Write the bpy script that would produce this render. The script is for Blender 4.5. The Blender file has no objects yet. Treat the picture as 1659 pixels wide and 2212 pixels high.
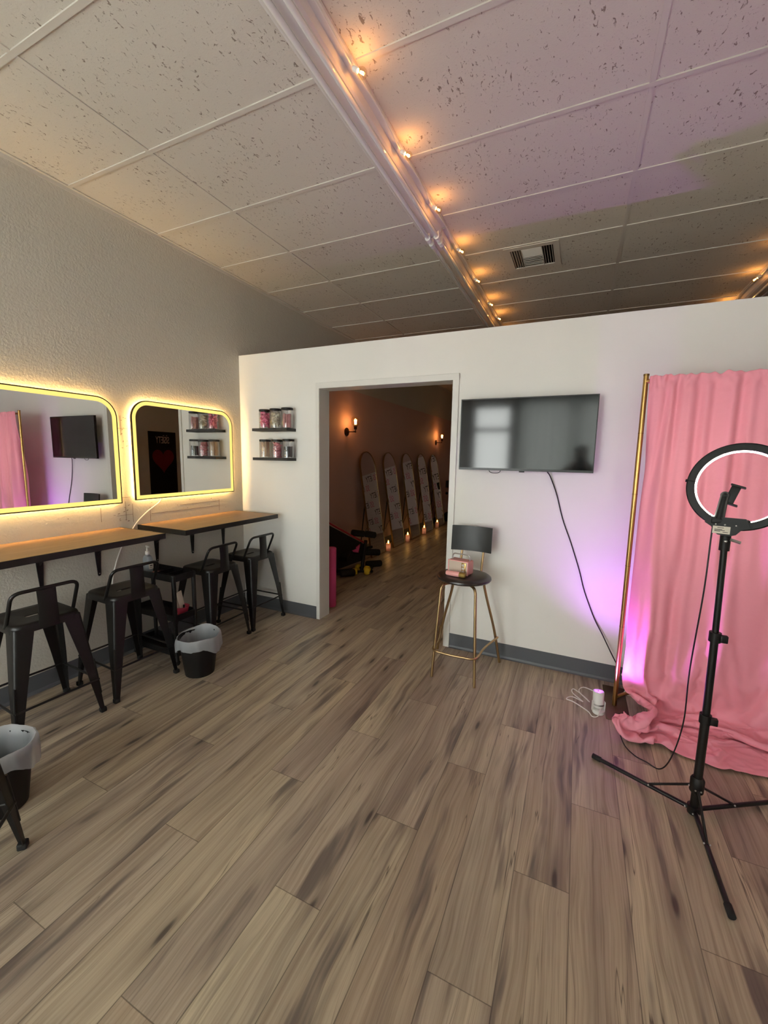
import bpy, bmesh, math, random
from mathutils import Vector, Matrix, Euler, noise as mnoise

random.seed(7)
PI = math.pi
scene = bpy.context.scene
C = scene.collection

# ------------------------------------------------------------------ helpers
def srgb(r, g, b):
    def f(c):
        c /= 255.0
        return c / 12.92 if c <= 0.04045 else ((c + 0.055) / 1.055) ** 2.4
    return (f(r), f(g), f(b), 1.0)


class MB:
    def __init__(self):
        self.bm = bmesh.new()

    def loft(self, rings, closed_ring=True, cap=True, closed_path=False):
        bm = self.bm
        vr = [[bm.verts.new(p) for p in r] for r in rings]
        n = len(rings[0])
        m = len(vr)
        for i in range(m if closed_path else m - 1):
            a, b = vr[i], vr[(i + 1) % m]
            for j in range(n if closed_ring else n - 1):
                k = (j + 1) % n
                try:
                    bm.faces.new((a[j], a[k], b[k], b[j]))
                except ValueError:
                    pass
        if cap and closed_ring and not closed_path:
            for r in (vr[0], vr[-1]):
                try:
                    bm.faces.new(r)
                except ValueError:
                    pass
        return self

    def box(self, c, s, rot=None, bevel=0.0, seg=2):
        M = Matrix.Translation(c)
        if rot is not None:
            M = M @ (rot.to_matrix().to_4x4() if isinstance(rot, Euler) else rot)
        M = M @ Matrix.Diagonal((s[0], s[1], s[2], 1.0))
        r = bmesh.ops.create_cube(self.bm, size=1.0, matrix=M)
        if bevel > 0:
            es = set()
            for v in r['verts']:
                es.update(v.link_edges)
            bmesh.ops.bevel(self.bm, geom=list(es), offset=bevel, segments=seg, affect='EDGES', profile=0.5)
        return self

    def box2(self, a, b, bevel=0.0, seg=2):
        c = [(a[i] + b[i]) / 2 for i in range(3)]
        s = [abs(b[i] - a[i]) for i in range(3)]
        return self.box(c, s, None, bevel, seg)

    def tube(self, pts, r, seg=10, closed=False, cap=True):
        pts = [Vector(p) for p in pts]
        n = len(pts)
        rings = []
        prev = None
        for i, p in enumerate(pts):
            if closed:
                t = pts[(i + 1) % n] - pts[i - 1]
            elif i == 0:
                t = pts[1] - pts[0]
            elif i == n - 1:
                t = pts[-1] - pts[-2]
            else:
                t = (pts[i + 1] - p).normalized() + (p - pts[i - 1]).normalized()
            t.normalize()
            if prev is None:
                up = Vector((0, 0, 1)) if abs(t.z) < 0.9 else Vector((1, 0, 0))
                u = t.cross(up).normalized()
            else:
                u = prev - t * prev.dot(t)
                u.normalize()
            prev = u
            w = t.cross(u)
            rr = r[i] if isinstance(r, (list, tuple)) else r
            rings.append([p + (u * math.cos(2 * PI * k / seg) + w * math.sin(2 * PI * k / seg)) * rr for k in range(seg)])
        return self.loft(rings, True, cap, closed)

    def cyl(self, a, b, r, r2=None, seg=16):
        return self.tube([a, b], [r, r if r2 is None else r2], seg)

    def lathe(self, prof, c=(0, 0, 0), seg=24, rot=None, cap=True):
        M = Matrix.Translation(c)
        if rot is not None:
            M = M @ rot
        rings = [[M @ Vector((r * math.cos(2 * PI * k / seg), r * math.sin(2 * PI * k / seg), z)) for k in range(seg)] for r, z in prof]
        return self.loft(rings, True, cap)

    def sphere(self, c, r, sc=(1, 1, 1), seg=16, rings=10, rot=None):
        M = Matrix.Translation(c)
        if rot is not None:
            M = M @ rot
        M = M @ Matrix.Diagonal((r * sc[0], r * sc[1], r * sc[2], 1))
        bmesh.ops.create_uvsphere(self.bm, u_segments=seg, v_segments=rings, radius=1.0, matrix=M)
        return self

    def prism(self, poly, fn, d0, d1):
        """poly: 2D points; fn(u, v, d) -> 3D."""
        return self.loft([[fn(u, v, d0) for u, v in poly], [fn(u, v, d1) for u, v in poly]], True, True)

    def band(self, outer, inner, fn, d0, d1):
        """closed band between two outlines with the same number of points."""
        rings = [[fn(u, v, d0) for u, v in outer], [fn(u, v, d1) for u, v in outer],
                 [fn(u, v, d1) for u, v in inner], [fn(u, v, d0) for u, v in inner]]
        return self.loft(rings, True, False, True)

    def grid(self, pts):
        bm = self.bm
        vr = [[bm.verts.new(p) for p in row] for row in pts]
        for i in range(len(vr) - 1):
            for j in range(len(vr[0]) - 1):
                bm.faces.new((vr[i][j], vr[i][j + 1], vr[i + 1][j + 1], vr[i + 1][j]))
        return self

    def mesh(self, name, mat, smooth=True, angle=38, fix=True):
        if fix:
            bmesh.ops.recalc_face_normals(self.bm, faces=self.bm.faces[:])
        me = bpy.data.meshes.new(name)
        self.bm.to_mesh(me)
        self.bm.free()
        if mat is not None:
            me.materials.append(mat)
        if smooth:
            me.polygons.foreach_set('use_smooth', [True] * len(me.polygons))
            me.set_sharp_from_angle(angle=math.radians(angle))
        return me


def part(name, mb, mat, parent=None, smooth=True, angle=38, fix=True, label=None):
    me = mb.mesh(name, mat, smooth, angle, fix) if isinstance(mb, MB) else mb
    o = bpy.data.objects.new(name, me)
    C.objects.link(o)
    if parent is not None:
        o.parent = parent
    if label:
        o['label'] = label
    return o


def thing(name, label, cat, loc=(0, 0, 0), rz=0.0, group=None):
    o = bpy.data.objects.new(name, None)
    o.empty_display_size = 0.1
    C.objects.link(o)
    o.location = loc
    o.rotation_euler = (0, 0, rz)
    return tag(o, label, cat, group)


def tag(o, label, cat, group=None, kind=None):
    o['label'] = label
    o['category'] = cat
    if group:
        o['group'] = group
    if kind:
        o['kind'] = kind
    return o


def struct(name, mb, mat, parent=None, smooth=False):
    o = part(name, mb, mat, parent, smooth)
    if parent is None:
        o['kind'] = 'structure'
    return o


def dup(root, loc, rz=0.0, label=None, group=None):
    r = root.copy()
    C.objects.link(r)
    r.location = loc
    r.rotation_euler = (0, 0, rz)
    if label:
        r['label'] = label
    if group:
        r['group'] = group
    for ch in list(root.children):
        c = ch.copy()
        C.objects.link(c)
        c.parent = r
        for g in list(ch.children):
            d = g.copy()
            C.objects.link(d)
            d.parent = c
    return r


def smooth_pts(pts, n=6, closed=False):
    """Catmull-Rom through pts."""
    P = [Vector(p) for p in pts]
    out = []
    m = len(P)
    for i in range(m if closed else m - 1):
        p1, p2 = P[i], P[(i + 1) % m]
        p0 = P[i - 1] if (closed or i > 0) else p1 * 2 - p2
        p3 = P[(i + 2) % m] if (closed or i + 2 < m) else p2 * 2 - p1
        for k in range(n):
            t = k / n
            out.append(0.5 * ((2 * p1) + (p2 - p0) * t + (2 * p0 - 5 * p1 + 4 * p2 - p3) * t * t + (3 * p1 - p0 - 3 * p2 + p3) * t ** 3))
    if not closed:
        out.append(P[-1])
    return out


def fillet(pts, r, n=5, closed=False):
    """round the corners of a polyline."""
    P = [Vector(p) for p in pts]
    out = []
    m = len(P)
    for i, p in enumerate(P):
        if not closed and i in (0, m - 1):
            out.append(p)
            continue
        a, b = P[i - 1], P[(i + 1) % m]
        da, db = (a - p), (b - p)
        d = min(r, da.length * .48, db.length * .48)
        q0, q1 = p + da.normalized() * d, p + db.normalized() * d
        for k in range(n + 1):
            t = k / n
            out.append(q0 * (1 - t) ** 2 + p * 2 * t * (1 - t) + q1 * t * t)
    return out


def sstep(a, b, x):
    t = min(1, max(0, (x - a) / (b - a)))
    return t * t * (3 - 2 * t)


# ------------------------------------------------------------------ materials
def new_mat(name):
    m = bpy.data.materials.new(name)
    m.use_nodes = True
    nt = m.node_tree
    return m, nt, nt.nodes['Principled BSDF'], nt.nodes['Material Output']


class NT:
    """small node-building helper"""
    def __init__(self, nt):
        self.nt = nt

    def n(self, t, **kw):
        nd = self.nt.nodes.new(t)
        for k, v in kw.items():
            setattr(nd, k, v)
        return nd

    def link(self, a, b):
        self.nt.links.new(a, b)

    def val(self, sock, v):
        if hasattr(v, 'node'):
            self.link(v, sock)
        elif v is not None:
            sock.default_value = v

    def math(self, op, a, b=None, c=None, clamp=False):
        nd = self.n('ShaderNodeMath', operation=op, use_clamp=clamp)
        self.val(nd.inputs[0], a)
        self.val(nd.inputs[1], b)
        if c is not None:
            self.val(nd.inputs[2], c)
        return nd.outputs[0]

    def comb(self, x=0.0, y=0.0, z=0.0):
        nd = self.n('ShaderNodeCombineXYZ')
        self.val(nd.inputs[0], x); self.val(nd.inputs[1], y); self.val(nd.inputs[2], z)
        return nd.outputs[0]

    def noise(self, vec, scale=1.0, detail=2.0, rough=0.5, dist=0.0):
        nd = self.n('ShaderNodeTexNoise')
        self.val(nd.inputs['Vector'], vec)
        nd.inputs['Scale'].default_value = scale
        nd.inputs['Detail'].default_value = detail
        nd.inputs['Roughness'].default_value = rough
        nd.inputs['Distortion'].default_value = dist
        return nd.outputs['Fac']

    def ramp(self, fac, stops, interp='LINEAR'):
        nd = self.n('ShaderNodeValToRGB')
        cr = nd.color_ramp
        cr.interpolation = interp
        while len(cr.elements) < len(stops):
            cr.elements.new(0.5)
        for e, (p, c) in zip(cr.elements, stops):
            e.position = p
            e.color = c if len(c) == 4 else (*c, 1)
        self.link(fac, nd.inputs[0])
        return nd.outputs[0]

    def mix(self, fac, a, b, blend='MIX'):
        nd = self.n('ShaderNodeMix', data_type='RGBA', blend_type=blend)
        self.val(nd.inputs[0], fac)
        self.val(nd.inputs[6], a)
        self.val(nd.inputs[7], b)
        return nd.outputs[2]

    def maprange(self, v, a, b, c=0.0, d=1.0, smooth=False):
        nd = self.n('ShaderNodeMapRange', interpolation_type='SMOOTHSTEP' if smooth else 'LINEAR')
        nd.clamp = True
        self.val(nd.inputs[0], v)
        for i, x in enumerate((a, b, c, d)):
            nd.inputs[i + 1].default_value = x
        return nd.outputs[0]

    def bump(self, h, strength=0.2, dist=0.01):
        nd = self.n('ShaderNodeBump')
        nd.inputs['Strength'].default_value = strength
        nd.inputs['Distance'].default_value = dist
        self.link(h, nd.inputs['Height'])
        return nd.outputs[0]

    def objco(self):
        return self.n('ShaderNodeTexCoord').outputs['Object']


def pbr(name, col, rough=0.5, metal=0.0, bump=0.0, bscale=200.0, var=0.0, spec=0.5, trans=0.0, coat=0.0, sheen=0.0):
    m, nt, b, out = new_mat(name)
    k = NT(nt)
    b.inputs['Base Color'].default_value = col
    b.inputs['Roughness'].default_value = rough
    b.inputs['Metallic'].default_value = metal
    b.inputs['Specular IOR Level'].default_value = spec
    if coat:
        b.inputs['Coat Weight'].default_value = coat
        b.inputs['Coat Roughness'].default_value = 0.1
    if sheen:
        b.inputs['Sheen Weight'].default_value = sheen
    co = k.objco()
    if var > 0:
        f = k.noise(co, 6.0, 4, 0.6)
        dark = tuple(c * (1 - var) for c in col[:3]) + (1,)
        lite = tuple(min(1, c * (1 + var)) for c in col[:3]) + (1,)
        k.link(k.ramp(f, [(0.3, dark), (0.7, lite)]), b.inputs['Base Color'])
    if bump > 0:
        k.link(k.bump(k.noise(co, bscale, 3, 0.6), bump, 0.002), b.inputs['Normal'])
    return m


def emit(name, col, strength):
    m, nt, b, out = new_mat(name)
    nt.nodes.remove(b)
    e = nt.nodes.new('ShaderNodeEmission')
    e.inputs[0].default_value = col
    e.inputs[1].default_value = strength
    nt.links.new(e.outputs[0], out.inputs[0])
    return m


def thin_glass(name, tint=(1, 1, 1, 1), refl=0.12, rough=0.02):
    m, nt, b, out = new_mat(name)
    nt.nodes.remove(b)
    k = NT(nt)
    t = k.n('ShaderNodeBsdfTransparent'); t.inputs[0].default_value = tint
    g = k.n('ShaderNodeBsdfGlossy'); g.inputs['Roughness'].default_value = rough
    fr = k.n('ShaderNodeLayerWeight'); fr.inputs[0].default_value = 0.35
    f = k.math('MULTIPLY_ADD', fr.outputs['Facing'], 0.35, refl, clamp=True)
    mx = k.n('ShaderNodeMixShader')
    k.link(f, mx.inputs[0]); k.link(t.outputs[0], mx.inputs[1]); k.link(g.outputs[0], mx.inputs[2])
    k.link(mx.outputs[0], out.inputs[0])
    return m


def translucent(name, col, mixf=0.5, rough=0.6, transp=0.0):
    m, nt, b, out = new_mat(name)
    k = NT(nt)
    b.inputs['Base Color'].default_value = col
    b.inputs['Roughness'].default_value = rough
    t = k.n('ShaderNodeBsdfTranslucent'); t.inputs[0].default_value = col
    mx = k.n('ShaderNodeMixShader'); mx.inputs[0].default_value = mixf
    k.link(b.outputs[0], mx.inputs[1]); k.link(t.outputs[0], mx.inputs[2])
    last = mx
    if transp:
        tr = k.n('ShaderNodeBsdfTransparent')
        m2 = k.n('ShaderNodeMixShader'); m2.inputs[0].default_value = transp
        k.link(mx.outputs[0], m2.inputs[1]); k.link(tr.outputs[0], m2.inputs[2])
        last = m2
    k.link(last.outputs[0], out.inputs[0])
    return m


def mat_floor():
    m, nt, b, out = new_mat('plank_floor')
    k = NT(nt)
    sep = k.n('ShaderNodeSeparateXYZ'); k.link(k.objco(), sep.inputs[0])
    X, Y = sep.outputs[0], sep.outputs[1]
    W, L = 0.190, 1.29
    xs = k.math('DIVIDE', k.math('SUBTRACT', X, .047), W)
    row = k.math('FLOOR', xs)
    fx = k.math('FRACT', xs)
    ys = k.math('ADD', k.math('DIVIDE', k.math('ADD', Y, 1.256), L), k.math('DIVIDE', k.math('SUBTRACT', 16.0, row), 3.0))
    pl = k.math('FLOOR', ys)
    fy = k.math('FRACT', ys)
    wn2 = k.n('ShaderNodeTexWhiteNoise', noise_dimensions='2D'); k.link(k.comb(row, pl), wn2.inputs['Vector'])
    pid = wn2.outputs['Value']
    pz = k.math('MULTIPLY', pid, 57.0)
    # slight waviness of the grain
    wav = k.math('MULTIPLY', k.math('SUBTRACT', k.noise(k.comb(k.math('MULTIPLY', X, 4.0), k.math('MULTIPLY', Y, 1.6), pz), 1, 2, .5), .5), .075)
    Xw = k.math('ADD', X, wav)
    fib = k.noise(k.comb(k.math('MULTIPLY', Xw, 170.0), k.math('MULTIPLY', Y, 3.2), pz), 1, 3, .65)
    fib2 = k.noise(k.comb(k.math('MULTIPLY', Xw, 48.0), k.math('MULTIPLY', Y, 1.1), pz), 1, 3, .6)
    broad = k.noise(k.comb(k.math('MULTIPLY', Xw, 10.0), k.math('MULTIPLY', Y, .75), pz), 1, 2, .5)
    smud = k.noise(k.comb(k.math('MULTIPLY', Xw, 15.0), k.math('MULTIPLY', Y, 1.35), k.math('ADD', pz, 9.3)), 1, 3, .55)
    # knots
    vo = k.n('ShaderNodeTexVoronoi', feature='F1', voronoi_dimensions='2D')
    vo.inputs['Scale'].default_value = 1.0
    k.link(k.comb(k.math('ADD', k.math('MULTIPLY', Xw, 6.2), pz), k.math('ADD', k.math('MULTIPLY', Y, 1.35), pz), 0.0), vo.inputs['Vector'])
    kd = vo.outputs['Distance']
    knot = k.maprange(kd, .04, .26, 1, 0, True)
    core = k.maprange(kd, .025, .085, 1, 0, True)
    sepc = k.n('ShaderNodeSeparateColor'); k.link(vo.outputs['Color'], sepc.inputs[0])
    keep = k.maprange(sepc.outputs[0], .40, .75, 0, 1)
    core = k.math('MULTIPLY', core, keep)
    knot = k.math('MULTIPLY', knot, keep)
    # cracks
    ck = k.noise(k.comb(k.math('MULTIPLY', Xw, 26.0), k.math('MULTIPLY', Y, .9), k.math('ADD', pz, 3.1)), 1, 2, .5)
    crack = k.math('MULTIPLY', k.maprange(k.math('ABSOLUTE', k.math('SUBTRACT', ck, .5)), 0.0, .010, 1, 0), k.maprange(broad, .50, .62, 0, 1))
    base = k.ramp(broad, [(.25, srgb(153, 141, 129)), (.5, srgb(181, 169, 152)), (.75, srgb(200, 189, 168))])
    tint = k.ramp(pid, [(0, srgb(228, 218, 216)), (.35, srgb(248, 242, 236)), (.7, srgb(255, 251, 240)), (1, srgb(238, 228, 218))])
    col = k.mix(1.0, base, tint, 'MULTIPLY')
    f1 = k.ramp(fib, [(.28, (.62, .60, .58)), (.5, (.95, .95, .95)), (.72, (1.12, 1.12, 1.12))])
    col = k.mix(.75, col, f1, 'MULTIPLY')
    f2 = k.ramp(fib2, [(.3, (.70, .66, .63)), (.55, (1, 1, 1)), (.75, (1.1, 1.1, 1.08))])
    col = k.mix(.75, col, f2, 'MULTIPLY')
    sm = k.maprange(smud, .53, .70, 0, 1, True)
    col = k.mix(k.math('MULTIPLY', sm, .80), col, srgb(82, 72, 70))
    col = k.mix(k.math('MULTIPLY', knot, .45), col, srgb(92, 78, 70))
    col = k.mix(k.math('MULTIPLY', core, .78), col, srgb(46, 38, 36))
    col = k.mix(k.math('MULTIPLY', crack, .8), col, srgb(58, 46, 40))
    # seams
    sx = k.math('MINIMUM', fx, k.math('SUBTRACT', 1.0, fx))
    sy = k.math('MINIMUM', fy, k.math('SUBTRACT', 1.0, fy))
    seam = k.math('MAXIMUM', k.maprange(sx, .0045, .011, 1, 0), k.maprange(sy, .0006, .0016, 1, 0))
    col = k.mix(k.math('MULTIPLY', seam, .62), col, srgb(60, 49, 42))
    k.link(col, b.inputs['Base Color'])
    k.link(k.ramp(fib2, [(.3, (.46, .46, .46)), (.7, (.36, .36, .36))]), b.inputs['Roughness'])
    b.inputs['Specular IOR Level'].default_value = 0.42
    h = k.math('SUBTRACT', k.math('MULTIPLY', fib, .35), k.math('MULTIPLY', seam, 1.0))
    k.link(k.bump(h, .12, .003), b.inputs['Normal'])
    return m


def mat_tile():
    m, nt, b, out = new_mat('acoustic_tile')
    k = NT(nt)
    co = k.objco()
    sep = k.n('ShaderNodeSeparateXYZ'); k.link(co, sep.inputs[0])
    warp = k.math('MULTIPLY', k.noise(co, 9, 2, .5), .30)
    # fissures: worm-like flecks of two orientations
    v1 = k.comb(k.math('MULTIPLY', sep.outputs[0], 64.0), k.math('ADD', k.math('MULTIPLY', sep.outputs[1], 30.0), warp), 0.0)
    n1 = k.noise(v1, 1, 3, .62, .8)
    v2 = k.comb(k.math('MULTIPLY', sep.outputs[0], 44.0), k.math('MULTIPLY', sep.outputs[1], 62.0), 4.0)
    n2 = k.noise(v2, 1, 3, .6, .5)
    clump = k.noise(co, 5.0, 2, .5)
    th = k.maprange(clump, .35, .65, .055, -.01)
    f1 = k.maprange(k.math('SUBTRACT', n1, th), .615, .66, 0, 1)
    f2 = k.maprange(k.math('SUBTRACT', n2, th), .655, .70, 0, 1)
    pin = k.maprange(k.noise(co, 170, 1, .5), .70, .76, 0, 1)
    hole = k.math('MAXIMUM', k.math('MAXIMUM', f1, f2), k.math('MULTIPLY', pin, .5))
    col = k.mix(hole, srgb(209, 203, 192), srgb(142, 130, 118))
    k.link(col, b.inputs['Base Color'])
    b.inputs['Roughness'].default_value = .95
    b.inputs['Specular IOR Level'].default_value = .1
    h = k.math('SUBTRACT', k.math('MULTIPLY', k.noise(co, 120, 3, .7), .35), hole)
    k.link(k.bump(h, .4, .004), b.inputs['Normal'])
    return m


def mat_wall(name, col, bump=.12, scale=90):
    m, nt, b, out = new_mat(name)
    k = NT(nt)
    co = k.objco()
    f = k.noise(co, 1.3, 3, .5)
    c2 = tuple(c * .95 for c in col[:3]) + (1,)
    k.link(k.ramp(f, [(.3, c2), (.7, col)]), b.inputs['Base Color'])
    b.inputs['Roughness'].default_value = .62
    b.inputs['Specular IOR Level'].default_value = .25
    h = k.math('ADD', k.noise(co, scale, 3, .55), k.math('MULTIPLY', k.noise(co, scale * .35, 2, .5), .6))
    k.link(k.bump(h, bump, .004), b.inputs['Normal'])
    return m


def mat_desk():
    m, nt, b, out = new_mat('desk_wood')
    k = NT(nt)
    sep = k.n('ShaderNodeSeparateXYZ'); k.link(k.objco(), sep.inputs[0])
    g = k.noise(k.comb(k.math('MULTIPLY', sep.outputs[0], 70), k.math('MULTIPLY', sep.outputs[1], 3), 0), 1, 4, .6)
    k.link(k.ramp(g, [(.3, srgb(136, 104, 72)), (.7, srgb(166, 131, 93))]), b.inputs['Base Color'])
    b.inputs['Roughness'].default_value = .42
    return m


M = {}
M['floor'] = mat_floor()
M['tile'] = mat_tile()
M['wall'] = mat_wall('painted_wall', srgb(238, 237, 232), .10, 80)
M['wall_tex'] = mat_wall('textured_wall', srgb(200, 195, 184), .75, 70)
M['wall_pinklit'] = mat_wall('pink_lit_wall', srgb(206, 172, 166), .12, 80)  # pinkish glow of the back-room lights put into the wall colour
M['grid'] = pbr('grid_metal', srgb(206, 200, 190), .5)
M['trim'] = pbr('trim_paint', srgb(226, 225, 220), .4, bump=.03, bscale=40)
M['base'] = pbr('vinyl_base', srgb(84, 87, 92), .45)
M['black_metal'] = pbr('black_metal', srgb(19, 18, 18), .40, .25, bump=.05, bscale=500)
M['black_plastic'] = pbr('black_plastic', srgb(14, 13, 13), .5, bump=.03, bscale=300, spec=.35)
M['black_edge'] = pbr('black_edge', srgb(20, 18, 17), .5)
M['rubber'] = pbr('rubber', srgb(18, 18, 18), .8)
M['desk'] = mat_desk()
M['gold'] = pbr('brushed_gold', srgb(186, 150, 92), .32, 1.0, bump=.03, bscale=300)
M['gold_pale'] = pbr('pale_gold', srgb(176, 150, 110), .34, 1.0, bump=.03, bscale=300)
M['gold_dull'] = pbr('dull_gold', srgb(150, 122, 78), .38, 1.0)
M['brown_plate'] = pbr('bronze_plate', srgb(92, 70, 48), .45, .6)
M['leather'] = pbr('dark_leather', srgb(38, 30, 28), .32, bump=.06, bscale=250, coat=.15)
M['charcoal'] = pbr('charcoal_leather', srgb(34, 37, 38), .42, bump=.06, bscale=250)
M['screen'] = pbr('tv_screen', srgb(7, 9, 9), .085, spec=.52)
M['tv_body'] = pbr('tv_body', srgb(12, 12, 12), .35)
M['mirror'] = pbr('mirror_silver', (.86, .87, .86, 1), .0, 1.0)
M['mirror_frame'] = pbr('mirror_frame', srgb(40, 36, 30), .4, .8)
M['led'] = emit('led_band', (1.0, .76, .20, 1), 1.25)
M['led_back'] = emit('led_back', (1.0, .60, .20, 1), 72.0)
M['white_plastic'] = pbr('white_plastic', srgb(232, 232, 228), .35)
M['liner'] = translucent('bin_liner', srgb(218, 222, 226), .45, .25, .38)
M['enamel'] = pbr('white_enamel', srgb(226, 222, 218), .22, coat=.3)
M['tube'] = pbr('tube_glass', srgb(238, 236, 232), .08, coat=.6)
M['glass'] = thin_glass('clear_glass', (1, 1, 1, 1), .04)
M['jar_glass'] = thin_glass('jar_glass', (.97, .97, .97, 1), .07)
M['bulb_glass'] = thin_glass('bulb_glass', (1, .93, .80, 1), .05)
M['filament'] = emit('filament', (1.0, .48, .12, 1), 60.0)
M['flame'] = emit('led_flame', (1.0, .55, .12, 1), 14.0)
M['wax'] = translucent('wax', srgb(224, 190, 180), .5, .5)
M['bronze'] = pbr('bronze', srgb(70, 48, 34), .35, .9)
M['ring_glow'] = emit('ring_diffuser', (1.0, .93, .80, 1), 22.0)
M['purple_glow'] = emit('purple_lens', (.55, .08, 1.0, 1), 7.0)
M['label'] = pbr('paper_label', srgb(216, 208, 192), .6)
M['ink'] = pbr('ink', srgb(70, 64, 60), .7)
M['steel'] = pbr('steel', srgb(190, 190, 188), .3, 1.0)
M['pink_roll'] = pbr('pink_foam', srgb(206, 74, 124), .8, bump=.1, bscale=200)
M['yellow'] = pbr('yellow_vinyl', srgb(226, 190, 40), .5)
M['red_strip'] = pbr('red_strip', srgb(170, 30, 50), .5)
M['pink_plastic'] = pbr('pink_plastic', srgb(240, 172, 168), .35)
M['beige_mesh'] = pbr('beige_mesh', srgb(206, 188, 172), .8, bump=.3, bscale=900)
M['rose'] = pbr('rose_case', srgb(214, 150, 140), .4)
M['gold_mesh'] = pbr('gold_mesh', srgb(150, 124, 66), .45, .7, bump=.5, bscale=700)
M['pink_clear'] = translucent('pink_clear', srgb(236, 90, 120), .4, .2, .35)
M['card'] = pbr('card', srgb(236, 228, 212), .6)
M['sanitizer'] = translucent('clear_gel', srgb(190, 196, 202), .5, .15, .25)
M['sheer'] = translucent('sheer_blind', srgb(206, 209, 206), .60, .7)
M['dark_fabric'] = pbr('black_fabric', srgb(16, 13, 14), .85)
M['cable_black'] = pbr('black_cable', srgb(22, 20, 20), .5)
M['cable_white'] = pbr('white_cable', srgb(230, 226, 220), .45)
M['pencil'] = pbr('pencil', srgb(120, 104, 92), .9)
M['skin'] = pbr('skin', srgb(196, 146, 120), .5)
M['hair'] = pbr('hair', srgb(30, 24, 22), .6)
M['cloth_dark'] = pbr('dark_clothes', srgb(30, 30, 34), .85)


def mat_curtain():
    m, nt, b, out = new_mat('pink_fabric')
    k = NT(nt)
    co = k.objco()
    b.inputs['Base Color'].default_value = srgb(247, 162, 180)
    b.inputs['Roughness'].default_value = .8
    b.inputs['Sheen Weight'].default_value = .15
    h = k.math('ADD', k.noise(co, 14, 3, .6), k.math('MULTIPLY', k.noise(co, 600, 2, .5), .12))
    k.link(k.bump(h, .22, .012), b.inputs['Normal'])
    t = k.n('ShaderNodeBsdfTranslucent'); t.inputs[0].default_value = srgb(246, 156, 172)
    mx = k.n('ShaderNodeMixShader'); mx.inputs[0].default_value = .14
    k.link(b.outputs[0], mx.inputs[1]); k.link(t.outputs[0], mx.inputs[2])
    k.link(mx.outputs[0], out.inputs[0])
    return m


M['curtain'] = mat_curtain()

# ------------------------------------------------------------------ room constants
H = 3.147                      # ceiling grid face
XR, YF, YB = 5.6, -5.4, 9.0    # room extents
HP = 2.45                      # partition height
PT = 0.15                      # partition thickness
DL, DR, DH = 0.902, 2.122, 2.112   # door opening

# ------------------------------------------------------------------ setting
struct('floor', MB().box2((-.1, YF - .1, -.1), (XR + .1, YB + .1, 0)), M['floor'])
def ceil_mb():
    # the tile plane with an opening above the air vent
    x0, x1, y0, y1 = 2.552 - .17, 2.552 + .17, .632 - .18, .632 + .18
    mb = MB()
    z0, z1 = H + .006, H + .1
    mb.box2((-.1, YF - .1, z0), (x0, YB + .1, z1)).box2((x1, YF - .1, z0), (XR + .1, YB + .1, z1))
    mb.box2((x0, YF - .1, z0), (x1, y0, z1)).box2((x0, y1, z0), (x1, YB + .1, z1))
    return mb
ceil = struct('ceiling', ceil_mb(), M['tile'])
g = MB()
BY = [-1.4153 + .6096 * i for i in range(-7, 18)]
for y in BY:
    for a, b_ in ((.022, 1.842), (2.052, 4.30), (4.50, XR)):
        g.box2((a, y - .012, H), (b_, y + .012, H + .01))
for x in (.757, 3.179):
    ys = [YF] + BY + [YB]
    for a, b_ in zip(ys[:-1], ys[1:]):
        g.box2((x - .012, a + .0125, H + .0005), (x + .012, b_ - .0125, H + .01))
part('ceiling_grid', g, M['grid'], ceil, smooth=False)
part('wall_angle', MB().box2((.0, YF, H - .0005), (.022, YB, H + .004)).box2((.0, YF, H - .022), (.003, YB, H)), M['grid'], ceil, smooth=False)

wl = struct('wall_left', MB().box2((-.1, YF - .1, 0), (0, .05, H + .006)), M['wall_tex'])
struct('wall_left_far', MB().box2((-.1, .05, 0), (0, YB + .1, HP)), M['wall_pinklit'])
struct('wall_left_upper', MB().box2((-.1, .05, HP), (0, YB + .1, H + .006)), M['wall_tex'])
pm = MB()
for y, z0, z1 in ((-.99, .99, 1.10), (-.30, 1.00, 1.10), (-1.183, 1.02, 1.16), (-1.184, 1.64, 1.78), (-1.13, 1.0, 1.14), (-1.36, 1.03, 1.13)):
    pm.box((.0006, y, (z0 + z1) / 2), (.0012, .0022, z1 - z0))
for z, y0, y1 in ((1.046, -.98, -.30), (1.69, -1.225, -1.135), (1.19, -1.22, -1.14), (1.06, -1.25, -1.13), (1.09, -.72, -.30)):
    pm.box((.0006, (y0 + y1) / 2, z), (.0012, y1 - y0, .0022))
for i in range(34):
    y = random.choice([random.gauss(-1.18, .03), random.uniform(-1.6, -.2)])
    z = random.choice([random.uniform(1.0, 1.14), random.uniform(1.55, 1.8) if -1.22 < y < -1.14 else random.uniform(1.0, 1.13)])
    pm.box((.0006, y, z), (.0012, random.uniform(.004, .016), random.uniform(.002, .005)), Euler((random.uniform(-.6, .6), 0, 0)))
part('pencil_marks', pm, M['pencil'], wl, smooth=False)

struct('wall_right', MB().box2((XR, YF - .1, 0), (XR + .1, YB + .1, H + .006)), M['wall'])
struct('wall_far', MB().box2((-.1, YB, 0), (XR + .1, YB + .1, H + .006)), M['wall_pinklit'])
# partition with door opening
pw = MB()
pw.box2((0, 0, 0), (DL - .0, PT, HP))
pw.box2((DR, 0, 0), (XR, PT, HP))
pw.box2((DL, 0, DH), (DR, PT, HP))
struct('wall_back', pw, M['wall'])
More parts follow.
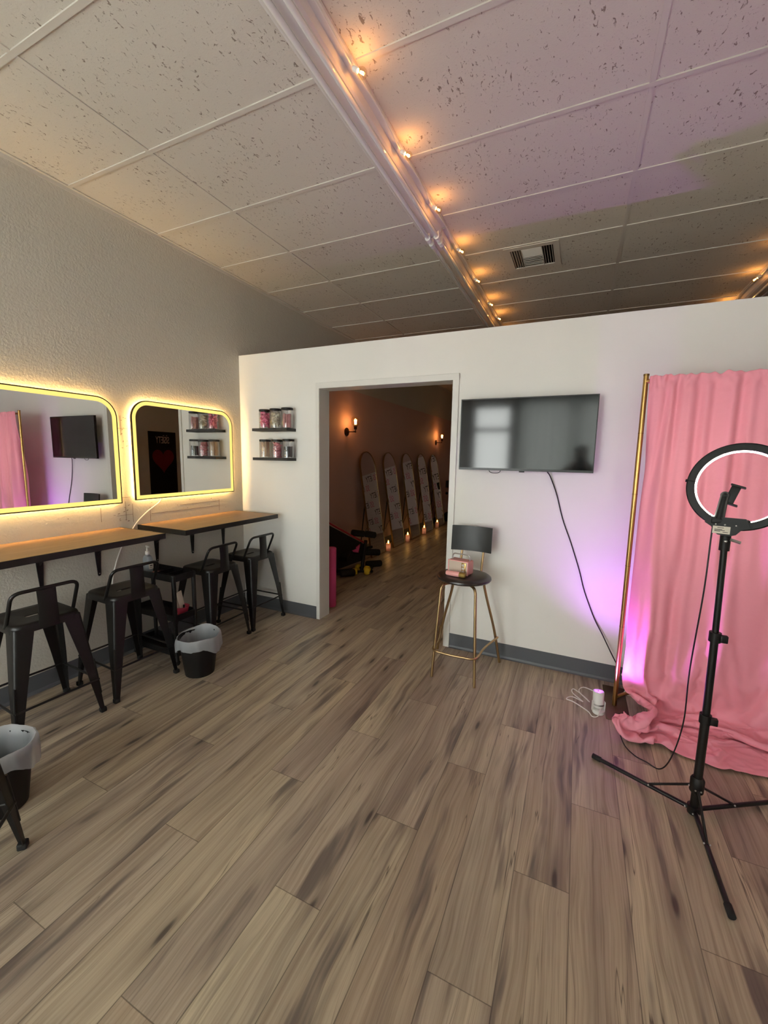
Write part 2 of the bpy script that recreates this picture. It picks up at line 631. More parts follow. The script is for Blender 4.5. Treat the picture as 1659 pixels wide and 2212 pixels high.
# cased opening
tr = MB()
t = .013
for x0, x1 in ((DL - .023, DL + t), (DR - t, DR + .036)):
    tr.box2((x0, -.011, 0), (x1, .0, DH + .036), .002, 1)
tr.box2((DL - .023, -.012, DH - t), (DR + .036, 0, DH + .036), .002, 1)
tr.box2((DL - .001, 0, 0), (DL + t, PT + .006, DH), .001, 1)
tr.box2((DR - t, 0, 0), (DR + .001, PT + .006, DH), .001, 1)
tr.box2((DL, 0, DH - t), (DR, PT + .006, DH + .001), .001, 1)
struct('trim_1', tr, M['trim'])
# baseboards (coved vinyl)
def baseboard(name, p0, p1, nrm):
    n = Vector(nrm)
    prof = [(0, .118), (.003, .118), (.004, .02), (.009, .006), (.018, 0.0), (0, 0)]
    struct(name, MB().loft([[Vector(p) + n * a + Vector((0, 0, z)) for a, z in prof] for p in (p0, p1)]), M['base'], smooth=False)
baseboard('baseboard_left', (0, YF, 0), (0, -.0, 0), (1, 0, 0))
baseboard('baseboard_left_far', (0, PT, 0), (0, YB, 0), (1, 0, 0))
baseboard('baseboard_back_left', (0.018, 0, 0), (DL - .024, 0, 0), (0, -1, 0))
baseboard('baseboard_back_right', (DR + .037, 0, 0), (XR, 0, 0), (0, -1, 0))

# storefront wall behind the photographer with two windows
fw = MB()
WINS = [((.12, .74, .08, 2.55), [(None, 2.08)]), ((1.05, 1.80, .08, 2.55), [(None, 2.08)]), ((1.92, 3.95, .45, 2.62), [(2.9, None)])]
xp = -.1
for (x0, x1, z0, z1), _b in WINS:
    fw.box2((xp, YF - .1, 0), (x0, YF, H))
    fw.box2((x0, YF - .1, 0), (x1, YF, z0))
    fw.box2((x0, YF - .1, z1), (x1, YF, H))
    xp = x1
fw.box2((xp, YF - .1, 0), (XR + .1, YF, H))
struct('wall_front', fw, M['wall'])
for i, (w, bars) in enumerate(WINS):
    f = MB()
    for x in (w[0], w[1] - .05):
        f.box2((x, YF - .09, w[2]), (x + .05, YF + .01, w[3]))
    for z in (w[2], w[3] - .05):
        f.box2((w[0] + .05, YF - .09, z), (w[1] - .05, YF + .01, z + .05))
    for bx, bz in bars:
        if bz:
            f.box2((w[0] + .05, YF - .09, bz - .04), (w[1] - .05, YF + .01, bz + .04))
        else:
            f.box2((bx - .03, YF - .09, w[2] + .05), (bx + .03, YF + .01, w[3] - .05))
    wo = struct('window_%d' % (i + 1), f, M['black_metal'])
    part('pane', MB().box2((w[0] + .02, YF - .052, w[2] + .02), (w[1] - .02, YF - .048, w[3] - .02)), M['glass'], wo, smooth=False)
    # daylight comes in through the glass; the portal only guides sampling
    ld = bpy.data.lights.new('window_portal', 'AREA')
    ld.shape = 'RECTANGLE'
    ld.size, ld.size_y = w[1] - w[0], w[3] - w[2]
    ld.cycles.is_portal = True
    lo = bpy.data.objects.new('window_portal', ld)
    lo.location = ((w[0] + w[1]) / 2, YF - .11, (w[2] + w[3]) / 2)
    lo.rotation_euler = (PI / 2, 0, PI)
    C.objects.link(lo)
# sheer panel inside the wide window
rows = []
for iz in range(2):
    z = (.30, 2.70)[iz]
    rows.append([(1.86 + 2.15 * i / 160, YF + .07 + .022 * math.sin(i * .62) + .012 * math.sin(i * .23 + 1), z) for i in range(161)])
sh = part('sheer_curtain', MB().grid(rows), M['sheer'])
tag(sh, 'white sheer curtain hanging inside the wide storefront window', 'curtain')

# ------------------------------------------------------------------ ceiling light strips
def strip_light(x, y0, y1, label, group='fluorescent strips on the ceiling'):
    t = thing('strip_light', label, 'ceiling light', (x, 0, H), group=group)
    prof = [(-.102, .004), (-.102, -.006), (-.070, -.016), (-.062, -.052), (-.048, -.062), (.052, -.062), (.062, -.054), (.066, -.018), (.100, -.010), (.100, .004)]
    part('housing', MB().loft([[(a, y, z) for a, z in prof] for y in (y0, y1)]), M['enamel'], t, angle=20)
    for dx in (-.017, .048):
        part('tube', MB().cyl((dx, y0 + .03, -.087), (dx, y1 - .05, -.087), .0125, seg=14), M['tube'], t)
        for ye in (y0 + .022, y1 - .045):
            h = MB()
            # lamp holder: upright with a round face
            h.box((dx, ye, -.072), (.032, .020, .040), None, .005)
            h.cyl((dx, ye - .012, -.092), (dx, ye + .010, -.092), .019, seg=18)
            h.cyl((dx, ye + .010, -.094), (dx, ye + .030, -.096), .0155, .0175, seg=18)
            part('lamp_holder', h, M['white_plastic'], t)
    return t
strip_light(1.945, -4.95, -.10, 'white twin tube ceiling strip, the long run above the room up to its lamp sockets')
strip_light(1.945, -.085, 4.6, 'white twin tube ceiling strip, the run continuing over the partition towards the back')
strip_light(4.40, -.4, 4.6, 'white twin tube ceiling strip above the partition at the curtain side')

# festoon string lights
def string_light(x, ys, side, label, z=H - .035, y_end=None):
    t = thing('string_light', label, 'string lights', (x, 0, 0), group='string lights on the ceiling')
    pts = []
    ys2 = list(ys)
    for i, y in enumerate(ys2):
        pts.append((0, y, z - .012))
        if i < len(ys2) - 1:
            ym = (y + ys2[i + 1]) / 2
            pts.append((0, ym, z + .004))
    cord = smooth_pts(pts, 5)
    cord = [Vector((0, ys2[0] - .5, z))] + cord + [Vector((0, (y_end or ys2[-1] + .5), z))]
    part('cord', MB().tube(cord, .0035, 6), M['cable_white'], t)
    d = Vector((side * .80, 0.12, -.55)).normalized()
    rotm = d.to_track_quat('Z', 'Y').to_matrix().to_4x4()
    for y in ys2:
        base = Vector((0, y, z - .012))
        s = part('socket', MB().lathe([(.0, 0), (.008, 0), (.0105, .004), (.0105, .022), (.009, .026), (0, .026)], base, 14, rotm), M['white_plastic'], t)
        cb = base + d * .046
        prof = [(.007, -.022), (.009, -.019), (.016, -.012), (.020, -.002), (.0205, .004), (.018, .013), (.011, .020), (.003, .0225)]
        gl = part('bulb', MB().lathe(prof, cb, 18, rotm, cap=False), M['bulb_glass'], t)
        f = MB()
        for a in range(3):
            q = rotm.to_3x3() @ Vector((.004 * math.cos(a * 2.1), .004 * math.sin(a * 2.1), 0))
            f.cyl(cb + q - d * .008, cb + q * 1.3 + d * .009, .0013, seg=6)
        part('filament', f, M['filament'], gl)
        l = bpy.data.lights.new('bulb_light', 'POINT')
        l.energy = .9
        l.color = (1.0, .42, .10)
        l.shadow_soft_size = .006
        lo = bpy.data.objects.new('bulb_light', l)
        lo.location = cb
        lo.parent = t
        C.objects.link(lo)
    return t
string_light(2.052, (-1.45, -.94, -.42, .165, .745, 1.36, 1.83, 2.45), 1, 'globe bulb string light strung along the long ceiling strip')
string_light(4.292, (1.02, 1.60, 2.30), -1, 'globe bulb string light on the ceiling strip over the pink curtain')

# ceiling vent
v = thing('ceiling_vent', 'white square ceiling air vent with louvres beside the string lights', 'vent', (2.552, .632, H))
o = [(-.203, -.213), (.203, -.213), (.203, .213), (-.203, .213)]
i_ = [(-.158, -.165), (.158, -.165), (.158, .165), (-.158, .165)]
part('frame', MB().band(o, i_, lambda a, b, d: (a, b, d), -.004, .004), M['grid'], v, smooth=False)
part('duct', MB().box2((-.165, -.172, .035), (.165, .172, .04)).band([(-.165, -.172), (.165, -.172), (.165, .172), (-.165, .172)], [(-.160, -.167), (.160, -.167), (.160, .167), (-.160, .167)], lambda a, b, d: (a, b, d), .0, .036), M['rubber'], v, smooth=False)
for sx in (-1, 1):
    lv = MB()
    for j in range(4):
        lv.box((sx * (.092 + .0185 * j), 0, .002), (.0022, .32, .012), Euler((0, -sx * .35, 0)))
    part('side_louvre', lv, M['grid'], v, smooth=False)
lv = MB()
for j in range(11):
    lv.box((0, -.15 + .030 * j, .003), (.148, .0025, .020), Euler((.75 if j < 5 else -.75, 0, 0)))
lv.box((-.077, 0, .002), (.004, .33, .014)); lv.box((.077, 0, .002), (.004, .33, .014))
part('centre_louvre', lv, M['grid'], v, smooth=False)

# ------------------------------------------------------------------ vanity mirrors
def outline(y0, y1, z0, z1, r, ins, n=12):
    y0 += ins; y1 -= ins; z0 += ins; z1 -= ins
    r = max(.01, r - ins)
    P = [(y0, z0), (y1, z0)]
    for k in range(n + 1):
        a = PI / 2 * k / n
        P.append((y1 - r + r * math.cos(a), z1 - r + r * math.sin(a)))
    for k in range(n + 1):
        a = PI / 2 + PI / 2 * k / n
        P.append((y0 + r + r * math.cos(a), z1 - r + r * math.sin(a)))
    return P
def vanity_mirror(yc, w, z0, z1, label, cord):
    t = thing('wall_mirror', label, 'mirror', (0, yc, 0), group='lit mirrors above the wall desks')
    fn = lambda a, b, d: (d, a, b)
    O = lambda ins: outline(-w / 2, w / 2, z0, z1, .14, ins)
    part('back_box', MB().prism(O(.03), fn, .001, .024), M['black_plastic'], t, smooth=False)
    part('rim', MB().band(O(0), O(.007), fn, .022, .036), M['mirror_frame'], t, smooth=False)
    part('silver', MB().prism(O(.006), fn, .024, .0335), M['mirror'], t, smooth=False)
    part('light_band', MB().band(O(.007), O(.034), fn, .0335, .0352), M['led'], t, smooth=False)
    part('back_glow', MB().band(O(.022), O(.029), fn, .006, .019), M['led_back'], t, smooth=False)
    if cord:
        part('power_cord', MB().tube(smooth_pts([(x, y - yc, z) for x, y, z in cord], 6), .0045, 6), M['cable_white'], t)
    return t
vanity_mirror(-.635, .978, 1.165, 1.907, 'LED lit wall mirror reflecting the black doorway and the jar shelves',
              [(.02, -.895, 1.17), (.022, -.93, 1.13), (.02, -1.02, 1.075), (.016, -1.10, 1.01), (.010, -1.155, .94), (.008, -1.23, .84), (.008, -1.29, .70), (.008, -1.32, .56), (.012, -1.33, .13)])
vanity_mirror(-1.714, .978, 1.153, 1.893, 'LED lit wall mirror reflecting the pink curtain and the television', None)

# ------------------------------------------------------------------ wall desks
def desk(y0, y1, brackets, label, x1=.5):
    t = thing('wall_desk', label, 'desk', (0, (y0 + y1) / 2, .976), group='wall desks under the mirrors')
    h = (y1 - y0) / 2
    part('tabletop', MB().box2((.003, -h + .004, -.034), (x1 - .004, h - .004, 0)), M['desk'], t, smooth=False)
    e = MB()
    e.box2((x1 - .006, -h, -.036), (x1, h, .0012))
    e.box2((.003, -h, -.036), (x1 - .006, -h + .005, .0012))
    e.box2((.003, h - .005, -.036), (x1 - .006, h, .0012))
    part('edge_band', e, M['black_edge'], t, smooth=False)
    for yb in brackets:
        y = yb - (y0 + y1) / 2
        b = MB()
        # wall leg, tapering downwards, rounded tip
        b.loft([[(.002, y - w, z), (.002, y + w, z), (.008, y + w, z), (.008, y - w, z)] for z, w in ((-.036, .026), (-.20, .017), (-.315, .009), (-.322, .005))])
        # arm under the top
        b.loft([[(x, y - w, -.036), (x, y + w, -.036), (x, y + w, -.043), (x, y - w, -.043)] for x, w in ((.002, .026), (.25, .02), (.44, .014), (.447, .009))])
        # gusset
        b.loft([[(.006, y + s, -.04), (.17, y + s, -.04), (.006, y + s, -.17)] for s in (-.003, .003)])
        br = part('bracket', b, M['black_metal'], t, smooth=False)
        part('screw', MB().cyl((.007, y, -.305), (.0095, y, -.305), .004, seg=10), M['steel'], br)
    return t
desk(-1.102, -.10, (-.956, -.617, -.269), 'brown topped floating wall desk in the corner beside the partition', .52)
desk(-2.236, -1.235, (-1.403, -1.751, -2.10), 'brown topped floating wall desk with its end nearest the camera cut off', .488)

# ------------------------------------------------------------------ bar stools
def rsq(h, r, z, n=8, dx=0, dy=0):
    P = []
    for cx, cy, a0 in ((h - r, h - r, 0), (-h + r, h - r, PI / 2), (-h + r, -h + r, PI), (h - r, -h + r, 1.5 * PI)):
        for k in range(n):
            a = a0 + PI / 2 * k / (n - 1)
            P.append((cx + r * math.cos(a) + dx, cy + r * math.sin(a) + dy, z))
    return P
def slot(hx, hy, z, n=8):
    P = []
    for cx, a0 in ((1, 0), (-1, PI / 2), (-1, PI), (1, 1.5 * PI)):
        for k in range(n):
            a = a0 + PI / 2 * k / (n - 1)
            P.append((hx * math.cos(a) if False else cx * 0 + hy * math.cos(a), (hx - hy) * (1 if a0 in (0, PI / 2) else -1) + hy * math.sin(a), z))
    return P
def make_stool():
    t = thing('bar_stool', 'x', 'stool', (0, 0, 0), group='black metal bar stools at the wall desks')
    ZS = .635
    rings = [rsq(.158, .05, ZS - .045), rsq(.156, .05, ZS - .012), rsq(.152, .048, ZS - .003), rsq(.146, .045, ZS), rsq(.12, .04, ZS - .004),
             slot(.047, .013, ZS - .008), slot(.045, .011, ZS - .012), rsq(.12, .04, ZS - .012), rsq(.148, .045, ZS - .014), rsq(.152, .048, ZS - .045)]
    part('seat', MB().loft(rings, True, False, True), M['black_metal'], t, angle=50)
    for sx in (-1, 1):
        for sy in (-1, 1):
            rr = []
            for z, off, a in ((ZS - .02, .1535, .086), (ZS - .05, .157, .086), (.30, .190, .056), (.10, .206, .034), (.02, .2125, .026)):
                o_ = []
                th = .004
                c = off
                rc = .016 if a > .04 else .009
                for k in range(5):   # rounded outer corner
                    q = PI / 2 * k / 4
                    o_.append((c - rc + rc * math.cos(q), c - rc + rc * math.sin(q)))
                o_ += [(c - a, c), (c - a, c - th)]
                for k in range(4, -1, -1):
                    q = PI / 2 * k / 4
                    o_.append((c - rc + (rc - th) * math.cos(q), c - rc + (rc - th) * math.sin(q)))
                o_ += [(c - th, c - a), (c, c - a)]
                rr.append([(sx * u, sy * w, z) for u, w in o_])
            leg = part('leg', MB().loft(rr), M['black_metal'], t, angle=40)
            part('rib', MB().tube([(sx * (o2 - .004), sy * (o2 - .004), z) for z, o2 in ((.33, .1875), (.12, .2045))], .006, 8), M['black_metal'], leg)
            part('foot', MB().box((sx * .203, sy * .203, .014), (.032, .032, .028), None, .006), M['rubber'], leg)
    zc = .205
    oc = .196
    for a in range(4):
        p, q = [(-oc, -oc), (oc, -oc), (oc, oc), (-oc, oc)][a], [(-oc, -oc), (oc, -oc), (oc, oc), (-oc, oc)][(a + 1) % 4]
        part('crossbar', MB().cyl((p[0], p[1], zc), (q[0], q[1], zc), .0065, seg=8), M['black_metal'], t)
    rail = fillet([(.06, -.152, ZS - .02), (.075, -.152, ZS + .0), (.155, -.150, ZS + .172), (.155, .150, ZS + .172), (.075, .152, ZS), (.06, .152, ZS - .02)], .045, 6)
    part('back_rail', MB().tube(rail, .0095, 10), M['black_metal'], t)
    pr = []
    for z, x, hw in ((ZS - .035, .159, .047), (ZS + .03, .160, .045), (ZS + .10, .158, .043), (ZS + .168, .154, .044)):
        pr.append([(x - .002, -hw, z), (x + .003, -hw * .6, z), (x + .0045, 0, z), (x + .003, hw * .6, z), (x - .002, hw, z), (x - .005, hw, z), (x + .0005, 0, z), (x - .005, -hw, z)])
    part('back_panel', MB().loft(pr), M['black_metal'], t)
    return t
st = make_stool()
st['label'] = 'black metal low back bar stool in the corner against the partition'
st.location = (.350, -.290, 0)
dup(st, (.362, -.757, 0), .03, 'black metal bar stool standing just past the rolling cart, second from the partition')
dup(st, (.357, -1.462, 0), -.04, 'black metal bar stool in front of the rolling cart with the sanitizer bottle')
dup(st, (.355, -1.955, 0), -.05, 'black metal bar stool under the near desk beside the cut off waste bin')
dup(st, (1.173, -2.714, 0), PI / 4, 'black metal bar stool of which only one leg shows, below the cut off waste bin')

# ------------------------------------------------------------------ rolling cart and what is on it
ct = thing('rolling_cart', 'slim black three tier rolling cart standing between the stools', 'cart', (.265, -1.11, 0))
CX, CY = .235, .095
for zt, hgt in ((.665, .045), (.375, .045), (.115, .045)):
    rings = [rsq(1, .08, 0)] * 0
    def rr(hx, hy, r, z, n=5):
        P = []
        for sx, sy, a0 in ((1, 1, 0), (-1, 1, PI / 2), (-1, -1, PI), (1, -1, 1.5 * PI)):
            for k in range(n):
                a = a0 + PI / 2 * k / (n - 1)
                P.append((sx * (hx - r) + r * math.cos(a), sy * (hy - r) + r * math.sin(a), z))
        return P
    tb = MB().loft([rr(CX, CY, .025, zt - hgt), rr(CX, CY, .025, zt), rr(CX - .008, CY - .008, .018, zt), rr(CX - .008, CY - .008, .018, zt - hgt + .006)])
    part('tray', tb, M['black_plastic'], ct)
for sx in (-1, 1):
    for sy in (-1, 1):
        x, y = sx * (CX - .012), sy * (CY - .012)
        part('post', MB().tube([(x, y, .035), (x, y, .66)], [.0135, .0155], 12), M['black_plastic'], ct)
        w = MB().cyl((x - .007, y, .019), (x + .007, y, .019), .019, seg=14)
        w.box((x, y, .036), (.02, .012, .012), None, .002)
        part('caster', w, M['rubber'], ct)
# divider insert on the top tray
dv = MB()
zt = .632
for x0, x1 in ((.03, .13), (.135, .22)):
    dv.box2((x0, -.07, zt), (x0 + .004, .07, zt + .033)); dv.box2((x1 - .004, -.07, zt), (x1, .07, zt + .033))
    dv.box2((x0, -.07, zt), (x1, -.066, zt + .033)); dv.box2((x0, .066, zt), (x1, .07, zt + .033))
part('divider', dv, M['black_plastic'], ct, smooth=False)
# sanitizer
sz = .6265
s = thing('sanitizer_bottle', 'clear hand sanitizer pump bottle standing on the rolling cart', 'bottle', (.115, -1.115, sz))
part('body', MB().loft([rr(.034, .021, .015, 0), rr(.036, .023, .016, .006), rr(.036, .023, .016, .10), rr(.028, .019, .014, .122), rr(.013, .013, .0129, .13), rr(.013, .013, .0129, .142)]), M['sanitizer'], s)
pp = MB().lathe([(.0155, .136), (.0155, .155), (.012, .160), (.006, .163), (.0055, .193), (.009, .195), (.009, .203), (0, .204)], seg=16)
pp.box((.018, -.006, .199), (.042, .011, .008), Euler((0, .08, -.3)), .002)
part('pump', pp, M['white_plastic'], s)
lb = part('label', MB().box((.0368, -.001, .055), (.0012, .034, .055)), M['label'], s, smooth=False, label='pale printed label on the bottle')
for zz, ww, hh in ((.068, .026, .005), (.054, .022, .010), (.040, .024, .004)):
    part('print', MB().box((.0378, -.001, zz), (.0008, ww, hh)), M['ink'], lb, smooth=False)
# things in the top tray
p = part('makeup_palette', MB().box((.232, -1.12, .6345), (.10, .07, .013), Euler((0, .0, .3)), .003), M['rose'])
tag(p, 'flat rosy palette lying in the top tray of the rolling cart', 'palette')
# pink tub with cards on the middle tray
tz = .3365
tub = thing('pink_tub', 'clear pink plastic tub on the middle tier of the rolling cart', 'tub', (.41, -1.075, tz))
part('wall', MB().lathe([(.036, 0), (.038, .002), (.050, .052), (.054, .058), (.052, .06), (.047, .052), (.036, .004), (0, .004)], seg=20), M['pink_clear'], tub)
for k, (x, y, rz, tilt, w, hgt) in enumerate(((.405, -1.102, .5, -.20, .040, .15), (.41, -1.062, .2, .12, .050, .165))):
    c = part('paper_card', MB().box((0, 0, hgt / 2), (.004, w, hgt), None, .0), M['card'], smooth=False)
    c.location = (x, y, tz + .006)
    c.rotation_euler = (tilt, -.10, rz)
    tag(c, ['plain cream card leaning outwards in the pink tub', 'taller cream card standing upright in the pink tub'][k], 'card')
q = part('nail_polish', MB().lathe([(.010, 0), (.012, .003), (.012, .03), (.006, .036), (.0065, .065), (0, .066)], seg=14), M['dark_fabric'])
q.location = (.43, -1.072, tz + .0045)
tag(q, 'small dark polish bottle in front of the cards in the pink tub', 'bottle')

# ------------------------------------------------------------------ waste bins
def make_bin(loc, label, seed, rz=0):
    t = thing('waste_bin', label, 'bin', loc, rz, 'waste bins by the stools')
    part('body', MB().lathe([(.0, 0), (.088, 0), (.095, .004), (.128, .265), (.132, .268), (.132, .272), (.124, .27), (.091, .01), (0, .01)], seg=36), M['black_plastic'], t)
    rnd = random.Random(seed)
    ph = [rnd.uniform(0, 6.28) for _ in range(6)]
    N = 72
    rings = []
    for k, (r, z, am, zm) in enumerate(((.060, .035, .010, .004), (.090, .05, .006, 0), (.096, .10, .006, 0), (.105, .17, .006, .0), (.115, .24, .004, .003), (.126, .274, .002, .005), (.136, .283, .003, .007), (.144, .276, .004, .006), (.148, .24, .006, .008), (.147, .212, .007, .010), (.145, .195, .010, .024))):
        ring = []
        for j in range(N):
            a = 2 * PI * j / N
            w = math.sin(9 * a + ph[0]) * .4 + math.sin(17 * a + ph[1] + z * 20) * .35 + math.sin(31 * a + ph[2] - z * 30) * .25
            u = math.sin(2 * a + ph[3]) + .5 * math.sin(5 * a + ph[4])
            ring.append(((r + am * w) * math.cos(a), (r + am * w) * math.sin(a), z + zm * u + .01 * math.sin(a + ph[5]) * (z > .25)))
        rings.append(ring)
    part('liner', MB().loft(rings, True, False), M['liner'], t, angle=60)
    return t
make_bin((.703, -1.185, 0), 'small black waste bin with white liner beside the rolling cart', 3)
make_bin((.862, -2.368, 0), 'small black waste bin with white liner cut off at the photo edge', 8, 1.0)

# ------------------------------------------------------------------ shelves with jars
def shelf(z, label):
    s = part('wall_shelf', MB().box2((.265, -.135, z - .025), (.66, -.001, z), .001, 1), M['black_edge'], smooth=False)
    tag(s, label, 'shelf', 'jar shelves')
shelf(1.758, 'upper black floating shelf between the corner and the doorway')
shelf(1.494, 'lower black floating shelf between the corner and the doorway')
def mat_fill(name, c0, c1, scale, stretch=1.0):
    m, nt, b, out = new_mat(name)
    k = NT(nt)
    mp = k.n('ShaderNodeMapping'); mp.inputs['Scale'].default_value = (1, 1, stretch)
    k.link(k.objco(), mp.inputs[0])
    k.link(k.ramp(k.noise(mp.outputs[0], scale, 2, .6), [(.35, c0), (.65, c1)]), b.inputs['Base Color'])
    b.inputs['Roughness'].default_value = .6
    return m
def blobs(r, h, n, br, seed, sc=(1, 1, 1), jit=0.0):
    mb = MB()
    rnd = random.Random(seed)
    for i in range(n):
        a = rnd.uniform(0, 2 * PI)
        d = r * math.sqrt(rnd.uniform(.35, 1))
        z = br + (h - 2 * br) * i / n
        rot = Euler((rnd.uniform(-1, 1) * jit, rnd.uniform(-1, 1) * jit, rnd.uniform(0, 6))).to_matrix().to_4x4()
        mb.sphere((d * math.cos(a), d * math.sin(a), z), br, sc, 8, 6, rot)
    return mb
jars = [
    (.360, 1.758, .172, 'full of round pink sponges', 'pink_sponges', 'round bright pink sponges filling the first jar of the upper shelf', lambda: blobs(.036, .155, 75, .0125, 1, (1, 1, .9), 1), mat_fill('f1', srgb(222, 84, 130), srgb(244, 136, 170), 30)),
    (.484, 1.758, .176, 'full of off-white pads', 'white_pads', 'folded off-white pads filling the middle jar of the upper shelf', lambda: blobs(.026, .155, 26, .023, 2, (1, .9, .5), .9), mat_fill('f2', srgb(200, 192, 172), srgb(240, 234, 216), 20)),
    (.614, 1.758, .180, 'three quarters full of dusty rose rollers', 'rose_rollers', 'dusty rose rollers standing in the last jar of the upper shelf', lambda: sticks(.034, .125, 16, .0085, 3), mat_fill('f3', srgb(176, 112, 118), srgb(206, 150, 150), 30)),
    (.357, 1.494, .165, 'full of beige swabs', 'beige_swabs', 'beige wooden swabs standing in the first jar of the lower shelf', lambda: sticks(.038, .145, 44, .0035, 4), mat_fill('f4', srgb(176, 132, 104), srgb(228, 204, 170), 40, .2)),
    (.497, 1.494, .165, 'full of coiled pink ties', 'pink_ties', 'coiled pink hair ties filling the middle jar of the lower shelf', lambda: coils(.030, .138, 5), mat_fill('f5', srgb(190, 92, 112), srgb(226, 150, 160), 25)),
    (.622, 1.494, .168, 'half full of black brushes', 'black_brushes', 'short black brushes standing in the last jar of the lower shelf', lambda: sticks(.037, .10, 24, .0065, 6), mat_fill('f6', srgb(24, 20, 22), srgb(60, 52, 54), 30)),
]
def sticks(r, h, n, sr, seed):
    mb = MB()
    rnd = random.Random(seed)
    for i in range(n):
        a = 2.399 * i
        d = r * math.sqrt((i + .5) / n)
        lean = rnd.uniform(-.06, .06)
        mb.tube([(d * math.cos(a), d * math.sin(a), .004), (d * math.cos(a + lean) , d * math.sin(a + lean), h * rnd.uniform(.9, 1))], sr, 7)
    return mb
def coils(r, h, seed):
    mb = MB()
    rnd = random.Random(seed)
    for i in range(22):
        z = .008 + (h - .016) * i / 22
        c = Vector((rnd.uniform(-.008, .008), rnd.uniform(-.008, .008), z))
        rot = Euler((rnd.uniform(-.4, .4), rnd.uniform(-.4, .4), 0)).to_matrix()
        q = [c + rot @ Vector((r * .95 * math.cos(2 * PI * k / 16), r * .95 * math.sin(2 * PI * k / 16), 0)) for k in range(16)]
        mb.tube(q, .0052, 6, True)
    return mb
for idx, (x, z, h, desc, fname, flabel, fn_, fm) in enumerate(jars):
    pos = ['first from the corner', 'in the middle', 'nearest the doorway'][idx % 3]
    j = thing('storage_jar', 'clear jar %s, %s on the %s shelf' % (desc, pos, 'upper' if idx < 3 else 'lower'), 'jar', (x, -.067, z), group='jars on the %s shelf' % ('upper' if idx < 3 else 'lower'))
    part('glass', MB().lathe([(0, .0005), (.050, .0005), (.0535, .004), (.0535, h - .03), (.049, h - .02), (.049, h - .012), (.0475, h - .012), (.0515, h - .031), (.0515, .005), (0, .004)], seg=28), M['jar_glass'], j)
    part('lid', MB().lathe([(0, h), (.050, h), (.0525, h - .002), (.0525, h - .018), (.050, h - .018), (.050, h - .003), (0, h - .003)], seg=28), M['black_plastic'], j)
    f = part(fname, fn_(), fm)
    f.location = (x, -.067, z + .005)
    tag(f, flabel, 'jar filling', kind='stuff')

# ------------------------------------------------------------------ television
tv = thing('television', 'flat black wall mounted television on the partition', 'television', (2.652, -.1, 1.69))
TW, TH = .893, .503
part('screen', MB().box2((-TW / 2 + .006, -.002, -TH / 2 + .016), (TW / 2 - .006, .004, TH / 2 - .006)), M['screen'], tv, smooth=False)
part('bezel', MB().band([(-TW / 2, -TH / 2), (TW / 2, -TH / 2), (TW / 2, TH / 2), (-TW / 2, TH / 2)],
                        [(-TW / 2 + .006, -TH / 2 + .016), (TW / 2 - .006, -TH / 2 + .016), (TW / 2 - .006, TH / 2 - .006), (-TW / 2 + .006, TH / 2 - .006)],
                        lambda a, b, d: (a, d, b), -.004, .022), M['tv_body'], tv, smooth=False)
part('back_cover', MB().box2((-TW / 2 + .004, .005, -TH / 2 + .01), (TW / 2 - .004, .022, TH / 2 - .004)).box2((-.30, .022, -.22), (.30, .055, .12), .008), M['tv_body'], tv, smooth=False)
part('wall_bracket', MB().box2((-.2, .055, -.12), (.2, .075, .06)).box2((-.12, .075, -.16), (.12, .1, .1)), M['black_metal'], tv, smooth=False)
part('receiver', MB().box((0, -.001, -TH / 2 - .004), (.035, .010, .010), None, .002), M['tv_body'], tv)
part('cable_loop', MB().tube(smooth_pts([(-.235, .03, -TH / 2 + .02), (-.225, .03, -TH / 2 - .012), (-.19, .03, -TH / 2 - .02), (-.155, .03, -TH / 2 - .012), (-.145, .03, -TH / 2 + .02)], 5), .0025, 6), M['cable_black'], tv)
cb = MB().tube(smooth_pts([(2.815, -.045, 1.437), (2.838, -.03, 1.40), (2.885, -.012, 1.28), (2.935, -.008, 1.11), (3.0, -.007, .945), (3.065, -.007, .76), (3.10, -.007, .64), (3.135, -.008, .547), (3.185, -.012, .43), (3.24, -.03, .335), (3.30, -.05, .225), (3.345, -.07, .15), (3.385, -.11, .10), (3.40, -.125, .085)], 6), .004, 8)
cab = part('power_cable', cb, M['cable_black'])
tag(cab, 'black power cable hanging from the television to the floor', 'cable')
part('plug', MB().box((3.402, -.130, .060), (.022, .03, .034), None, .004), M['cable_black'], cab)
part('tag', MB().box((3.372, -.10, .118), (.003, .016, .028), Euler((.2, .3, .4))), M['label'], cab, smooth=False, label='small white paper tag')

# ------------------------------------------------------------------ gold bar chair
gs = thing('bar_chair', 'gold legged bar chair with round black seat beside the doorway', 'chair', (2.33, -.30, 0))
part('seat', MB().lathe([(0, .670), (.165, .670), (.183, .676), (.190, .686), (.188, .696), (.176, .705), (.15, .708), (0, .706)], (0, -.005, 0), 40), M['leather'], gs)
legs = {'fl': ((-.115, -.155), (-.150, -.208)), 'fr': ((.115, -.155), (.152, -.215))}
for kx, (tp, bt) in legs.items():
    pts = fillet([(tp[0] * .55, tp[1] * .55, .659), (tp[0] * 1.02, tp[1] * 1.02, .659), (bt[0], bt[1], 0.002)], .045, 6)
    part('leg', MB().tube(pts, .0095, 12), M['gold_pale'], gs)
for sx in (-1, 1):
    pts = smooth_pts([(sx * .10, .145, .664), (sx * .135, .165, .5), (sx * .195, .195, .26), (sx * .243, .215, .003)], 6)
    part('leg', MB().tube(pts, .0095, 12), M['gold_pale'], gs)
fr_ = smooth_pts([(-.222, .205, .36 - .16), (-.165, -.02, .2), (-.148, -.195, .2), (-.07, -.222, .197), (.07, -.222, .197), (.149, -.20, .2), (.17, -.02, .2), (.222, .205, .2)], 6)
part('footrest', MB().tube(fr_, .008, 10), M['gold_pale'], gs)
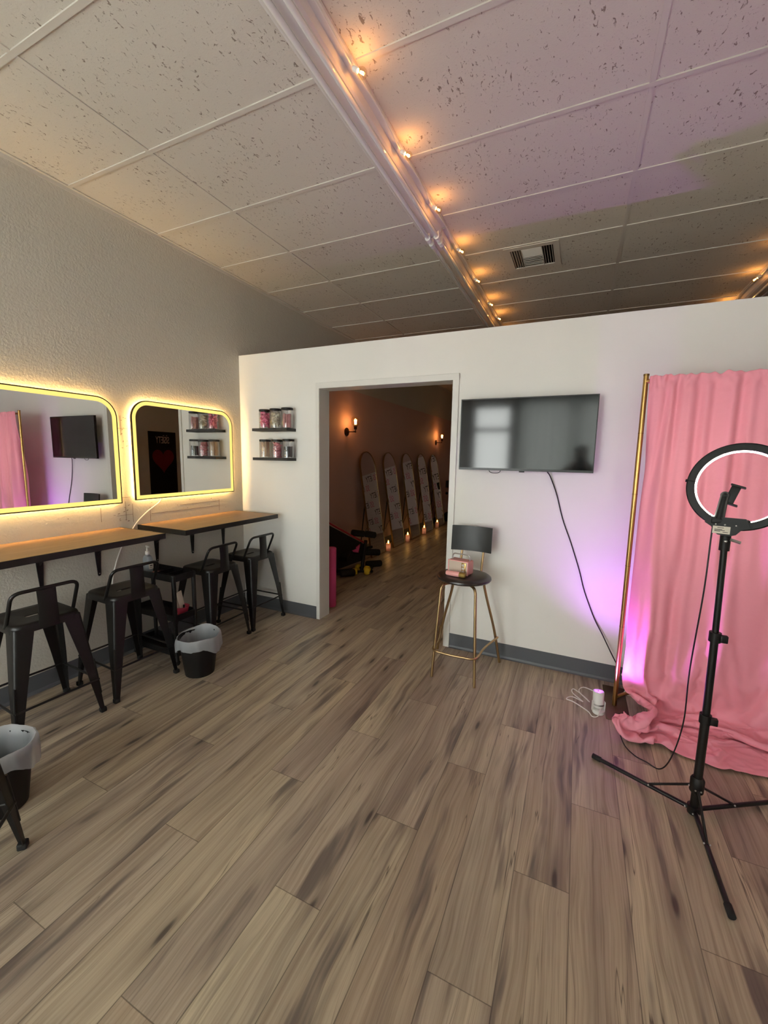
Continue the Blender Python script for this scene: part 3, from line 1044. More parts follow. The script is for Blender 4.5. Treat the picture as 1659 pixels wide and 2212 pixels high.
for sx, px in ((-1, -.075), (1, .085)):
    part('back_post', MB().tube([(px, .150, .66), (px, .175, .74), (px + .003, .206, .85), (px + .003, .214, .96)], .0085, 10), M['gold_pale'], gs)
# curved backrest
bk = []
for k in range(13):
    u = -1 + 2 * k / 12
    x = .148 * u
    y = .165 + .028 * (1 - u * u)
    yb = y + .014
    bk.append([(x, y - .003, .838), (x, y + .012, 1.022), (x, yb + .012, 1.022), (x, yb - .003, .838)])
part('backrest', MB().loft(bk), M['charcoal'], gs, angle=30)

# retro speaker and microphone on the seat
rd = thing('retro_speaker', 'pink and cream retro radio style speaker on the bar chair seat', 'speaker', (2.302, -.295, .7075), -.22)
part('case', MB().box2((-.078, -.045, .003), (.078, .045, .102), .012, 3), M['rose'], rd)
part('front_face', MB().box2((-.073, -.0475, .006), (.073, -.044, .098), .004, 2), M['beige_mesh'], rd)
part('front_trim', MB().band([(-.077, .004), (.077, .004), (.077, .101), (-.077, .101)], [(-.071, .009), (.071, .009), (.071, .096), (-.071, .096)], lambda a, b, d: (a, d, b), -.0485, -.043), M['pink_plastic'], rd, smooth=False)
pnl = part('control_panel', MB().box((.045, -.049, .053), (.032, .005, .078), None, .002), M['gold'], rd)
for zz in (.030, .053, .076):
    part('knob', MB().cyl((.045, -.0505, zz), (.045, -.058, zz), .0095, seg=16), M['label'], pnl)
hd = fillet([(-.066, 0, .085), (-.068, 0, .14), (.068, 0, .14), (.066, 0, .085)], .03, 6)
part('handle', MB().tube(hd, .0042, 8), M['steel'], rd)
for sx in (-1, 1):
    part('foot', MB().cyl((sx * .055, -.02, 0), (sx * .055, -.02, .004), .008, seg=10), M['rubber'], rd)
mc = thing('microphone', 'small pink microphone with gold mesh head lying on the bar chair seat', 'microphone', (2.285, -.395, .727), -.15)
part('handle', MB().lathe([(0, -.062), (.014, -.062), (.017, -.056), (.0185, .0), (.019, .035), (.017, .038), (0, .038)], (0, 0, 0), 18, Matrix.Rotation(PI / 2, 4, 'Y')), M['pink_plastic'], mc)
part('head', MB().lathe([(0, .036), (.018, .036), (.0195, .045), (.0195, .066), (.016, .078), (.007, .083), (0, .083)], (0, 0, 0), 18, Matrix.Rotation(PI / 2, 4, 'Y')), M['gold_mesh'], mc)

# ------------------------------------------------------------------ backdrop stand and curtain
bs = thing('backdrop_stand', 'gold pipe backdrop stand carrying the pink curtain', 'stand', (3.318, -.32, 0))
part('base_plate', MB().box2((-.055, -.175, .0), (.075, .24, .006), .003), M['brown_plate'], bs)
part('pole', MB().tube([(0, 0, .005), (0, 0, 2.0)], .0135, 16), M['gold'], bs)
for z in (.52, .90, 1.33, 1.68):
    part('joint', MB().cyl((0, 0, z - .002), (0, 0, z + .002), .0142, seg=16), M['gold_dull'], bs)
part('pole_cap', MB().cyl((0, 0, 1.997), (0, 0, 2.008), .0150, seg=16), M['gold_dull'], bs)
part('cross_rod', MB().tube([(.0, -.004, 1.968), (1.44, -.004, 1.968)], .012, 12), M['gold'], bs)
part('foot_bar', MB().tube(fillet([(.010, .0, .065), (.07, .075, .065), (1.37, .075, .065), (1.43, 0, .065)], .03, 4), .010, 12), M['gold'], bs)
part('pole', MB().tube([(1.44, 0, .005), (1.44, 0, 2.0)], .0135, 16), M['gold'], bs)
part('base_plate', MB().box2((1.38, -.175, .0), (1.50, .2, .006), .003), M['brown_plate'], bs)

# the settled lower part of the curtain in millimetres: first row left to right, then row to row changes
SETTLED_X = [
 [3376,-12,-11,-7,6,15,16,17,18,20,20,15,17,22,21,22,22,22,21,22,22,22,21,22,22,21,22,22,22,21,22,22,22,21,22,22,21,22,22,22,21,22,22,22,21,22,22,21,22,22,22,21,22,22,22,21,22,22,21,22,22,22,21,22],
 [-2,-1,1,0,0,0,0,0,0,0,0,0,0,0,1,0,0,0,0,0,0,-1,0,-1,0,1,0,1,0,0,0,0,0,0,0,0,0,0,0,-1,0,0,0,0,0,0,0,0,0,2,0,0,0,0,0,0,0,0,1,0,-1,-1,0,0],
 [1,0,-1,0,0,0,0,0,0,0,-1,1,0,-1,-1,0,0,0,0,0,0,0,0,1,-2,0,0,-1,2,0,0,0,0,0,0,0,0,0,0,0,0,0,0,-1,0,0,0,1,1,1,0,0,0,0,0,0,0,0,1,0,-1,-1,0,-1],
 [0,1,3,0,0,-1,0,0,-1,0,0,0,-1,0,0,0,0,0,0,0,0,0,0,0,-1,0,0,0,1,1,0,0,-1,0,0,-1,-1,0,0,0,0,0,0,0,0,0,0,1,0,-1,0,0,0,0,0,0,0,0,1,0,-1,0,0,0],
 [1,3,0,0,0,-1,0,0,0,0,0,-2,0,0,0,0,0,0,0,0,0,0,0,-1,-1,0,0,-1,1,0,0,0,0,0,0,0,-1,0,0,0,0,0,0,0,0,0,0,2,0,-1,0,0,0,0,0,0,0,1,-2,-1,0,1,0,0],
 [2,2,0,1,0,0,0,0,0,0,-1,0,-1,-1,0,0,0,0,0,0,0,0,0,0,-1,1,0,0,0,0,0,0,0,0,0,0,0,1,0,0,0,0,0,0,0,0,0,-1,-1,-2,0,1,0,0,0,0,0,0,-2,0,-1,0,0,-1],
 [1,1,2,0,0,-1,0,0,0,0,0,-1,0,0,0,0,0,0,0,0,0,0,0,-1,1,0,0,-1,0,1,0,0,0,0,0,-1,0,1,0,-1,0,0,-1,0,0,0,0,-1,0,-1,0,0,0,0,-1,0,1,-1,0,-1,0,0,-1,0],
 [1,2,0,1,1,-1,0,0,0,0,0,-1,-1,-1,0,0,0,-1,0,0,0,0,0,-1,0,-1,0,0,-1,0,0,0,0,0,0,0,1,0,-1,0,0,0,0,0,0,0,0,0,-1,-1,0,0,0,0,0,0,0,0,-1,-2,1,0,0,-1],
 [1,1,1,2,0,0,0,0,0,0,-1,0,0,0,-1,0,0,0,0,1,0,0,-1,-1,1,0,0,0,0,1,0,0,0,0,0,-1,0,1,0,0,-1,0,0,0,0,0,0,-1,0,0,0,0,1,0,0,0,0,0,0,1,0,0,0,0],
 [1,1,0,-1,-1,-1,0,0,0,0,0,-1,-1,-1,0,0,0,0,0,0,0,0,-1,-2,1,0,0,0,0,1,0,0,0,0,0,0,1,0,0,-1,0,0,0,0,-1,0,0,0,0,1,0,0,0,0,0,0,0,0,-1,-1,0,0,0,0],
 [2,1,2,0,0,0,0,0,0,0,0,-1,0,0,0,0,-1,0,0,0,0,0,-1,1,1,-1,0,0,-1,1,0,0,1,0,0,-1,1,-1,0,0,0,0,0,0,0,0,0,-1,0,1,0,0,0,0,0,0,0,0,0,1,0,0,-1,-1],
 [2,2,1,0,0,-1,0,0,0,1,-1,0,-1,-1,1,0,0,0,0,0,0,0,0,1,1,0,0,0,0,0,0,0,0,0,0,0,1,0,0,0,0,0,0,0,0,0,0,0,0,0,0,0,0,-1,0,0,0,0,0,0,0,0,0,0],
 [1,1,0,1,-2,0,0,0,-1,0,0,0,-1,-1,0,0,-1,0,0,0,0,0,0,0,1,0,0,0,0,0,1,0,0,0,-1,1,1,0,-1,-1,0,-1,0,0,0,0,0,0,0,0,0,0,0,0,0,0,1,1,1,0,0,-1,-1,-1],
 [2,1,1,3,-1,0,0,0,1,0,-1,0,0,0,0,0,1,0,0,0,0,1,0,1,-1,-1,0,0,0,0,0,0,0,0,0,0,1,0,0,0,0,0,0,0,0,0,0,0,0,0,0,0,0,0,0,0,0,0,1,0,0,-1,0,0],
 [2,0,1,-1,0,0,0,0,0,0,0,-1,-1,-1,1,0,0,0,0,0,1,0,1,0,0,0,0,1,0,-1,0,0,0,0,1,1,1,-1,0,0,0,0,0,0,0,0,0,0,0,0,0,0,0,0,-1,0,0,1,1,3,0,-1,0,0],
 [3,1,1,0,0,0,0,0,0,0,0,0,0,-1,0,0,0,0,1,0,0,0,1,1,0,0,0,0,0,0,1,0,0,0,0,2,0,-1,-1,-1,0,0,0,0,-1,0,0,0,0,0,0,1,0,0,0,0,0,0,2,1,-1,0,-1,-1],
 [-1,1,1,0,-1,0,1,0,0,1,0,-1,-1,0,0,0,0,0,0,0,0,0,0,-1,-1,0,0,0,-1,-1,0,0,0,1,0,1,0,-1,0,0,0,0,0,0,0,0,0,-1,1,0,1,0,0,0,0,0,0,0,1,0,0,-1,0,0],
 [1,0,1,0,0,0,0,0,0,0,-1,-1,-1,-1,1,0,0,0,0,1,0,1,2,0,-1,0,0,1,0,0,0,0,0,0,1,0,1,-1,-1,0,0,0,0,0,0,-1,0,0,0,0,0,0,0,0,0,0,1,1,2,-2,-1,-1,-1,0],
 [0,0,1,1,0,0,0,1,0,0,0,-1,-1,-1,0,0,0,0,0,0,0,0,0,-1,-2,0,0,0,0,0,0,0,0,0,0,1,-1,-1,0,-1,0,0,0,-1,0,0,0,-1,0,0,0,0,1,0,0,0,0,0,-1,-1,0,-1,0,0],
 [-1,1,0,0,0,0,1,0,1,1,0,-1,0,0,0,0,-1,0,0,0,1,0,0,-1,-1,0,0,1,0,1,0,0,0,0,0,0,0,-1,-1,0,0,0,0,0,0,0,0,-1,0,0,0,0,0,-1,0,1,0,0,-1,-1,-1,0,-1,-1],
 [1,0,0,1,-1,0,0,1,0,0,-1,0,-1,-1,1,0,0,0,0,0,0,1,0,0,-2,0,0,0,0,0,0,0,0,0,0,0,-1,-1,0,0,0,0,0,0,-1,0,-1,0,-1,0,0,0,0,0,0,0,0,-1,-1,-1,-1,-1,0,0],
 [-1,0,1,0,-1,1,1,0,1,0,0,-1,-1,-1,0,0,-1,0,0,0,0,0,0,-1,-1,0,0,0,1,1,0,1,0,0,0,0,-1,-1,-1,-1,0,0,0,0,0,0,0,0,0,0,0,0,0,0,0,0,0,0,-1,-2,0,0,-1,0],
 [0,0,0,1,-1,0,0,1,0,1,3,0,-1,0,0,0,2,0,0,0,0,0,-3,-1,0,0,0,1,0,0,0,0,0,1,0,0,-1,-1,0,0,0,0,0,0,0,0,0,0,0,-2,0,1,0,0,-1,0,1,0,-1,-1,-1,-1,0,0],
 [0,0,1,0,0,0,1,0,1,0,0,0,0,-1,0,2,2,0,0,0,0,0,-2,-3,-1,1,-1,0,1,0,0,0,1,0,0,0,-2,-1,-1,0,0,0,0,0,0,-1,-1,0,0,-1,1,0,0,0,0,0,0,-1,-1,-1,-1,0,0,-1],
 [-2,0,0,1,-1,1,0,1,1,1,-2,-1,-1,-1,-1,4,3,0,0,0,1,0,-1,1,1,0,0,0,1,0,1,0,0,0,0,0,-2,-1,0,0,0,0,0,0,-1,0,0,1,0,1,0,0,0,0,0,0,0,0,-2,-1,-1,-1,-1,0],
 [-1,0,0,0,-1,0,1,0,1,1,0,-1,-1,0,-1,-2,0,1,1,1,0,0,0,1,0,0,0,0,1,0,1,0,0,0,0,0,-2,0,-1,0,0,0,0,-1,0,0,0,0,0,2,0,0,0,0,0,0,0,-1,-1,-1,-1,0,0,0],
 [-1,0,0,1,-1,3,1,1,1,2,5,0,0,-1,-1,0,1,0,-1,-1,-1,0,1,1,1,0,0,0,1,0,0,0,0,-1,-1,-1,-2,0,0,0,0,0,0,0,0,0,-1,1,1,2,1,0,0,0,0,0,0,-1,-1,-1,-1,-1,-1,-2],
 [-2,-2,-1,0,-1,3,1,0,0,1,4,-1,-1,-1,-1,0,0,0,0,0,0,-1,2,0,1,0,0,-1,0,0,1,0,0,0,0,-1,-5,-1,-1,0,-1,0,-1,-1,0,0,0,1,1,1,0,0,0,0,-1,0,-1,-1,-2,-1,-1,0,0,-1],
 [-5,-1,-3,0,0,3,1,1,0,1,3,1,-1,-2,-2,0,0,0,0,0,0,0,1,-1,1,-1,0,0,0,0,0,1,0,0,0,-1,-2,-1,0,0,0,-1,0,0,0,0,-1,2,1,1,0,0,0,0,0,0,-1,-1,-1,-2,-1,-1,-1,-2],
 [-4,-1,0,0,1,1,2,1,0,1,4,1,-1,-1,-2,-2,0,0,1,-1,-1,-1,-3,0,2,0,0,-1,-1,0,0,0,-1,0,1,-2,-2,0,-1,-1,0,0,-1,-1,0,0,0,1,2,0,0,0,0,0,0,-1,-5,-3,-1,-1,-1,-1,-1,-2],
 [0,-6,3,-2,1,1,1,1,1,2,3,2,0,0,0,-1,-1,0,0,-1,-1,0,-1,0,1,-1,0,-1,-1,1,-1,0,0,0,0,-3,-1,-1,0,0,-1,0,-1,0,0,-1,-1,-1,-2,0,0,0,0,0,-1,-1,-6,-6,-1,-1,-1,0,-1,-2],
 [2,-1,1,1,2,2,2,2,3,3,2,6,-1,0,-1,-1,-4,0,-1,0,0,-1,3,1,-1,0,0,-1,-1,0,0,0,0,0,-1,-4,1,0,-1,-1,-1,-1,0,-1,0,-1,-1,-2,0,0,0,0,0,1,0,-5,-1,-2,-5,-1,-1,-1,-1,-2],
 [2,-1,1,0,1,1,1,2,2,2,0,1,0,-1,-1,0,-2,-1,0,-1,-1,0,-1,0,0,0,0,-1,-1,0,0,0,0,-1,-1,0,-4,-1,-1,-1,-1,-1,-1,0,0,-1,-1,-1,-1,-1,-1,0,0,0,-1,5,0,1,-3,-1,-1,-1,-3,-2],
 [2,-1,-1,2,2,4,6,2,3,3,-2,9,1,-1,0,-1,-2,1,-1,-1,0,-1,-2,1,0,0,0,-1,-1,-1,0,0,-1,0,-2,-3,-1,0,0,-1,0,-1,-1,0,0,-1,0,0,0,0,0,0,-2,-1,3,-3,-1,-2,-2,-1,-1,-1,-3,-3],
 [0,3,-6,5,1,2,3,3,3,3,-1,6,4,-1,0,-1,-1,-1,0,0,-1,-1,0,0,-1,0,1,-2,-1,-2,-1,-1,0,0,-3,-5,-1,-1,0,-1,-1,-1,-1,0,-2,-1,-1,0,0,0,0,0,1,2,0,-7,-2,-2,-1,-2,-1,-3,-3,-3],
 [-1,5,-1,3,2,0,3,3,3,-1,0,4,12,-1,-2,0,0,-3,-2,-1,0,-1,0,0,-1,1,0,-1,-2,-1,-1,-1,0,-1,-4,-5,-1,0,0,0,-1,-1,-1,-1,-1,-1,-1,0,0,-1,1,0,1,0,-3,-6,-1,-3,-2,-1,-1,-4,-6,-3],
 [-1,2,5,3,8,0,0,5,4,0,-1,2,8,2,0,-1,0,3,-1,0,-1,0,0,1,1,1,0,-1,-1,-1,-1,0,-1,-2,-6,-2,0,0,-1,-2,-1,-1,-1,-1,-1,-1,-1,0,0,0,0,0,-1,-3,-5,-1,-3,-4,-1,-1,-5,-7,-4,-4],
 [2,-6,9,-2,8,2,2,1,0,-6,0,0,7,9,0,-2,3,1,1,0,-1,-1,1,1,2,4,0,-2,-1,-1,-2,-2,-1,-5,-1,-2,0,0,0,-1,-1,-1,-1,-2,-1,-2,-1,-1,0,0,0,-1,-1,-3,-6,-1,-5,-4,-1,-1,1,-1,-4,-4],
 [2,3,9,9,7,6,0,1,2,-1,1,1,6,11,3,-1,2,0,2,1,1,1,0,0,3,-5,-1,-1,-1,-2,-1,-2,-2,-5,-4,-2,0,0,1,-1,-1,-1,-1,-1,-2,-1,-1,0,0,-1,1,2,-2,-5,-4,-1,1,1,-1,-2,0,-8,-4,-3],
 [4,4,7,10,11,10,-2,0,0,0,2,1,0,11,0,2,2,0,2,1,2,2,3,1,2,4,2,1,-2,-1,-2,-2,-2,-2,-2,-1,0,0,-1,-1,-1,-1,-2,-2,-2,-2,-1,-2,0,1,1,-2,-7,-6,-3,-1,1,-4,-2,-1,-2,0,-2,-9],
 [4,7,4,8,10,3,0,-1,0,0,3,2,2,7,3,3,0,0,0,3,2,2,2,1,1,4,-10,1,-2,-2,-3,-2,-3,2,5,0,0,0,0,-1,-2,-2,-2,-2,-2,-1,-1,-2,-1,0,0,-5,-4,-3,-1,-1,0,-3,-1,-1,-2,-8,-7,-10],
 [4,10,-1,8,3,8,11,-2,0,3,2,-1,1,1,11,3,-3,0,0,1,2,3,2,2,1,-6,5,3,-3,-3,-2,-3,-3,-1,0,4,0,-1,-3,-2,-1,-2,-2,-2,-3,-1,-1,-1,-2,-1,-2,1,2,-2,-1,-1,-1,1,-1,-2,-2,-6,-4,-10],
 [6,10,6,6,7,9,6,3,-2,4,3,3,-2,1,-5,-1,0,-1,0,0,1,1,2,1,-5,-2,-1,-10,-3,-3,-3,-3,-3,-5,-7,0,0,0,-4,-1,-2,-2,-2,-2,-2,-1,-1,-1,-1,-3,-2,0,2,1,-2,-1,-11,0,-2,-2,-10,1,-11,-10],
 [8,9,9,0,9,10,4,5,1,4,0,0,3,-1,-6,-4,1,0,0,0,0,0,0,-1,-3,-6,-8,-3,-3,-3,-3,-4,-6,-7,-3,-1,-2,-4,-3,-2,-2,-2,-2,-3,0,0,0,-2,-4,-4,-5,-3,1,7,-1,-1,2,3,-2,-1,-2,-11,-11,-9],
 [8,3,12,11,11,9,11,8,3,3,6,5,3,-8,-4,-4,-1,0,-1,-1,-1,0,-1,-1,-7,-6,-10,-9,-3,-4,-4,-3,-6,-3,-2,-2,0,-4,-1,-2,-2,-2,-1,0,0,0,-5,-3,-5,-5,-5,-6,-7,-3,0,0,5,2,-2,-9,-8,-1,-10,-11],
 [8,4,12,10,12,9,11,12,5,3,5,6,7,10,-5,-4,-4,-1,0,0,0,-3,-6,-6,-4,-10,-8,-4,-5,-4,-4,-4,-2,-2,-2,-2,-3,-4,-5,-2,-1,0,0,1,0,-4,-4,-4,-5,-4,-2,-5,-3,-6,1,-2,0,0,-2,-9,-11,-7,-11,-11],
 [10,5,4,12,5,9,10,10,7,9,2,4,1,9,-2,-4,-3,0,-1,-2,-5,-8,-8,-9,-8,3,3,0,-2,-2,-4,-4,1,2,-1,-1,-2,-2,1,1,0,0,0,-1,-2,-4,-3,-4,1,0,-5,-5,-7,-7,-4,-2,-2,-12,-1,-6,-8,-9,1,-11],
 [11,9,-4,5,0,9,9,9,8,7,-1,2,2,9,1,-3,-3,-2,-2,-6,-8,-7,-7,-7,-4,0,3,2,-2,-2,0,-1,-1,0,2,1,-1,0,0,0,1,-1,-2,-2,-3,-2,-2,-1,-4,-5,-7,-7,-7,-4,-4,-2,-3,0,-1,4,-7,-10,-12,1],
 [-6,10,7,-4,5,9,11,10,7,7,0,-6,-1,-4,2,-2,-2,-3,-2,3,-3,-6,-7,-5,0,0,1,4,-2,-3,-4,-1,-1,-2,0,1,-1,0,1,1,0,-3,-3,-4,-5,-4,-2,-1,-3,-6,-7,-5,-2,-2,-3,-3,-5,-2,-2,-5,-11,-10,-4,-9],
 [10,7,9,10,11,7,12,10,9,8,-2,-3,-1,-6,5,-2,-2,-1,-2,-2,5,5,1,3,1,0,2,-1,2,-3,-2,-1,-2,-1,-1,-1,0,1,0,0,0,-1,-3,-5,-4,-3,-2,-2,-3,-6,-5,-4,-4,-4,-4,-4,-7,-2,-5,-7,3,-11,-10,-10],
 [10,6,10,4,9,3,7,7,9,1,3,-1,-8,-4,-8,-1,-1,-2,-2,-3,-1,-5,1,2,6,4,-5,-3,-6,-1,0,-1,0,0,0,-2,2,0,0,0,0,1,3,3,1,-2,-2,-1,-10,-6,-4,-3,-3,-3,-2,-2,-3,-3,-9,-9,-9,-7,-9,-9],
 [10,10,9,7,9,3,5,10,5,10,1,0,-7,-8,-6,0,0,-2,-3,-4,-8,-3,-1,0,-4,-11,-6,-3,2,1,1,1,0,0,-2,-2,-2,0,-1,-1,0,2,-1,-3,-4,-3,-3,-3,-4,-2,-3,-3,-3,-4,-3,-4,-2,1,-11,-8,10,3,-7,6],
 [-5,7,7,12,-12,3,5,6,8,6,2,-8,-1,-3,-1,0,0,-4,-4,-6,-5,-2,0,-1,2,-4,-6,-3,1,1,1,1,0,0,1,-1,-2,0,0,0,-1,2,-6,-5,-4,-2,-3,-8,3,-1,-1,-3,-4,-3,-3,-4,-1,-9,-8,-2,-5,6,0,-1],
 [9,10,5,0,4,1,4,4,10,3,10,-2,-1,4,10,0,-1,-4,-3,1,-5,-2,-3,-2,-6,-7,0,-3,-1,-1,0,0,-1,-1,-2,-3,0,0,1,1,1,1,-3,-4,-4,-3,-6,-4,-7,-7,-5,-3,-3,-2,-2,-2,-1,-10,-4,1,0,4,5,4],
 [8,5,2,-3,-4,5,3,0,7,2,-2,1,0,-10,5,0,0,-3,-2,-3,6,-3,-2,-2,-4,3,4,1,-2,-1,-1,0,-1,-2,-2,2,1,0,0,0,0,-5,0,-2,0,-3,-8,-6,-6,-4,-4,-3,-2,-3,-4,-3,-3,-3,3,6,-8,-6,8,2],
 [-6,-2,2,10,4,0,3,3,-2,-4,-1,-2,-6,4,-11,2,-1,-2,-3,-1,-6,0,0,0,-4,3,3,4,1,0,0,-1,3,-4,-2,-3,-3,-1,-1,-1,-1,1,4,1,-1,-7,-6,-7,-1,-4,-2,-2,-2,-2,-2,-2,-6,1,5,-6,6,11,10,5],
 [1,-8,1,3,6,1,0,2,-5,-5,3,3,-7,-8,-9,-6,-5,-2,-2,-2,-2,0,0,0,11,5,3,3,4,1,0,1,-4,0,-3,-2,-2,-2,-1,-2,-3,-1,0,0,-9,-8,-5,-7,-4,-2,-2,-2,-3,-3,-2,-2,-9,-5,3,6,5,-1,1,9],
 [-8,1,-9,3,12,3,-2,-2,-3,-4,-7,0,-8,-8,-9,-6,-8,-2,-1,-2,4,0,0,-1,0,4,5,4,0,2,2,1,-8,-5,-3,-3,-2,-1,-2,-1,-2,-1,5,0,2,4,3,-4,-5,-2,-3,-4,-4,-3,-3,-10,-1,4,3,11,3,2,3,10],
 [-8,-8,-9,-10,-3,-4,-2,-4,-3,-10,-6,-10,-6,-12,-7,-2,-6,-3,-3,-4,-4,1,-1,0,0,6,-1,0,3,2,2,-2,-4,-3,-3,-2,-1,-1,0,0,2,1,3,10,10,9,9,2,-5,-4,-2,-2,-1,-1,0,4,4,2,3,2,3,5,4,4],
 [-10,-8,-2,-6,2,-5,-4,-3,-6,-11,-6,-8,1,-13,-2,-4,-4,-2,-4,-5,-3,-4,-1,-1,0,-1,5,2,3,2,2,-11,-1,-2,-1,-1,0,1,0,0,-1,0,0,8,9,8,7,9,7,-1,1,1,0,1,1,3,3,3,3,-3,0,5,5,3],
 [-9,-8,-8,-10,-9,-5,-5,-4,-6,-7,-7,-10,-9,-8,1,-9,-1,-6,-5,-3,-3,-1,-2,0,-1,-3,0,-1,0,2,0,-4,2,2,2,0,1,0,0,0,0,0,0,1,8,10,10,8,7,0,2,3,3,2,0,1,1,2,2,6,2,4,11,6],
 [-8,-10,1,-10,-9,-6,-5,-5,-5,-6,-6,-9,-13,-8,-6,3,1,-2,-2,-2,-1,0,0,-1,-3,0,-1,4,2,2,-12,4,1,3,3,1,0,1,0,0,0,0,0,0,3,8,9,-4,-7,4,3,3,3,0,1,-2,2,1,-2,-4,4,6,5,8],
 [-8,-9,-8,-6,-9,-5,-5,-6,-6,-7,-10,-9,-6,-7,-1,-6,-8,2,0,0,0,0,0,-2,0,0,-5,-4,-3,-1,-6,-3,0,-1,-2,1,0,-1,0,-1,0,0,0,0,-1,-5,4,7,-3,1,4,3,0,3,0,3,-2,0,-2,-6,-4,0,6,7],
 [-5,-8,-7,-2,-9,-4,-4,-6,-7,-7,-9,-8,-4,7,-5,1,5,1,3,-1,-1,-1,-3,0,-2,-5,1,2,0,-10,2,-2,-2,-1,0,1,1,1,1,1,1,0,0,1,-3,3,-11,4,5,4,3,1,4,-1,-1,-1,0,1,-1,-3,2,2,3,7],
 [2,-6,-9,-11,-9,-5,-3,-6,-6,-7,-9,-7,1,6,2,-3,0,2,2,0,0,0,1,-3,2,1,-1,-1,4,-2,4,-1,-1,-1,-1,0,-1,0,0,0,0,0,0,0,0,-2,6,-10,1,3,2,4,0,-1,-2,-4,0,-1,-3,1,3,1,2,4],
 [3,6,-11,0,-6,-5,-3,-7,-7,-6,-8,5,3,3,1,1,2,-2,-6,0,-1,-2,-2,2,0,7,1,0,-6,8,3,4,-1,-1,0,-1,1,0,0,0,0,2,1,0,4,6,0,13,5,7,4,1,2,2,2,-1,-2,-2,-4,3,1,2,1,1],
 [-10,-6,-7,-10,-5,-4,-2,-6,-6,-6,-3,-1,4,0,-4,1,1,-2,2,-1,-1,0,1,1,3,0,2,3,1,1,-3,4,4,1,0,0,0,1,1,1,1,0,1,2,4,4,-2,2,4,2,3,3,4,2,2,-1,-1,-5,4,4,1,2,2,2],
 [-8,-10,1,-8,-4,-3,-5,-3,-5,-7,9,5,3,0,1,0,-6,0,-2,-1,1,1,0,-1,-4,-3,3,1,5,-4,2,2,5,4,3,3,2,2,1,1,0,-1,-1,-1,0,-6,6,-5,8,8,3,5,5,10,3,0,-3,0,3,4,3,2,2,2],
 [0,-8,-8,-6,-3,-3,-5,-5,-3,8,6,9,3,-1,1,-5,-4,-1,0,1,0,0,-1,-2,1,-2,-3,-1,2,6,4,3,4,5,4,3,3,1,1,0,-1,-1,-1,-2,-3,-4,-5,1,2,4,7,4,0,3,3,1,1,4,3,2,5,2,1,1],
 [-12,-8,-12,-1,-1,-3,-6,-4,-7,11,10,-5,4,3,2,-1,0,0,1,2,2,1,-1,-1,-5,-2,1,2,-2,2,3,4,4,4,5,4,3,2,1,0,0,-1,-2,-3,-3,-2,0,6,5,0,2,5,3,3,4,1,3,2,3,4,0,3,3,-1],
 [-8,-9,2,-4,3,-4,-5,-3,11,7,6,10,-6,2,9,9,1,2,2,1,2,-3,0,-1,-3,-2,-1,0,5,2,4,5,4,5,5,4,3,1,1,3,-3,-2,-2,-2,-4,-1,-6,1,4,7,2,3,3,3,4,5,4,3,4,2,6,4,1,4],
 [-7,5,3,-2,-6,-5,-6,-4,-8,-3,6,-3,4,0,6,3,1,2,2,3,-2,-4,-5,-6,-3,-1,-1,-2,0,1,4,4,4,4,4,4,1,2,2,1,1,-2,-3,-2,-4,-3,-3,0,1,-4,0,-1,3,0,5,8,3,3,3,5,4,6,6,4],
 [-8,-7,-3,-7,-8,-7,-9,-5,-1,0,3,3,-4,-2,1,0,1,2,2,2,-2,-1,-3,-2,0,-1,-1,0,0,3,1,-2,-5,-3,-2,0,0,2,2,2,1,-1,0,-3,-1,-3,3,-1,-2,-1,-2,0,-2,2,4,9,4,3,2,2,5,5,4,6],
 [-5,-4,-12,1,-2,-8,-3,-6,-1,4,-3,-5,5,-3,5,8,1,0,1,2,6,7,3,2,1,3,-1,-3,-4,-5,-7,-6,-1,0,0,-1,2,0,1,2,2,-1,-2,0,-1,-2,-5,-1,-7,0,0,0,5,4,5,1,3,4,4,4,3,3,4,4],
 [-3,-6,-6,-10,-6,-10,-11,-7,-10,-4,-5,-5,-11,0,2,6,0,1,2,-2,2,6,4,6,7,2,-6,-6,-8,-7,-3,1,1,-1,0,0,1,2,1,-2,1,2,-2,-2,-3,-4,-3,-6,0,0,4,1,2,-1,-2,1,3,4,4,4,4,3,4,4],
 [-3,-4,2,-4,-8,-10,-10,-12,-7,-8,-8,-6,-1,-8,0,-10,1,1,0,-3,-3,-1,7,3,0,4,0,-1,-1,0,1,-1,0,1,1,3,2,1,1,1,1,1,-1,-4,-2,-1,4,0,0,0,-2,2,2,5,2,-1,3,3,3,2,3,4,4,4],
 [-1,-7,-12,-2,-9,-8,-11,-11,-7,-11,-12,0,-6,-2,-4,-8,2,2,-3,2,0,0,0,1,5,4,4,3,3,1,-1,1,1,1,1,1,1,2,2,1,1,-2,1,4,-1,5,-3,3,2,3,1,0,0,1,4,6,3,3,2,3,4,3,3,4],
 [-2,-8,-9,-6,-2,-12,-12,-12,-11,-11,-11,-9,-9,-5,-8,-6,2,2,4,0,4,4,3,2,3,4,3,2,-1,1,1,1,0,1,0,1,2,3,-1,-3,-1,0,4,2,4,1,4,2,3,2,3,3,1,0,2,5,3,3,3,3,2,4,4,3],
 [-5,-9,4,-9,-8,-5,-12,-10,-11,-7,-7,-11,-9,-3,-11,7,3,3,-1,2,3,3,5,7,3,-2,3,2,1,1,1,1,1,0,1,1,2,2,4,3,-1,-1,0,2,4,2,5,3,3,0,5,2,2,-1,0,3,4,3,3,3,3,3,3,4],
 [-9,0,-10,-7,-6,-12,-12,-12,-11,-6,-2,-2,-4,-10,-5,-6,-2,-3,5,3,3,4,2,-1,1,1,6,2,2,1,1,0,1,1,1,1,1,2,-1,0,-2,1,0,-2,-1,2,0,3,3,3,-1,1,1,0,-2,2,4,2,3,3,3,4,3,3],
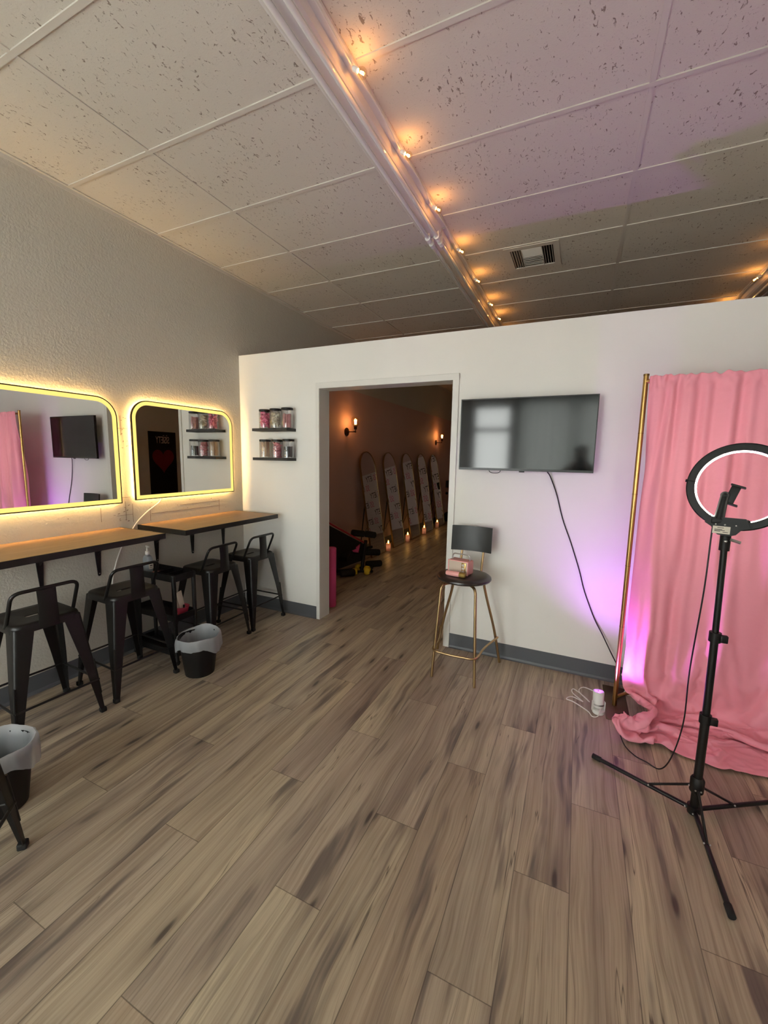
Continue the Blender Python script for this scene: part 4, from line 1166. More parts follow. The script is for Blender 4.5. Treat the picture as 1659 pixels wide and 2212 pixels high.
 [-1,-10,-5,-4,-13,-9,-12,-12,-8,-8,-6,-9,2,1,1,3,-3,-3,-6,0,-1,-4,-3,-1,-1,0,-2,1,1,0,1,1,0,1,1,0,1,1,0,0,-2,0,1,-1,0,0,1,1,0,0,2,-1,1,4,1,0,4,3,3,3,3,3,3,3],
 [-8,6,-4,-6,-8,-11,-12,-5,-7,-5,-7,0,2,6,5,2,-3,-3,-1,-2,-3,-6,-6,-1,-3,-3,-4,0,3,0,1,1,1,0,0,0,1,0,0,0,-5,1,-3,2,3,0,2,3,2,2,0,3,1,0,3,2,2,4,4,4,4,3,4,4],
 [-2,-2,6,4,-10,-10,-12,-11,-5,-5,-7,2,3,3,-1,2,-2,-2,-1,-4,-5,-4,-2,-2,-3,-3,-1,-1,-6,0,1,0,0,0,0,1,0,0,0,1,3,-1,1,2,1,4,2,2,1,2,2,1,3,4,3,2,4,4,3,3,3,3,4,4],
 [-7,-5,-14,-9,-5,-9,-12,-4,1,-2,5,4,1,3,2,-1,2,-1,-3,-4,-3,-2,-2,-4,-2,-1,0,-4,1,1,1,1,1,0,0,0,0,-1,1,0,-1,-1,1,1,0,2,3,1,-1,0,-1,0,0,2,2,1,2,4,4,3,3,4,4,3],
 [10,-9,-7,-11,-12,-13,-4,-6,-1,-1,5,6,4,4,1,-7,2,3,-5,-3,-3,-2,-5,-3,-3,-3,0,-2,1,1,0,1,0,0,0,-1,0,-1,0,1,5,3,2,0,0,0,-1,1,3,0,4,1,1,1,3,3,3,3,4,4,4,3,4,4],
 [-5,-4,-13,-4,-11,-10,-3,0,-1,-1,-4,5,1,2,3,-2,2,1,-5,-3,-4,-1,-2,-4,-3,-2,-3,0,2,1,2,1,1,1,-1,-1,-1,-3,0,-7,-1,3,3,3,0,-1,-1,-2,1,2,-1,0,1,1,2,4,3,3,3,4,3,4,3,4],
 [-13,2,-4,-11,6,9,2,5,-1,1,5,5,8,2,3,2,1,-3,-4,-4,-3,-3,-4,-1,-2,-3,-3,1,1,2,0,1,0,-1,0,0,0,-1,-3,3,5,5,3,2,-2,-1,0,0,0,1,0,1,1,1,1,3,3,3,4,3,3,3,4,4],
 [-10,-13,-8,-11,-9,4,5,1,-1,1,-4,0,-1,2,2,1,-2,-2,-2,-3,-2,-3,-2,-2,-2,0,-1,1,1,1,2,1,0,0,-1,1,1,0,3,3,3,-4,-2,-6,-1,-1,0,-1,-2,-1,0,1,2,2,3,3,3,3,3,3,4,3,3,3],
 [7,-12,-13,-7,-4,-3,-1,-2,-1,1,2,0,1,1,2,1,-5,-3,5,-3,-3,-2,-1,-1,-1,0,1,2,1,1,1,1,1,1,1,0,0,1,1,1,3,-3,-6,-2,0,0,-1,0,1,0,0,2,1,3,2,2,3,3,3,3,2,3,4,4],
 [-4,-8,-10,1,-9,-8,-10,-6,2,0,9,0,4,5,1,3,-5,-4,2,-2,-3,-2,-1,0,1,1,2,2,1,0,0,1,1,0,1,1,-3,5,6,4,-2,8,0,-5,-2,-2,0,-1,0,0,0,0,1,1,3,3,2,2,2,3,3,3,3,3],
 [-5,-5,3,-11,5,-9,-6,-4,-4,-3,-2,8,5,5,-11,-9,-4,-5,-7,-4,-3,-2,0,-1,1,0,2,1,0,1,0,0,1,1,1,1,3,4,3,6,7,-2,0,-1,-2,-1,-1,0,-1,-1,1,1,1,2,2,3,3,3,3,2,2,3,3,3],
 [3,0,-7,-10,-9,-7,-1,0,-1,-2,-2,0,4,3,-11,-7,-5,-8,-6,1,-2,-3,-1,0,0,0,1,2,1,0,0,0,0,1,1,2,2,3,2,6,6,9,-2,0,-1,-1,-1,-1,-1,0,0,1,2,1,2,2,2,2,2,2,3,2,2,3],
 [2,6,-4,-5,-12,1,2,2,-2,-4,-4,1,-1,-1,-9,-9,-4,-3,-5,-5,-2,-1,0,0,2,2,2,0,-1,0,0,0,0,1,1,1,3,3,3,2,3,5,-3,0,-1,-1,0,0,0,1,1,1,1,2,1,2,2,2,2,2,2,3,3,3],
]
SETTLED_Y = [
 [-267,-17,-13,-14,-25,-32,-22,-1,-5,-19,3,17,2,3,29,19,-17,-14,9,7,-5,-1,6,-1,-17,-21,-6,11,18,12,3,-1,1,5,1,-8,-19,-21,-8,9,16,5,-1,7,6,-11,-5,22,18,-16,-23,-4,2,-6,3,16,11,-6,-16,-7,6,13,7,-1],
 [1,1,0,0,0,0,0,1,0,0,0,0,-1,0,0,0,0,0,0,0,0,2,-1,-2,0,1,0,-1,-1,0,0,0,0,-1,0,0,-1,0,0,1,0,0,0,0,0,0,0,0,0,2,0,0,0,1,0,0,0,0,0,2,1,1,-1,-3],
 [0,1,1,0,1,0,1,0,0,0,1,-2,4,0,0,0,0,0,0,0,0,-3,0,2,-1,1,1,2,-2,0,0,0,1,0,1,0,0,0,0,0,1,0,0,0,0,0,0,0,-5,1,0,1,0,1,0,-1,0,0,3,-4,3,1,-2,-3],
 [0,-1,-2,0,0,0,0,0,0,0,1,0,1,0,1,0,1,0,0,0,2,-1,-2,0,-1,1,1,2,-1,0,1,1,0,0,0,0,-1,0,0,0,0,0,0,0,0,1,0,-2,4,0,0,0,1,1,-1,0,0,1,1,1,0,-2,-2,-3],
 [-1,-2,1,0,-1,-1,0,1,0,0,1,3,0,1,0,0,0,0,0,0,1,-1,-3,0,-1,1,1,1,-1,-1,0,0,1,1,0,0,0,1,0,1,0,0,0,0,0,0,1,-1,2,-1,1,1,1,0,0,0,0,0,-3,0,1,-3,-2,-2],
 [-1,-1,0,0,0,0,1,0,-1,0,1,1,1,0,0,0,0,1,0,0,-1,-1,-3,0,-1,2,1,2,-1,0,1,1,0,1,1,-1,-1,1,0,0,0,0,-1,0,0,0,0,1,0,0,1,1,1,1,1,0,0,0,-2,1,0,-5,-2,-3],
 [-1,-1,-2,0,0,0,0,0,0,0,1,2,1,1,1,0,0,0,0,0,-1,-1,0,-1,1,0,1,2,0,-1,0,0,0,0,0,0,0,1,0,1,1,0,0,0,0,0,0,2,1,-1,0,1,0,0,0,0,-1,-1,-2,1,-1,-4,-2,-3],
 [0,-1,1,0,1,0,1,0,0,0,1,1,1,1,0,0,0,0,1,0,-1,0,1,0,2,1,1,1,0,-1,0,1,1,1,0,-1,1,1,0,0,0,0,0,-1,0,0,1,1,1,0,1,0,1,0,0,0,0,-2,-2,1,-2,-3,-2,-3],
 [-1,-1,0,0,0,0,0,0,0,0,1,2,1,0,0,-1,1,0,0,-1,-1,-1,1,-2,3,1,1,1,1,-2,0,0,0,1,0,0,1,1,0,1,0,0,0,0,0,1,1,1,1,0,1,1,1,1,0,0,0,-1,-1,-2,-4,-3,-2,-2],
 [-1,0,0,0,0,0,1,0,0,0,1,1,1,1,1,-2,0,0,0,0,-1,-1,2,-1,3,1,2,2,2,-1,0,1,1,0,0,-1,2,0,1,0,0,0,0,0,0,0,0,1,1,2,1,1,1,0,0,0,-1,-1,-1,-1,-4,-3,-3,-3],
 [-1,-1,-1,1,0,0,0,1,0,0,1,1,2,1,0,3,-1,1,0,0,0,0,1,3,3,1,1,1,2,-2,0,1,0,1,0,0,2,1,0,1,0,-1,0,0,0,0,1,1,0,1,0,1,1,0,0,0,0,0,-1,-1,-5,-2,-2,-3],
 [-1,-1,-1,0,0,0,1,0,0,1,1,2,1,2,0,1,0,0,0,-1,-1,-1,1,3,2,1,2,2,4,0,0,0,0,0,0,0,2,0,1,1,1,0,-1,0,1,0,1,1,1,1,1,1,1,0,0,0,-1,-1,-1,-3,-5,-2,-2,-2],
 [-1,-1,1,0,-1,0,0,0,0,0,1,1,2,1,0,1,0,0,1,0,0,0,1,2,3,1,2,1,3,-1,-1,1,1,1,0,0,1,0,0,0,0,0,0,0,0,1,0,1,0,1,1,1,0,0,0,0,-1,0,0,-6,-5,-1,-3,-3],
 [-1,0,0,-1,1,0,1,0,0,1,1,0,2,1,0,1,1,1,0,-1,-1,0,0,1,1,1,1,1,2,0,-1,0,0,0,-1,1,2,0,1,1,0,0,0,0,0,0,1,1,1,1,1,1,1,0,0,0,0,-1,0,-1,-4,-2,-3,-2],
 [-1,-1,-1,1,0,1,0,0,1,0,2,1,2,1,0,0,0,0,0,0,0,0,-1,-1,1,1,2,1,3,1,-1,0,0,0,2,2,1,1,0,1,0,0,0,-1,0,1,1,1,1,1,1,1,1,1,0,0,-1,0,0,2,-3,-1,-2,-3],
 [-2,0,-1,0,0,0,1,1,0,1,1,1,2,2,0,0,1,0,0,0,-1,0,0,-2,1,1,2,2,3,1,-1,0,1,0,1,2,1,-1,1,1,0,-1,0,0,0,0,1,1,1,1,1,1,0,0,0,-1,-1,-1,1,1,-2,-2,-3,-2],
 [0,0,-1,0,0,0,1,0,1,0,1,3,1,1,1,1,0,1,0,-1,0,1,-1,4,0,2,1,1,2,2,-2,0,0,0,0,3,1,0,1,0,0,0,-1,0,0,1,1,1,0,1,1,1,1,0,0,0,-1,-1,1,-3,-2,-2,-3,-3],
 [1,0,-1,0,0,1,1,1,0,1,1,1,2,2,0,1,0,0,0,0,0,1,-2,3,1,2,2,1,2,3,0,0,1,-1,-1,1,0,0,1,1,0,0,0,0,0,0,1,2,1,1,1,1,0,0,0,0,-1,-1,1,-3,-2,-1,-2,-2],
 [0,0,-1,0,0,0,0,1,1,1,2,2,1,2,0,0,1,1,0,0,0,1,2,2,0,2,2,1,2,3,-1,-1,-1,0,-1,1,1,0,1,1,0,-1,0,0,1,1,1,1,1,1,1,1,1,0,0,0,-1,-1,-3,-4,-2,-2,-3,-2],
 [1,1,0,-1,1,1,1,1,1,1,1,2,2,2,0,1,0,0,0,-1,0,1,2,3,0,2,2,1,2,4,0,-1,0,-1,-1,-3,0,0,1,1,0,0,0,0,0,0,1,2,0,0,1,1,0,0,0,-1,-1,-2,-3,-3,-2,-1,-3,-2],
 [0,0,2,0,0,1,1,1,1,1,1,1,2,2,0,0,-1,0,0,0,1,1,2,2,0,3,3,1,1,4,1,-1,-1,-1,-2,2,0,-1,1,0,-1,0,0,0,0,1,1,1,0,1,1,1,1,0,0,0,-1,-2,-4,-3,-2,-2,-2,-1],
 [1,0,0,0,0,0,1,1,1,1,2,1,1,2,0,1,1,1,-1,0,0,1,2,3,1,3,2,1,1,3,3,-1,-1,-1,-2,2,-1,0,1,1,0,0,0,0,1,1,2,1,-2,0,2,1,0,1,0,-1,-1,-3,-2,-3,-1,-2,-3,-2],
 [1,1,-1,0,0,1,2,1,1,1,0,1,2,3,0,0,3,0,0,-1,0,2,5,0,1,3,3,1,1,4,3,-1,-1,-1,0,2,0,0,1,0,0,0,-1,0,0,0,1,1,5,0,1,1,1,0,0,0,-2,-2,-3,-4,-2,-2,-2,-2],
 [0,1,0,0,1,1,1,1,2,1,1,2,2,3,1,-2,3,1,-2,-1,0,2,4,-4,1,3,3,2,1,4,4,0,-1,-2,1,2,-1,0,1,0,0,0,0,0,0,1,2,1,2,0,1,1,0,0,0,-1,-1,-3,-4,-3,-1,-3,-2,-1],
 [2,0,1,0,0,2,1,2,2,2,2,1,2,2,2,-4,4,2,-2,-1,2,2,3,6,4,4,3,2,1,3,4,2,0,0,2,1,-1,1,1,0,-1,0,0,1,1,0,1,1,2,2,2,1,1,0,0,-1,-2,-2,-3,-3,-2,-2,-2,-2],
 [1,1,0,0,1,1,2,1,2,2,0,1,2,3,3,5,2,2,3,0,2,3,4,5,4,3,3,2,-1,2,5,3,1,2,5,0,-1,1,2,0,1,0,0,0,0,0,2,1,2,4,2,1,0,1,0,0,-2,-3,-3,-3,-1,-2,-2,-1],
 [1,0,0,0,0,5,3,1,2,3,1,2,1,3,4,3,2,1,4,3,3,2,1,5,5,3,3,3,0,2,4,4,2,5,4,0,-1,2,1,-1,0,0,0,1,0,1,2,1,0,4,1,0,1,0,0,-1,-2,-3,-4,-3,-2,-3,-3,-1],
 [0,1,1,0,1,5,2,1,1,2,0,0,1,3,4,2,2,2,3,7,3,3,-1,3,4,2,3,3,0,1,4,3,3,2,3,-1,-2,-1,0,-2,-2,-2,0,0,0,-1,1,-1,0,2,1,0,0,0,-1,-1,-3,-3,-4,-3,-2,-3,-5,0],
 [1,0,3,-1,0,5,3,3,2,3,0,0,1,4,5,0,1,1,2,5,3,3,3,2,5,2,3,6,0,1,3,4,2,2,1,-1,-2,-1,1,-2,-3,-2,-1,0,-2,0,1,-2,-2,1,1,1,0,0,-1,-2,-4,-4,-4,-4,-2,-4,-4,0],
 [1,0,0,0,-1,2,4,4,0,4,-1,-1,1,2,5,5,1,2,1,4,4,4,4,1,6,2,2,5,1,-1,3,3,3,2,1,-2,-2,-1,0,-1,-4,-2,1,0,-1,1,2,-1,-4,1,0,0,0,0,-1,-2,-8,-6,-4,-3,-2,-3,-3,1],
 [0,1,-4,2,0,2,5,4,4,5,0,0,1,0,1,2,1,1,3,4,3,3,4,-1,3,2,3,5,3,-1,3,4,3,2,1,-2,-2,0,0,-1,-2,-3,0,0,-2,1,1,1,4,0,0,0,-1,0,-2,-6,-9,-10,-4,-3,-2,-4,0,0],
 [-1,0,-1,-1,-1,2,5,4,5,6,-1,0,0,-1,0,0,-6,2,2,3,4,3,0,7,2,1,2,4,4,-1,1,3,2,3,0,-3,0,1,1,0,2,1,0,-1,-3,2,2,4,3,0,0,1,0,1,-1,-8,-6,-3,-7,-2,-2,-5,0,1],
 [-2,0,-2,0,-1,0,5,5,6,6,1,-4,-1,0,-1,-2,-4,3,2,3,3,4,4,3,1,1,3,5,5,1,0,4,3,3,-2,-2,-4,2,-1,-1,1,1,0,0,-3,2,1,1,1,-1,0,-1,-1,0,-2,-3,-4,-2,-5,-2,-3,-2,2,1],
 [-3,-1,0,-3,-2,-2,8,6,6,6,2,1,-1,-1,-2,-1,-2,6,3,3,3,4,6,1,2,2,4,3,4,3,-1,3,3,2,-2,-3,-2,1,3,0,0,2,0,-1,1,3,2,1,0,0,0,0,-3,-2,6,-5,-4,-3,-3,-2,-4,-1,2,0],
 [-1,-3,-1,-7,-2,3,7,6,7,5,4,-1,-3,1,-4,-2,-2,2,3,2,4,4,3,2,0,2,-2,3,5,4,3,3,4,2,-3,-4,-1,1,2,0,0,0,0,-1,2,3,2,0,0,-1,0,1,1,3,-2,-7,1,-4,-2,-1,-3,2,2,1],
 [-3,-7,-1,-2,-2,9,7,8,8,3,7,-2,2,7,1,-2,-2,-1,5,2,4,4,4,2,1,3,1,3,4,5,2,2,4,-1,-4,-4,-1,2,2,0,0,0,1,-2,4,2,2,0,0,-1,-1,-2,1,-2,-6,-6,0,-4,-3,-2,-2,3,5,0],
 [-4,-3,-3,-2,-4,9,3,9,8,3,1,0,-4,0,-5,-2,-1,-4,2,2,4,4,2,1,1,4,2,3,4,6,6,3,3,-2,-5,-4,1,1,2,1,1,1,2,3,2,3,2,0,0,-1,0,-1,-1,-4,-6,-5,-4,-4,-1,-1,4,6,3,0],
 [-5,-3,-6,1,-4,3,9,5,3,2,5,-1,-3,-4,9,-2,7,-4,-2,0,4,4,1,1,3,6,1,2,6,1,2,-1,-1,-5,-2,-2,0,1,1,2,0,2,2,4,3,3,3,0,-1,-1,-1,-2,-3,-6,-7,-4,-6,-5,-1,0,-1,-1,2,0],
 [-6,-6,-5,-6,-3,-10,0,5,4,2,10,8,-2,1,11,-3,6,-1,-4,-2,-1,0,0,0,6,0,6,3,3,1,0,-1,-2,-5,-3,-2,2,2,1,2,2,2,3,3,3,4,2,0,-1,-2,0,2,-5,-6,-6,-4,1,0,0,2,1,6,-2,0],
 [-7,-7,-3,-4,0,-5,-3,2,3,4,2,10,11,-3,7,11,7,1,-4,-3,-4,-4,-5,-1,1,2,-3,-3,2,3,-2,-3,-2,-2,-3,-2,2,4,7,2,2,3,4,4,5,4,2,4,-1,0,1,-5,-8,-7,-5,-3,-3,-5,1,3,4,4,-6,6],
 [-6,-5,-7,-8,8,-8,-6,-2,4,3,5,10,0,-7,-2,10,5,6,-1,-6,-4,-6,-5,-2,-2,1,0,-10,-2,-1,-3,-3,-4,1,3,-1,5,7,5,2,3,3,4,4,5,3,3,4,-2,-1,-2,-6,-6,-6,-4,-4,-2,-2,0,2,3,-7,3,7],
 [-9,-6,-12,-9,-12,6,-5,-2,3,4,10,-7,0,-4,-3,11,2,5,2,-2,-7,-6,-6,-4,-5,-8,-9,-7,-6,-6,-5,-5,-5,-3,-1,12,7,9,0,3,4,4,5,5,5,1,1,3,-7,-4,-4,-3,-1,-4,-3,-3,-3,6,3,3,4,8,7,6],
 [-10,-5,-5,-7,-9,-8,-10,-10,-1,4,3,-1,-10,0,1,5,7,6,6,3,1,-2,-4,-4,-11,-10,-9,-1,-6,-6,-5,-6,-8,-10,-9,-4,12,8,-1,3,4,6,5,5,4,1,1,-1,-2,-6,-6,-3,-1,-2,-4,-1,1,4,4,3,5,5,2,5],
 [-6,-8,-8,-11,-8,-8,-11,-11,-10,5,-4,-4,-2,0,0,0,8,6,8,7,7,7,0,-12,-11,-11,-3,-5,-8,-8,-11,-10,-10,-9,-7,2,6,0,0,4,7,6,6,5,-1,-4,-10,-11,-7,-8,-8,-6,-3,3,-4,-3,5,11,5,4,9,2,5,3],
 [-9,-10,-3,-5,-1,-8,-3,-9,-10,6,3,2,0,-2,0,-1,5,6,8,8,9,4,0,-9,-9,-9,5,0,-10,-11,-11,-11,-10,-6,9,6,1,-3,3,8,6,5,1,-3,-6,-11,-7,-10,-11,-10,-10,-8,-9,-5,0,4,-4,7,7,7,7,10,4,-1],
 [-9,-11,-3,-3,1,-8,-5,-1,-11,-11,4,8,8,3,-1,-3,0,6,7,8,1,-9,-10,-9,-11,3,-3,-9,-11,-11,-11,-11,-5,9,7,7,-12,-9,-1,3,1,-3,-8,-10,-11,-9,-8,-11,-10,-9,-6,-11,-8,-10,3,11,4,6,10,7,6,9,3,-3],
 [-7,-3,-8,0,-10,-8,-8,-7,-10,-7,-4,2,-2,3,-4,-3,-3,6,0,-1,-10,-7,-5,-1,-5,-11,-11,-11,-9,-6,-9,-11,-9,-12,-8,-8,-11,-11,-12,-11,-11,-10,-11,-12,-11,-8,-9,-11,-1,-2,-8,-8,-9,1,11,11,9,1,11,10,-2,-7,12,4],
 [-3,-7,-12,-10,-12,-7,-7,-8,-9,-10,-10,-3,11,0,-8,-5,-6,-11,-8,-10,-4,0,0,-7,-11,-11,-5,-10,-9,-8,-5,-4,-6,-9,-11,-11,-11,-11,-11,-11,-10,-12,-11,-10,-9,-10,-12,-5,-11,-9,-9,-6,-1,9,11,11,10,11,11,11,9,-4,-3,5],
 [-5,-5,-9,-12,-10,-8,-1,-6,-8,-9,-11,-9,-9,-11,-7,-7,-10,-11,-11,-10,-11,-10,-9,-10,-5,8,-12,-8,-11,-10,-9,-2,-1,-6,-10,-11,-12,-12,-11,-10,-9,-9,-10,-8,-6,-7,-10,-11,-11,-10,-5,2,9,11,8,7,11,11,11,10,-4,5,-7,3],
 [-4,-7,2,-6,-2,-1,-4,-7,-9,-8,-12,-12,-11,-10,-6,-10,-11,-11,-11,-11,-9,-9,-3,1,-2,-7,-6,-11,-9,-11,-8,-9,-9,-5,-7,-11,-11,-11,-11,-11,-12,-11,-8,-7,-7,-9,-10,-11,-11,-8,2,7,10,10,10,10,9,10,9,6,12,-1,5,5],
 [-7,-7,-6,8,1,3,-9,-9,-9,-12,-6,-9,-7,-11,-8,-11,-9,-9,-11,-11,-11,-10,-12,-1,6,-12,-11,-11,-11,-10,-10,-11,-11,-11,-11,-7,-6,-11,-9,-11,-12,-11,-10,-11,-12,-12,-11,-12,-1,-2,6,10,10,10,12,11,11,7,3,6,3,9,7,2],
 [-3,6,-4,-9,-1,-11,-10,-6,-8,-7,-10,-7,-10,-6,-10,-10,-11,-8,-11,-11,-5,-11,-7,-12,-11,-6,-10,-11,-10,-5,-3,-4,-2,-3,-9,-11,-12,-11,-12,-12,-12,-11,-12,-10,-9,-9,-12,-11,-10,10,10,10,11,11,11,11,12,11,1,-3,6,11,10,3],
 [-8,-7,-3,-1,-6,-11,-11,-10,-9,-9,-9,-10,-12,-7,-12,-10,-12,-10,-10,-8,-8,-7,-12,-11,-9,-10,-10,-11,-9,-6,-6,-3,-3,-5,-4,-11,-11,-8,-12,-11,-11,-11,-7,-8,-9,-11,-6,7,-8,-4,12,12,11,11,11,9,6,5,5,12,10,10,10,10],
 [-6,-4,-8,-12,-10,-9,-11,-11,-6,-14,-5,-10,-9,-11,-1,-11,-12,-9,-9,-12,-11,-11,-10,-11,-3,-10,-7,-11,-8,-12,-11,-7,-10,-8,-9,-12,-10,-11,-11,-10,-7,-11,-10,-10,-10,-9,4,2,8,8,9,11,11,10,9,11,10,2,9,5,11,11,8,-3],
 [-7,-10,-7,-5,-10,-9,-11,-12,-7,-11,-12,-10,-4,-4,-9,-11,-11,-11,-8,-5,-7,-8,-10,-12,-5,-3,3,-3,-11,-8,-6,-9,-11,-11,-9,-4,-8,-11,-10,-9,-8,-10,-12,-11,-11,3,9,9,10,11,10,11,12,11,10,9,9,10,11,10,2,3,6,-5],
 [-10,-10,-10,-7,-11,-7,-12,-12,-12,-10,-13,-3,-7,-10,-5,-7,-12,-10,-8,-10,-8,-10,-9,-3,-6,6,0,2,-6,-11,-12,-12,-8,-11,-10,-12,-11,-10,-7,-6,-7,-7,-10,-12,-2,8,8,9,11,11,10,9,10,11,11,11,7,10,10,8,10,-3,1,-2],
 [-3,-8,-5,-11,-10,-10,-12,-11,-6,-10,-11,-10,-11,-8,-8,-10,-9,-11,-12,-12,-11,-8,-6,-5,-3,8,11,12,11,-2,-6,-7,-6,-11,-11,-11,-8,-3,-4,-3,-11,-11,-12,-1,7,7,6,7,11,9,10,11,10,12,11,11,4,9,12,7,11,7,-6,0],
 [-9,-12,-8,-10,-1,-11,-11,-12,-11,-11,-7,-11,0,-7,-4,-9,-3,-11,-11,-9,-10,10,9,10,7,11,11,11,7,9,5,1,-8,-8,-11,-7,-1,0,0,-10,-11,-10,-8,-1,-2,-3,-2,7,10,11,10,10,11,8,10,3,11,10,3,4,-1,11,-6,2],
 [-9,-9,-8,-7,-12,-11,-12,-11,-12,-6,-10,-8,-10,-5,-9,-11,-7,-10,-6,1,9,4,11,11,12,0,-8,-6,11,10,11,10,-2,0,1,1,4,10,12,10,6,6,4,-7,-6,-7,-7,-1,8,6,1,0,0,-2,-4,7,8,0,2,1,-4,-1,3,-1],
 [-8,-9,-13,-6,-10,-11,-11,-12,-9,-6,-10,-8,-11,0,-12,-11,-11,1,8,10,10,11,10,7,-1,-10,4,11,7,7,10,-3,5,4,4,7,11,12,11,12,12,11,11,0,-7,-5,-4,-6,-6,-3,-5,-6,-5,-8,-9,-6,0,3,3,-1,-10,-1,2,-2],
 [-9,-9,-9,-9,-9,-11,-11,-11,-9,-10,-10,-8,-8,0,-9,-2,7,10,10,8,4,-1,-4,-6,-12,-7,-11,1,1,9,3,4,10,11,11,12,12,11,12,12,11,11,11,10,-1,-7,-7,-8,-7,-4,-9,-10,-11,-10,-12,-11,-10,-2,0,2,3,-1,6,3],
 [-10,-7,-11,-6,-8,-11,-11,-11,-8,-10,-11,-8,2,-9,-2,-12,-12,-1,-3,-6,-11,-12,-11,-12,-6,-11,-10,-10,5,5,-1,11,9,11,11,11,12,12,12,11,12,12,12,12,8,-1,-7,-5,-3,-10,-11,-10,-11,-11,-9,-10,-10,-9,-12,-8,3,-3,6,6],
 [-9,-8,-10,-10,-8,-10,-11,-11,-9,-10,-5,-5,-7,-9,-12,-9,-5,-12,-11,-11,-10,-11,-12,-4,-10,-10,3,0,-12,-10,-9,-9,3,6,10,11,11,12,11,12,12,11,11,11,11,3,-4,-4,-6,-8,-11,-12,-10,-10,-11,-12,-6,-11,-11,-11,9,12,5,6],
 [-11,-9,-10,-11,-6,-10,-12,-10,-10,-9,-8,-7,-8,-10,-10,5,-10,-11,-11,-8,-9,-7,-2,-8,-10,5,-9,-12,-10,-3,6,4,1,3,7,11,11,11,12,11,11,12,12,11,11,11,4,-6,-9,-10,-10,-7,-11,-11,-9,-11,-11,-12,-12,-4,-8,-5,0,6],
 [-11,-11,-8,-6,-5,-10,-11,-10,-9,-10,-6,-7,-12,-10,-12,-11,-11,-12,-12,-5,-2,-6,-10,-11,-4,-12,-10,-8,-7,-10,2,11,11,11,10,9,11,11,11,12,12,11,11,12,7,3,-4,-4,-7,-11,-6,-11,-8,-12,-10,-2,-12,-12,-11,-7,-10,-10,-5,4],
 [-12,-11,0,-11,-10,-11,-12,-9,-10,-10,-8,-11,-11,-9,-12,-11,-10,0,3,-8,-11,-10,-12,-10,-11,-9,-11,-10,-10,-8,-4,-3,8,12,10,10,11,10,10,11,11,11,12,11,11,12,-2,-3,-11,-4,-11,-10,-11,-11,-9,-12,-8,-11,-11,-7,-7,-9,-12,-9],
 [-5,-10,-8,-8,-11,-12,-11,-10,-10,-10,-11,-12,-11,-7,-8,-12,-8,-4,-10,-11,-12,-9,-5,-4,-6,-11,-12,-12,-11,-10,-5,-5,-8,0,7,8,2,-4,-6,1,10,12,7,7,7,5,11,-10,6,-12,-11,-11,-10,-12,-8,-11,-11,-9,-6,-10,-4,-8,-6,-9],
 [-8,0,-12,-2,-11,-11,-11,-7,-11,-11,-8,-10,-11,-10,-11,-10,1,-10,-12,-12,-12,-12,-12,-11,-11,-11,-10,-12,-5,-4,-12,-11,-10,-11,-9,-10,-12,-12,-12,-12,-11,-6,-6,-4,-2,-11,3,11,-2,-2,-11,-7,-10,-4,-12,-12,-10,-11,-11,-10,-11,0,-1,-2],
 [3,-9,-9,-8,-12,-12,-10,-11,-12,-9,0,-7,-12,-10,-10,0,1,-11,-12,-11,-11,-11,-10,-11,-11,-11,-10,-11,-10,-10,-9,-6,-8,-11,-11,-11,-11,-11,-12,-11,-10,-11,-11,-12,-12,-9,-11,-3,-11,-6,-9,-11,-11,-12,-11,-12,-12,-8,2,-7,-7,-11,-9,-9],
 [-5,-2,1,-13,-10,-12,-9,-11,-9,-6,-8,-11,-11,-10,-11,-7,-8,-12,-10,-9,-1,-5,-10,-12,-8,-11,-12,-10,-12,-9,-10,-9,-11,-10,-10,-9,-11,-12,-11,-10,-8,-10,-11,-9,-11,-7,-8,-13,-7,-12,-10,-10,-12,-11,-11,-12,-7,-2,-6,3,0,-3,-5,-11],
 [-9,-9,-13,-11,-9,-11,-11,-8,-7,-4,-10,-3,-3,-12,-8,-8,-10,-8,-7,-4,-9,-12,-12,-11,-9,-9,-6,-10,-8,-10,-7,-7,-5,-5,-7,-8,-8,-12,-12,-11,-10,-12,-11,-12,-11,-8,-11,-11,-9,-6,-9,-12,-11,-12,-11,-10,-7,-11,-11,-11,-6,2,-6,-3],
 [-9,-10,-11,-13,-11,-10,-5,-3,-2,-9,-10,-11,-10,-12,-9,-9,-10,-7,-6,-8,-12,-8,-7,-3,-12,-3,-7,-3,-7,-9,-11,-11,-12,-12,-11,-12,-12,-11,-11,-12,-11,-11,-10,-11,-10,-11,-10,-11,-12,-10,-8,-6,-11,-9,-11,-8,-11,-10,-10,-10,-10,-10,6,10],
 [-9,-8,-11,-5,-7,-8,-3,-5,-3,-9,-9,-11,-10,-12,-10,-4,-12,-11,-11,-10,-11,-12,-8,-10,-10,-7,-6,-10,-12,-9,-7,-2,3,-1,-7,-10,-9,-12,-12,-12,-12,-11,-11,-11,-10,-11,-11,-10,-9,-11,-3,-9,-10,-12,-11,-7,-9,-9,-8,-6,-8,-8,-11,-3],
 [-9,-6,-4,-12,-10,-5,-11,-10,-5,-10,-8,-6,-12,-11,-8,-8,-10,-12,-11,-11,-8,-7,-12,-10,-9,-12,-10,-7,-2,2,5,1,-8,-11,-12,-11,-12,-11,-12,-12,-12,-12,-10,-10,-8,-12,-7,-10,-4,-11,-11,-11,-4,-5,-9,-12,-10,-10,-10,-10,-9,-11,-11,-11],
 [-9,-10,-8,-6,-9,-5,-4,2,-8,-8,-5,-11,0,2,-4,-8,-9,-10,-11,-8,-12,-8,-9,-5,-2,-11,1,5,7,4,-4,-11,-11,-8,-6,-9,-11,-10,-12,-9,-11,-8,-12,-11,-11,-5,-9,-5,-11,-4,-11,-8,-10,-12,-11,-11,-12,-9,-8,-11,-11,-11,-11,-11],
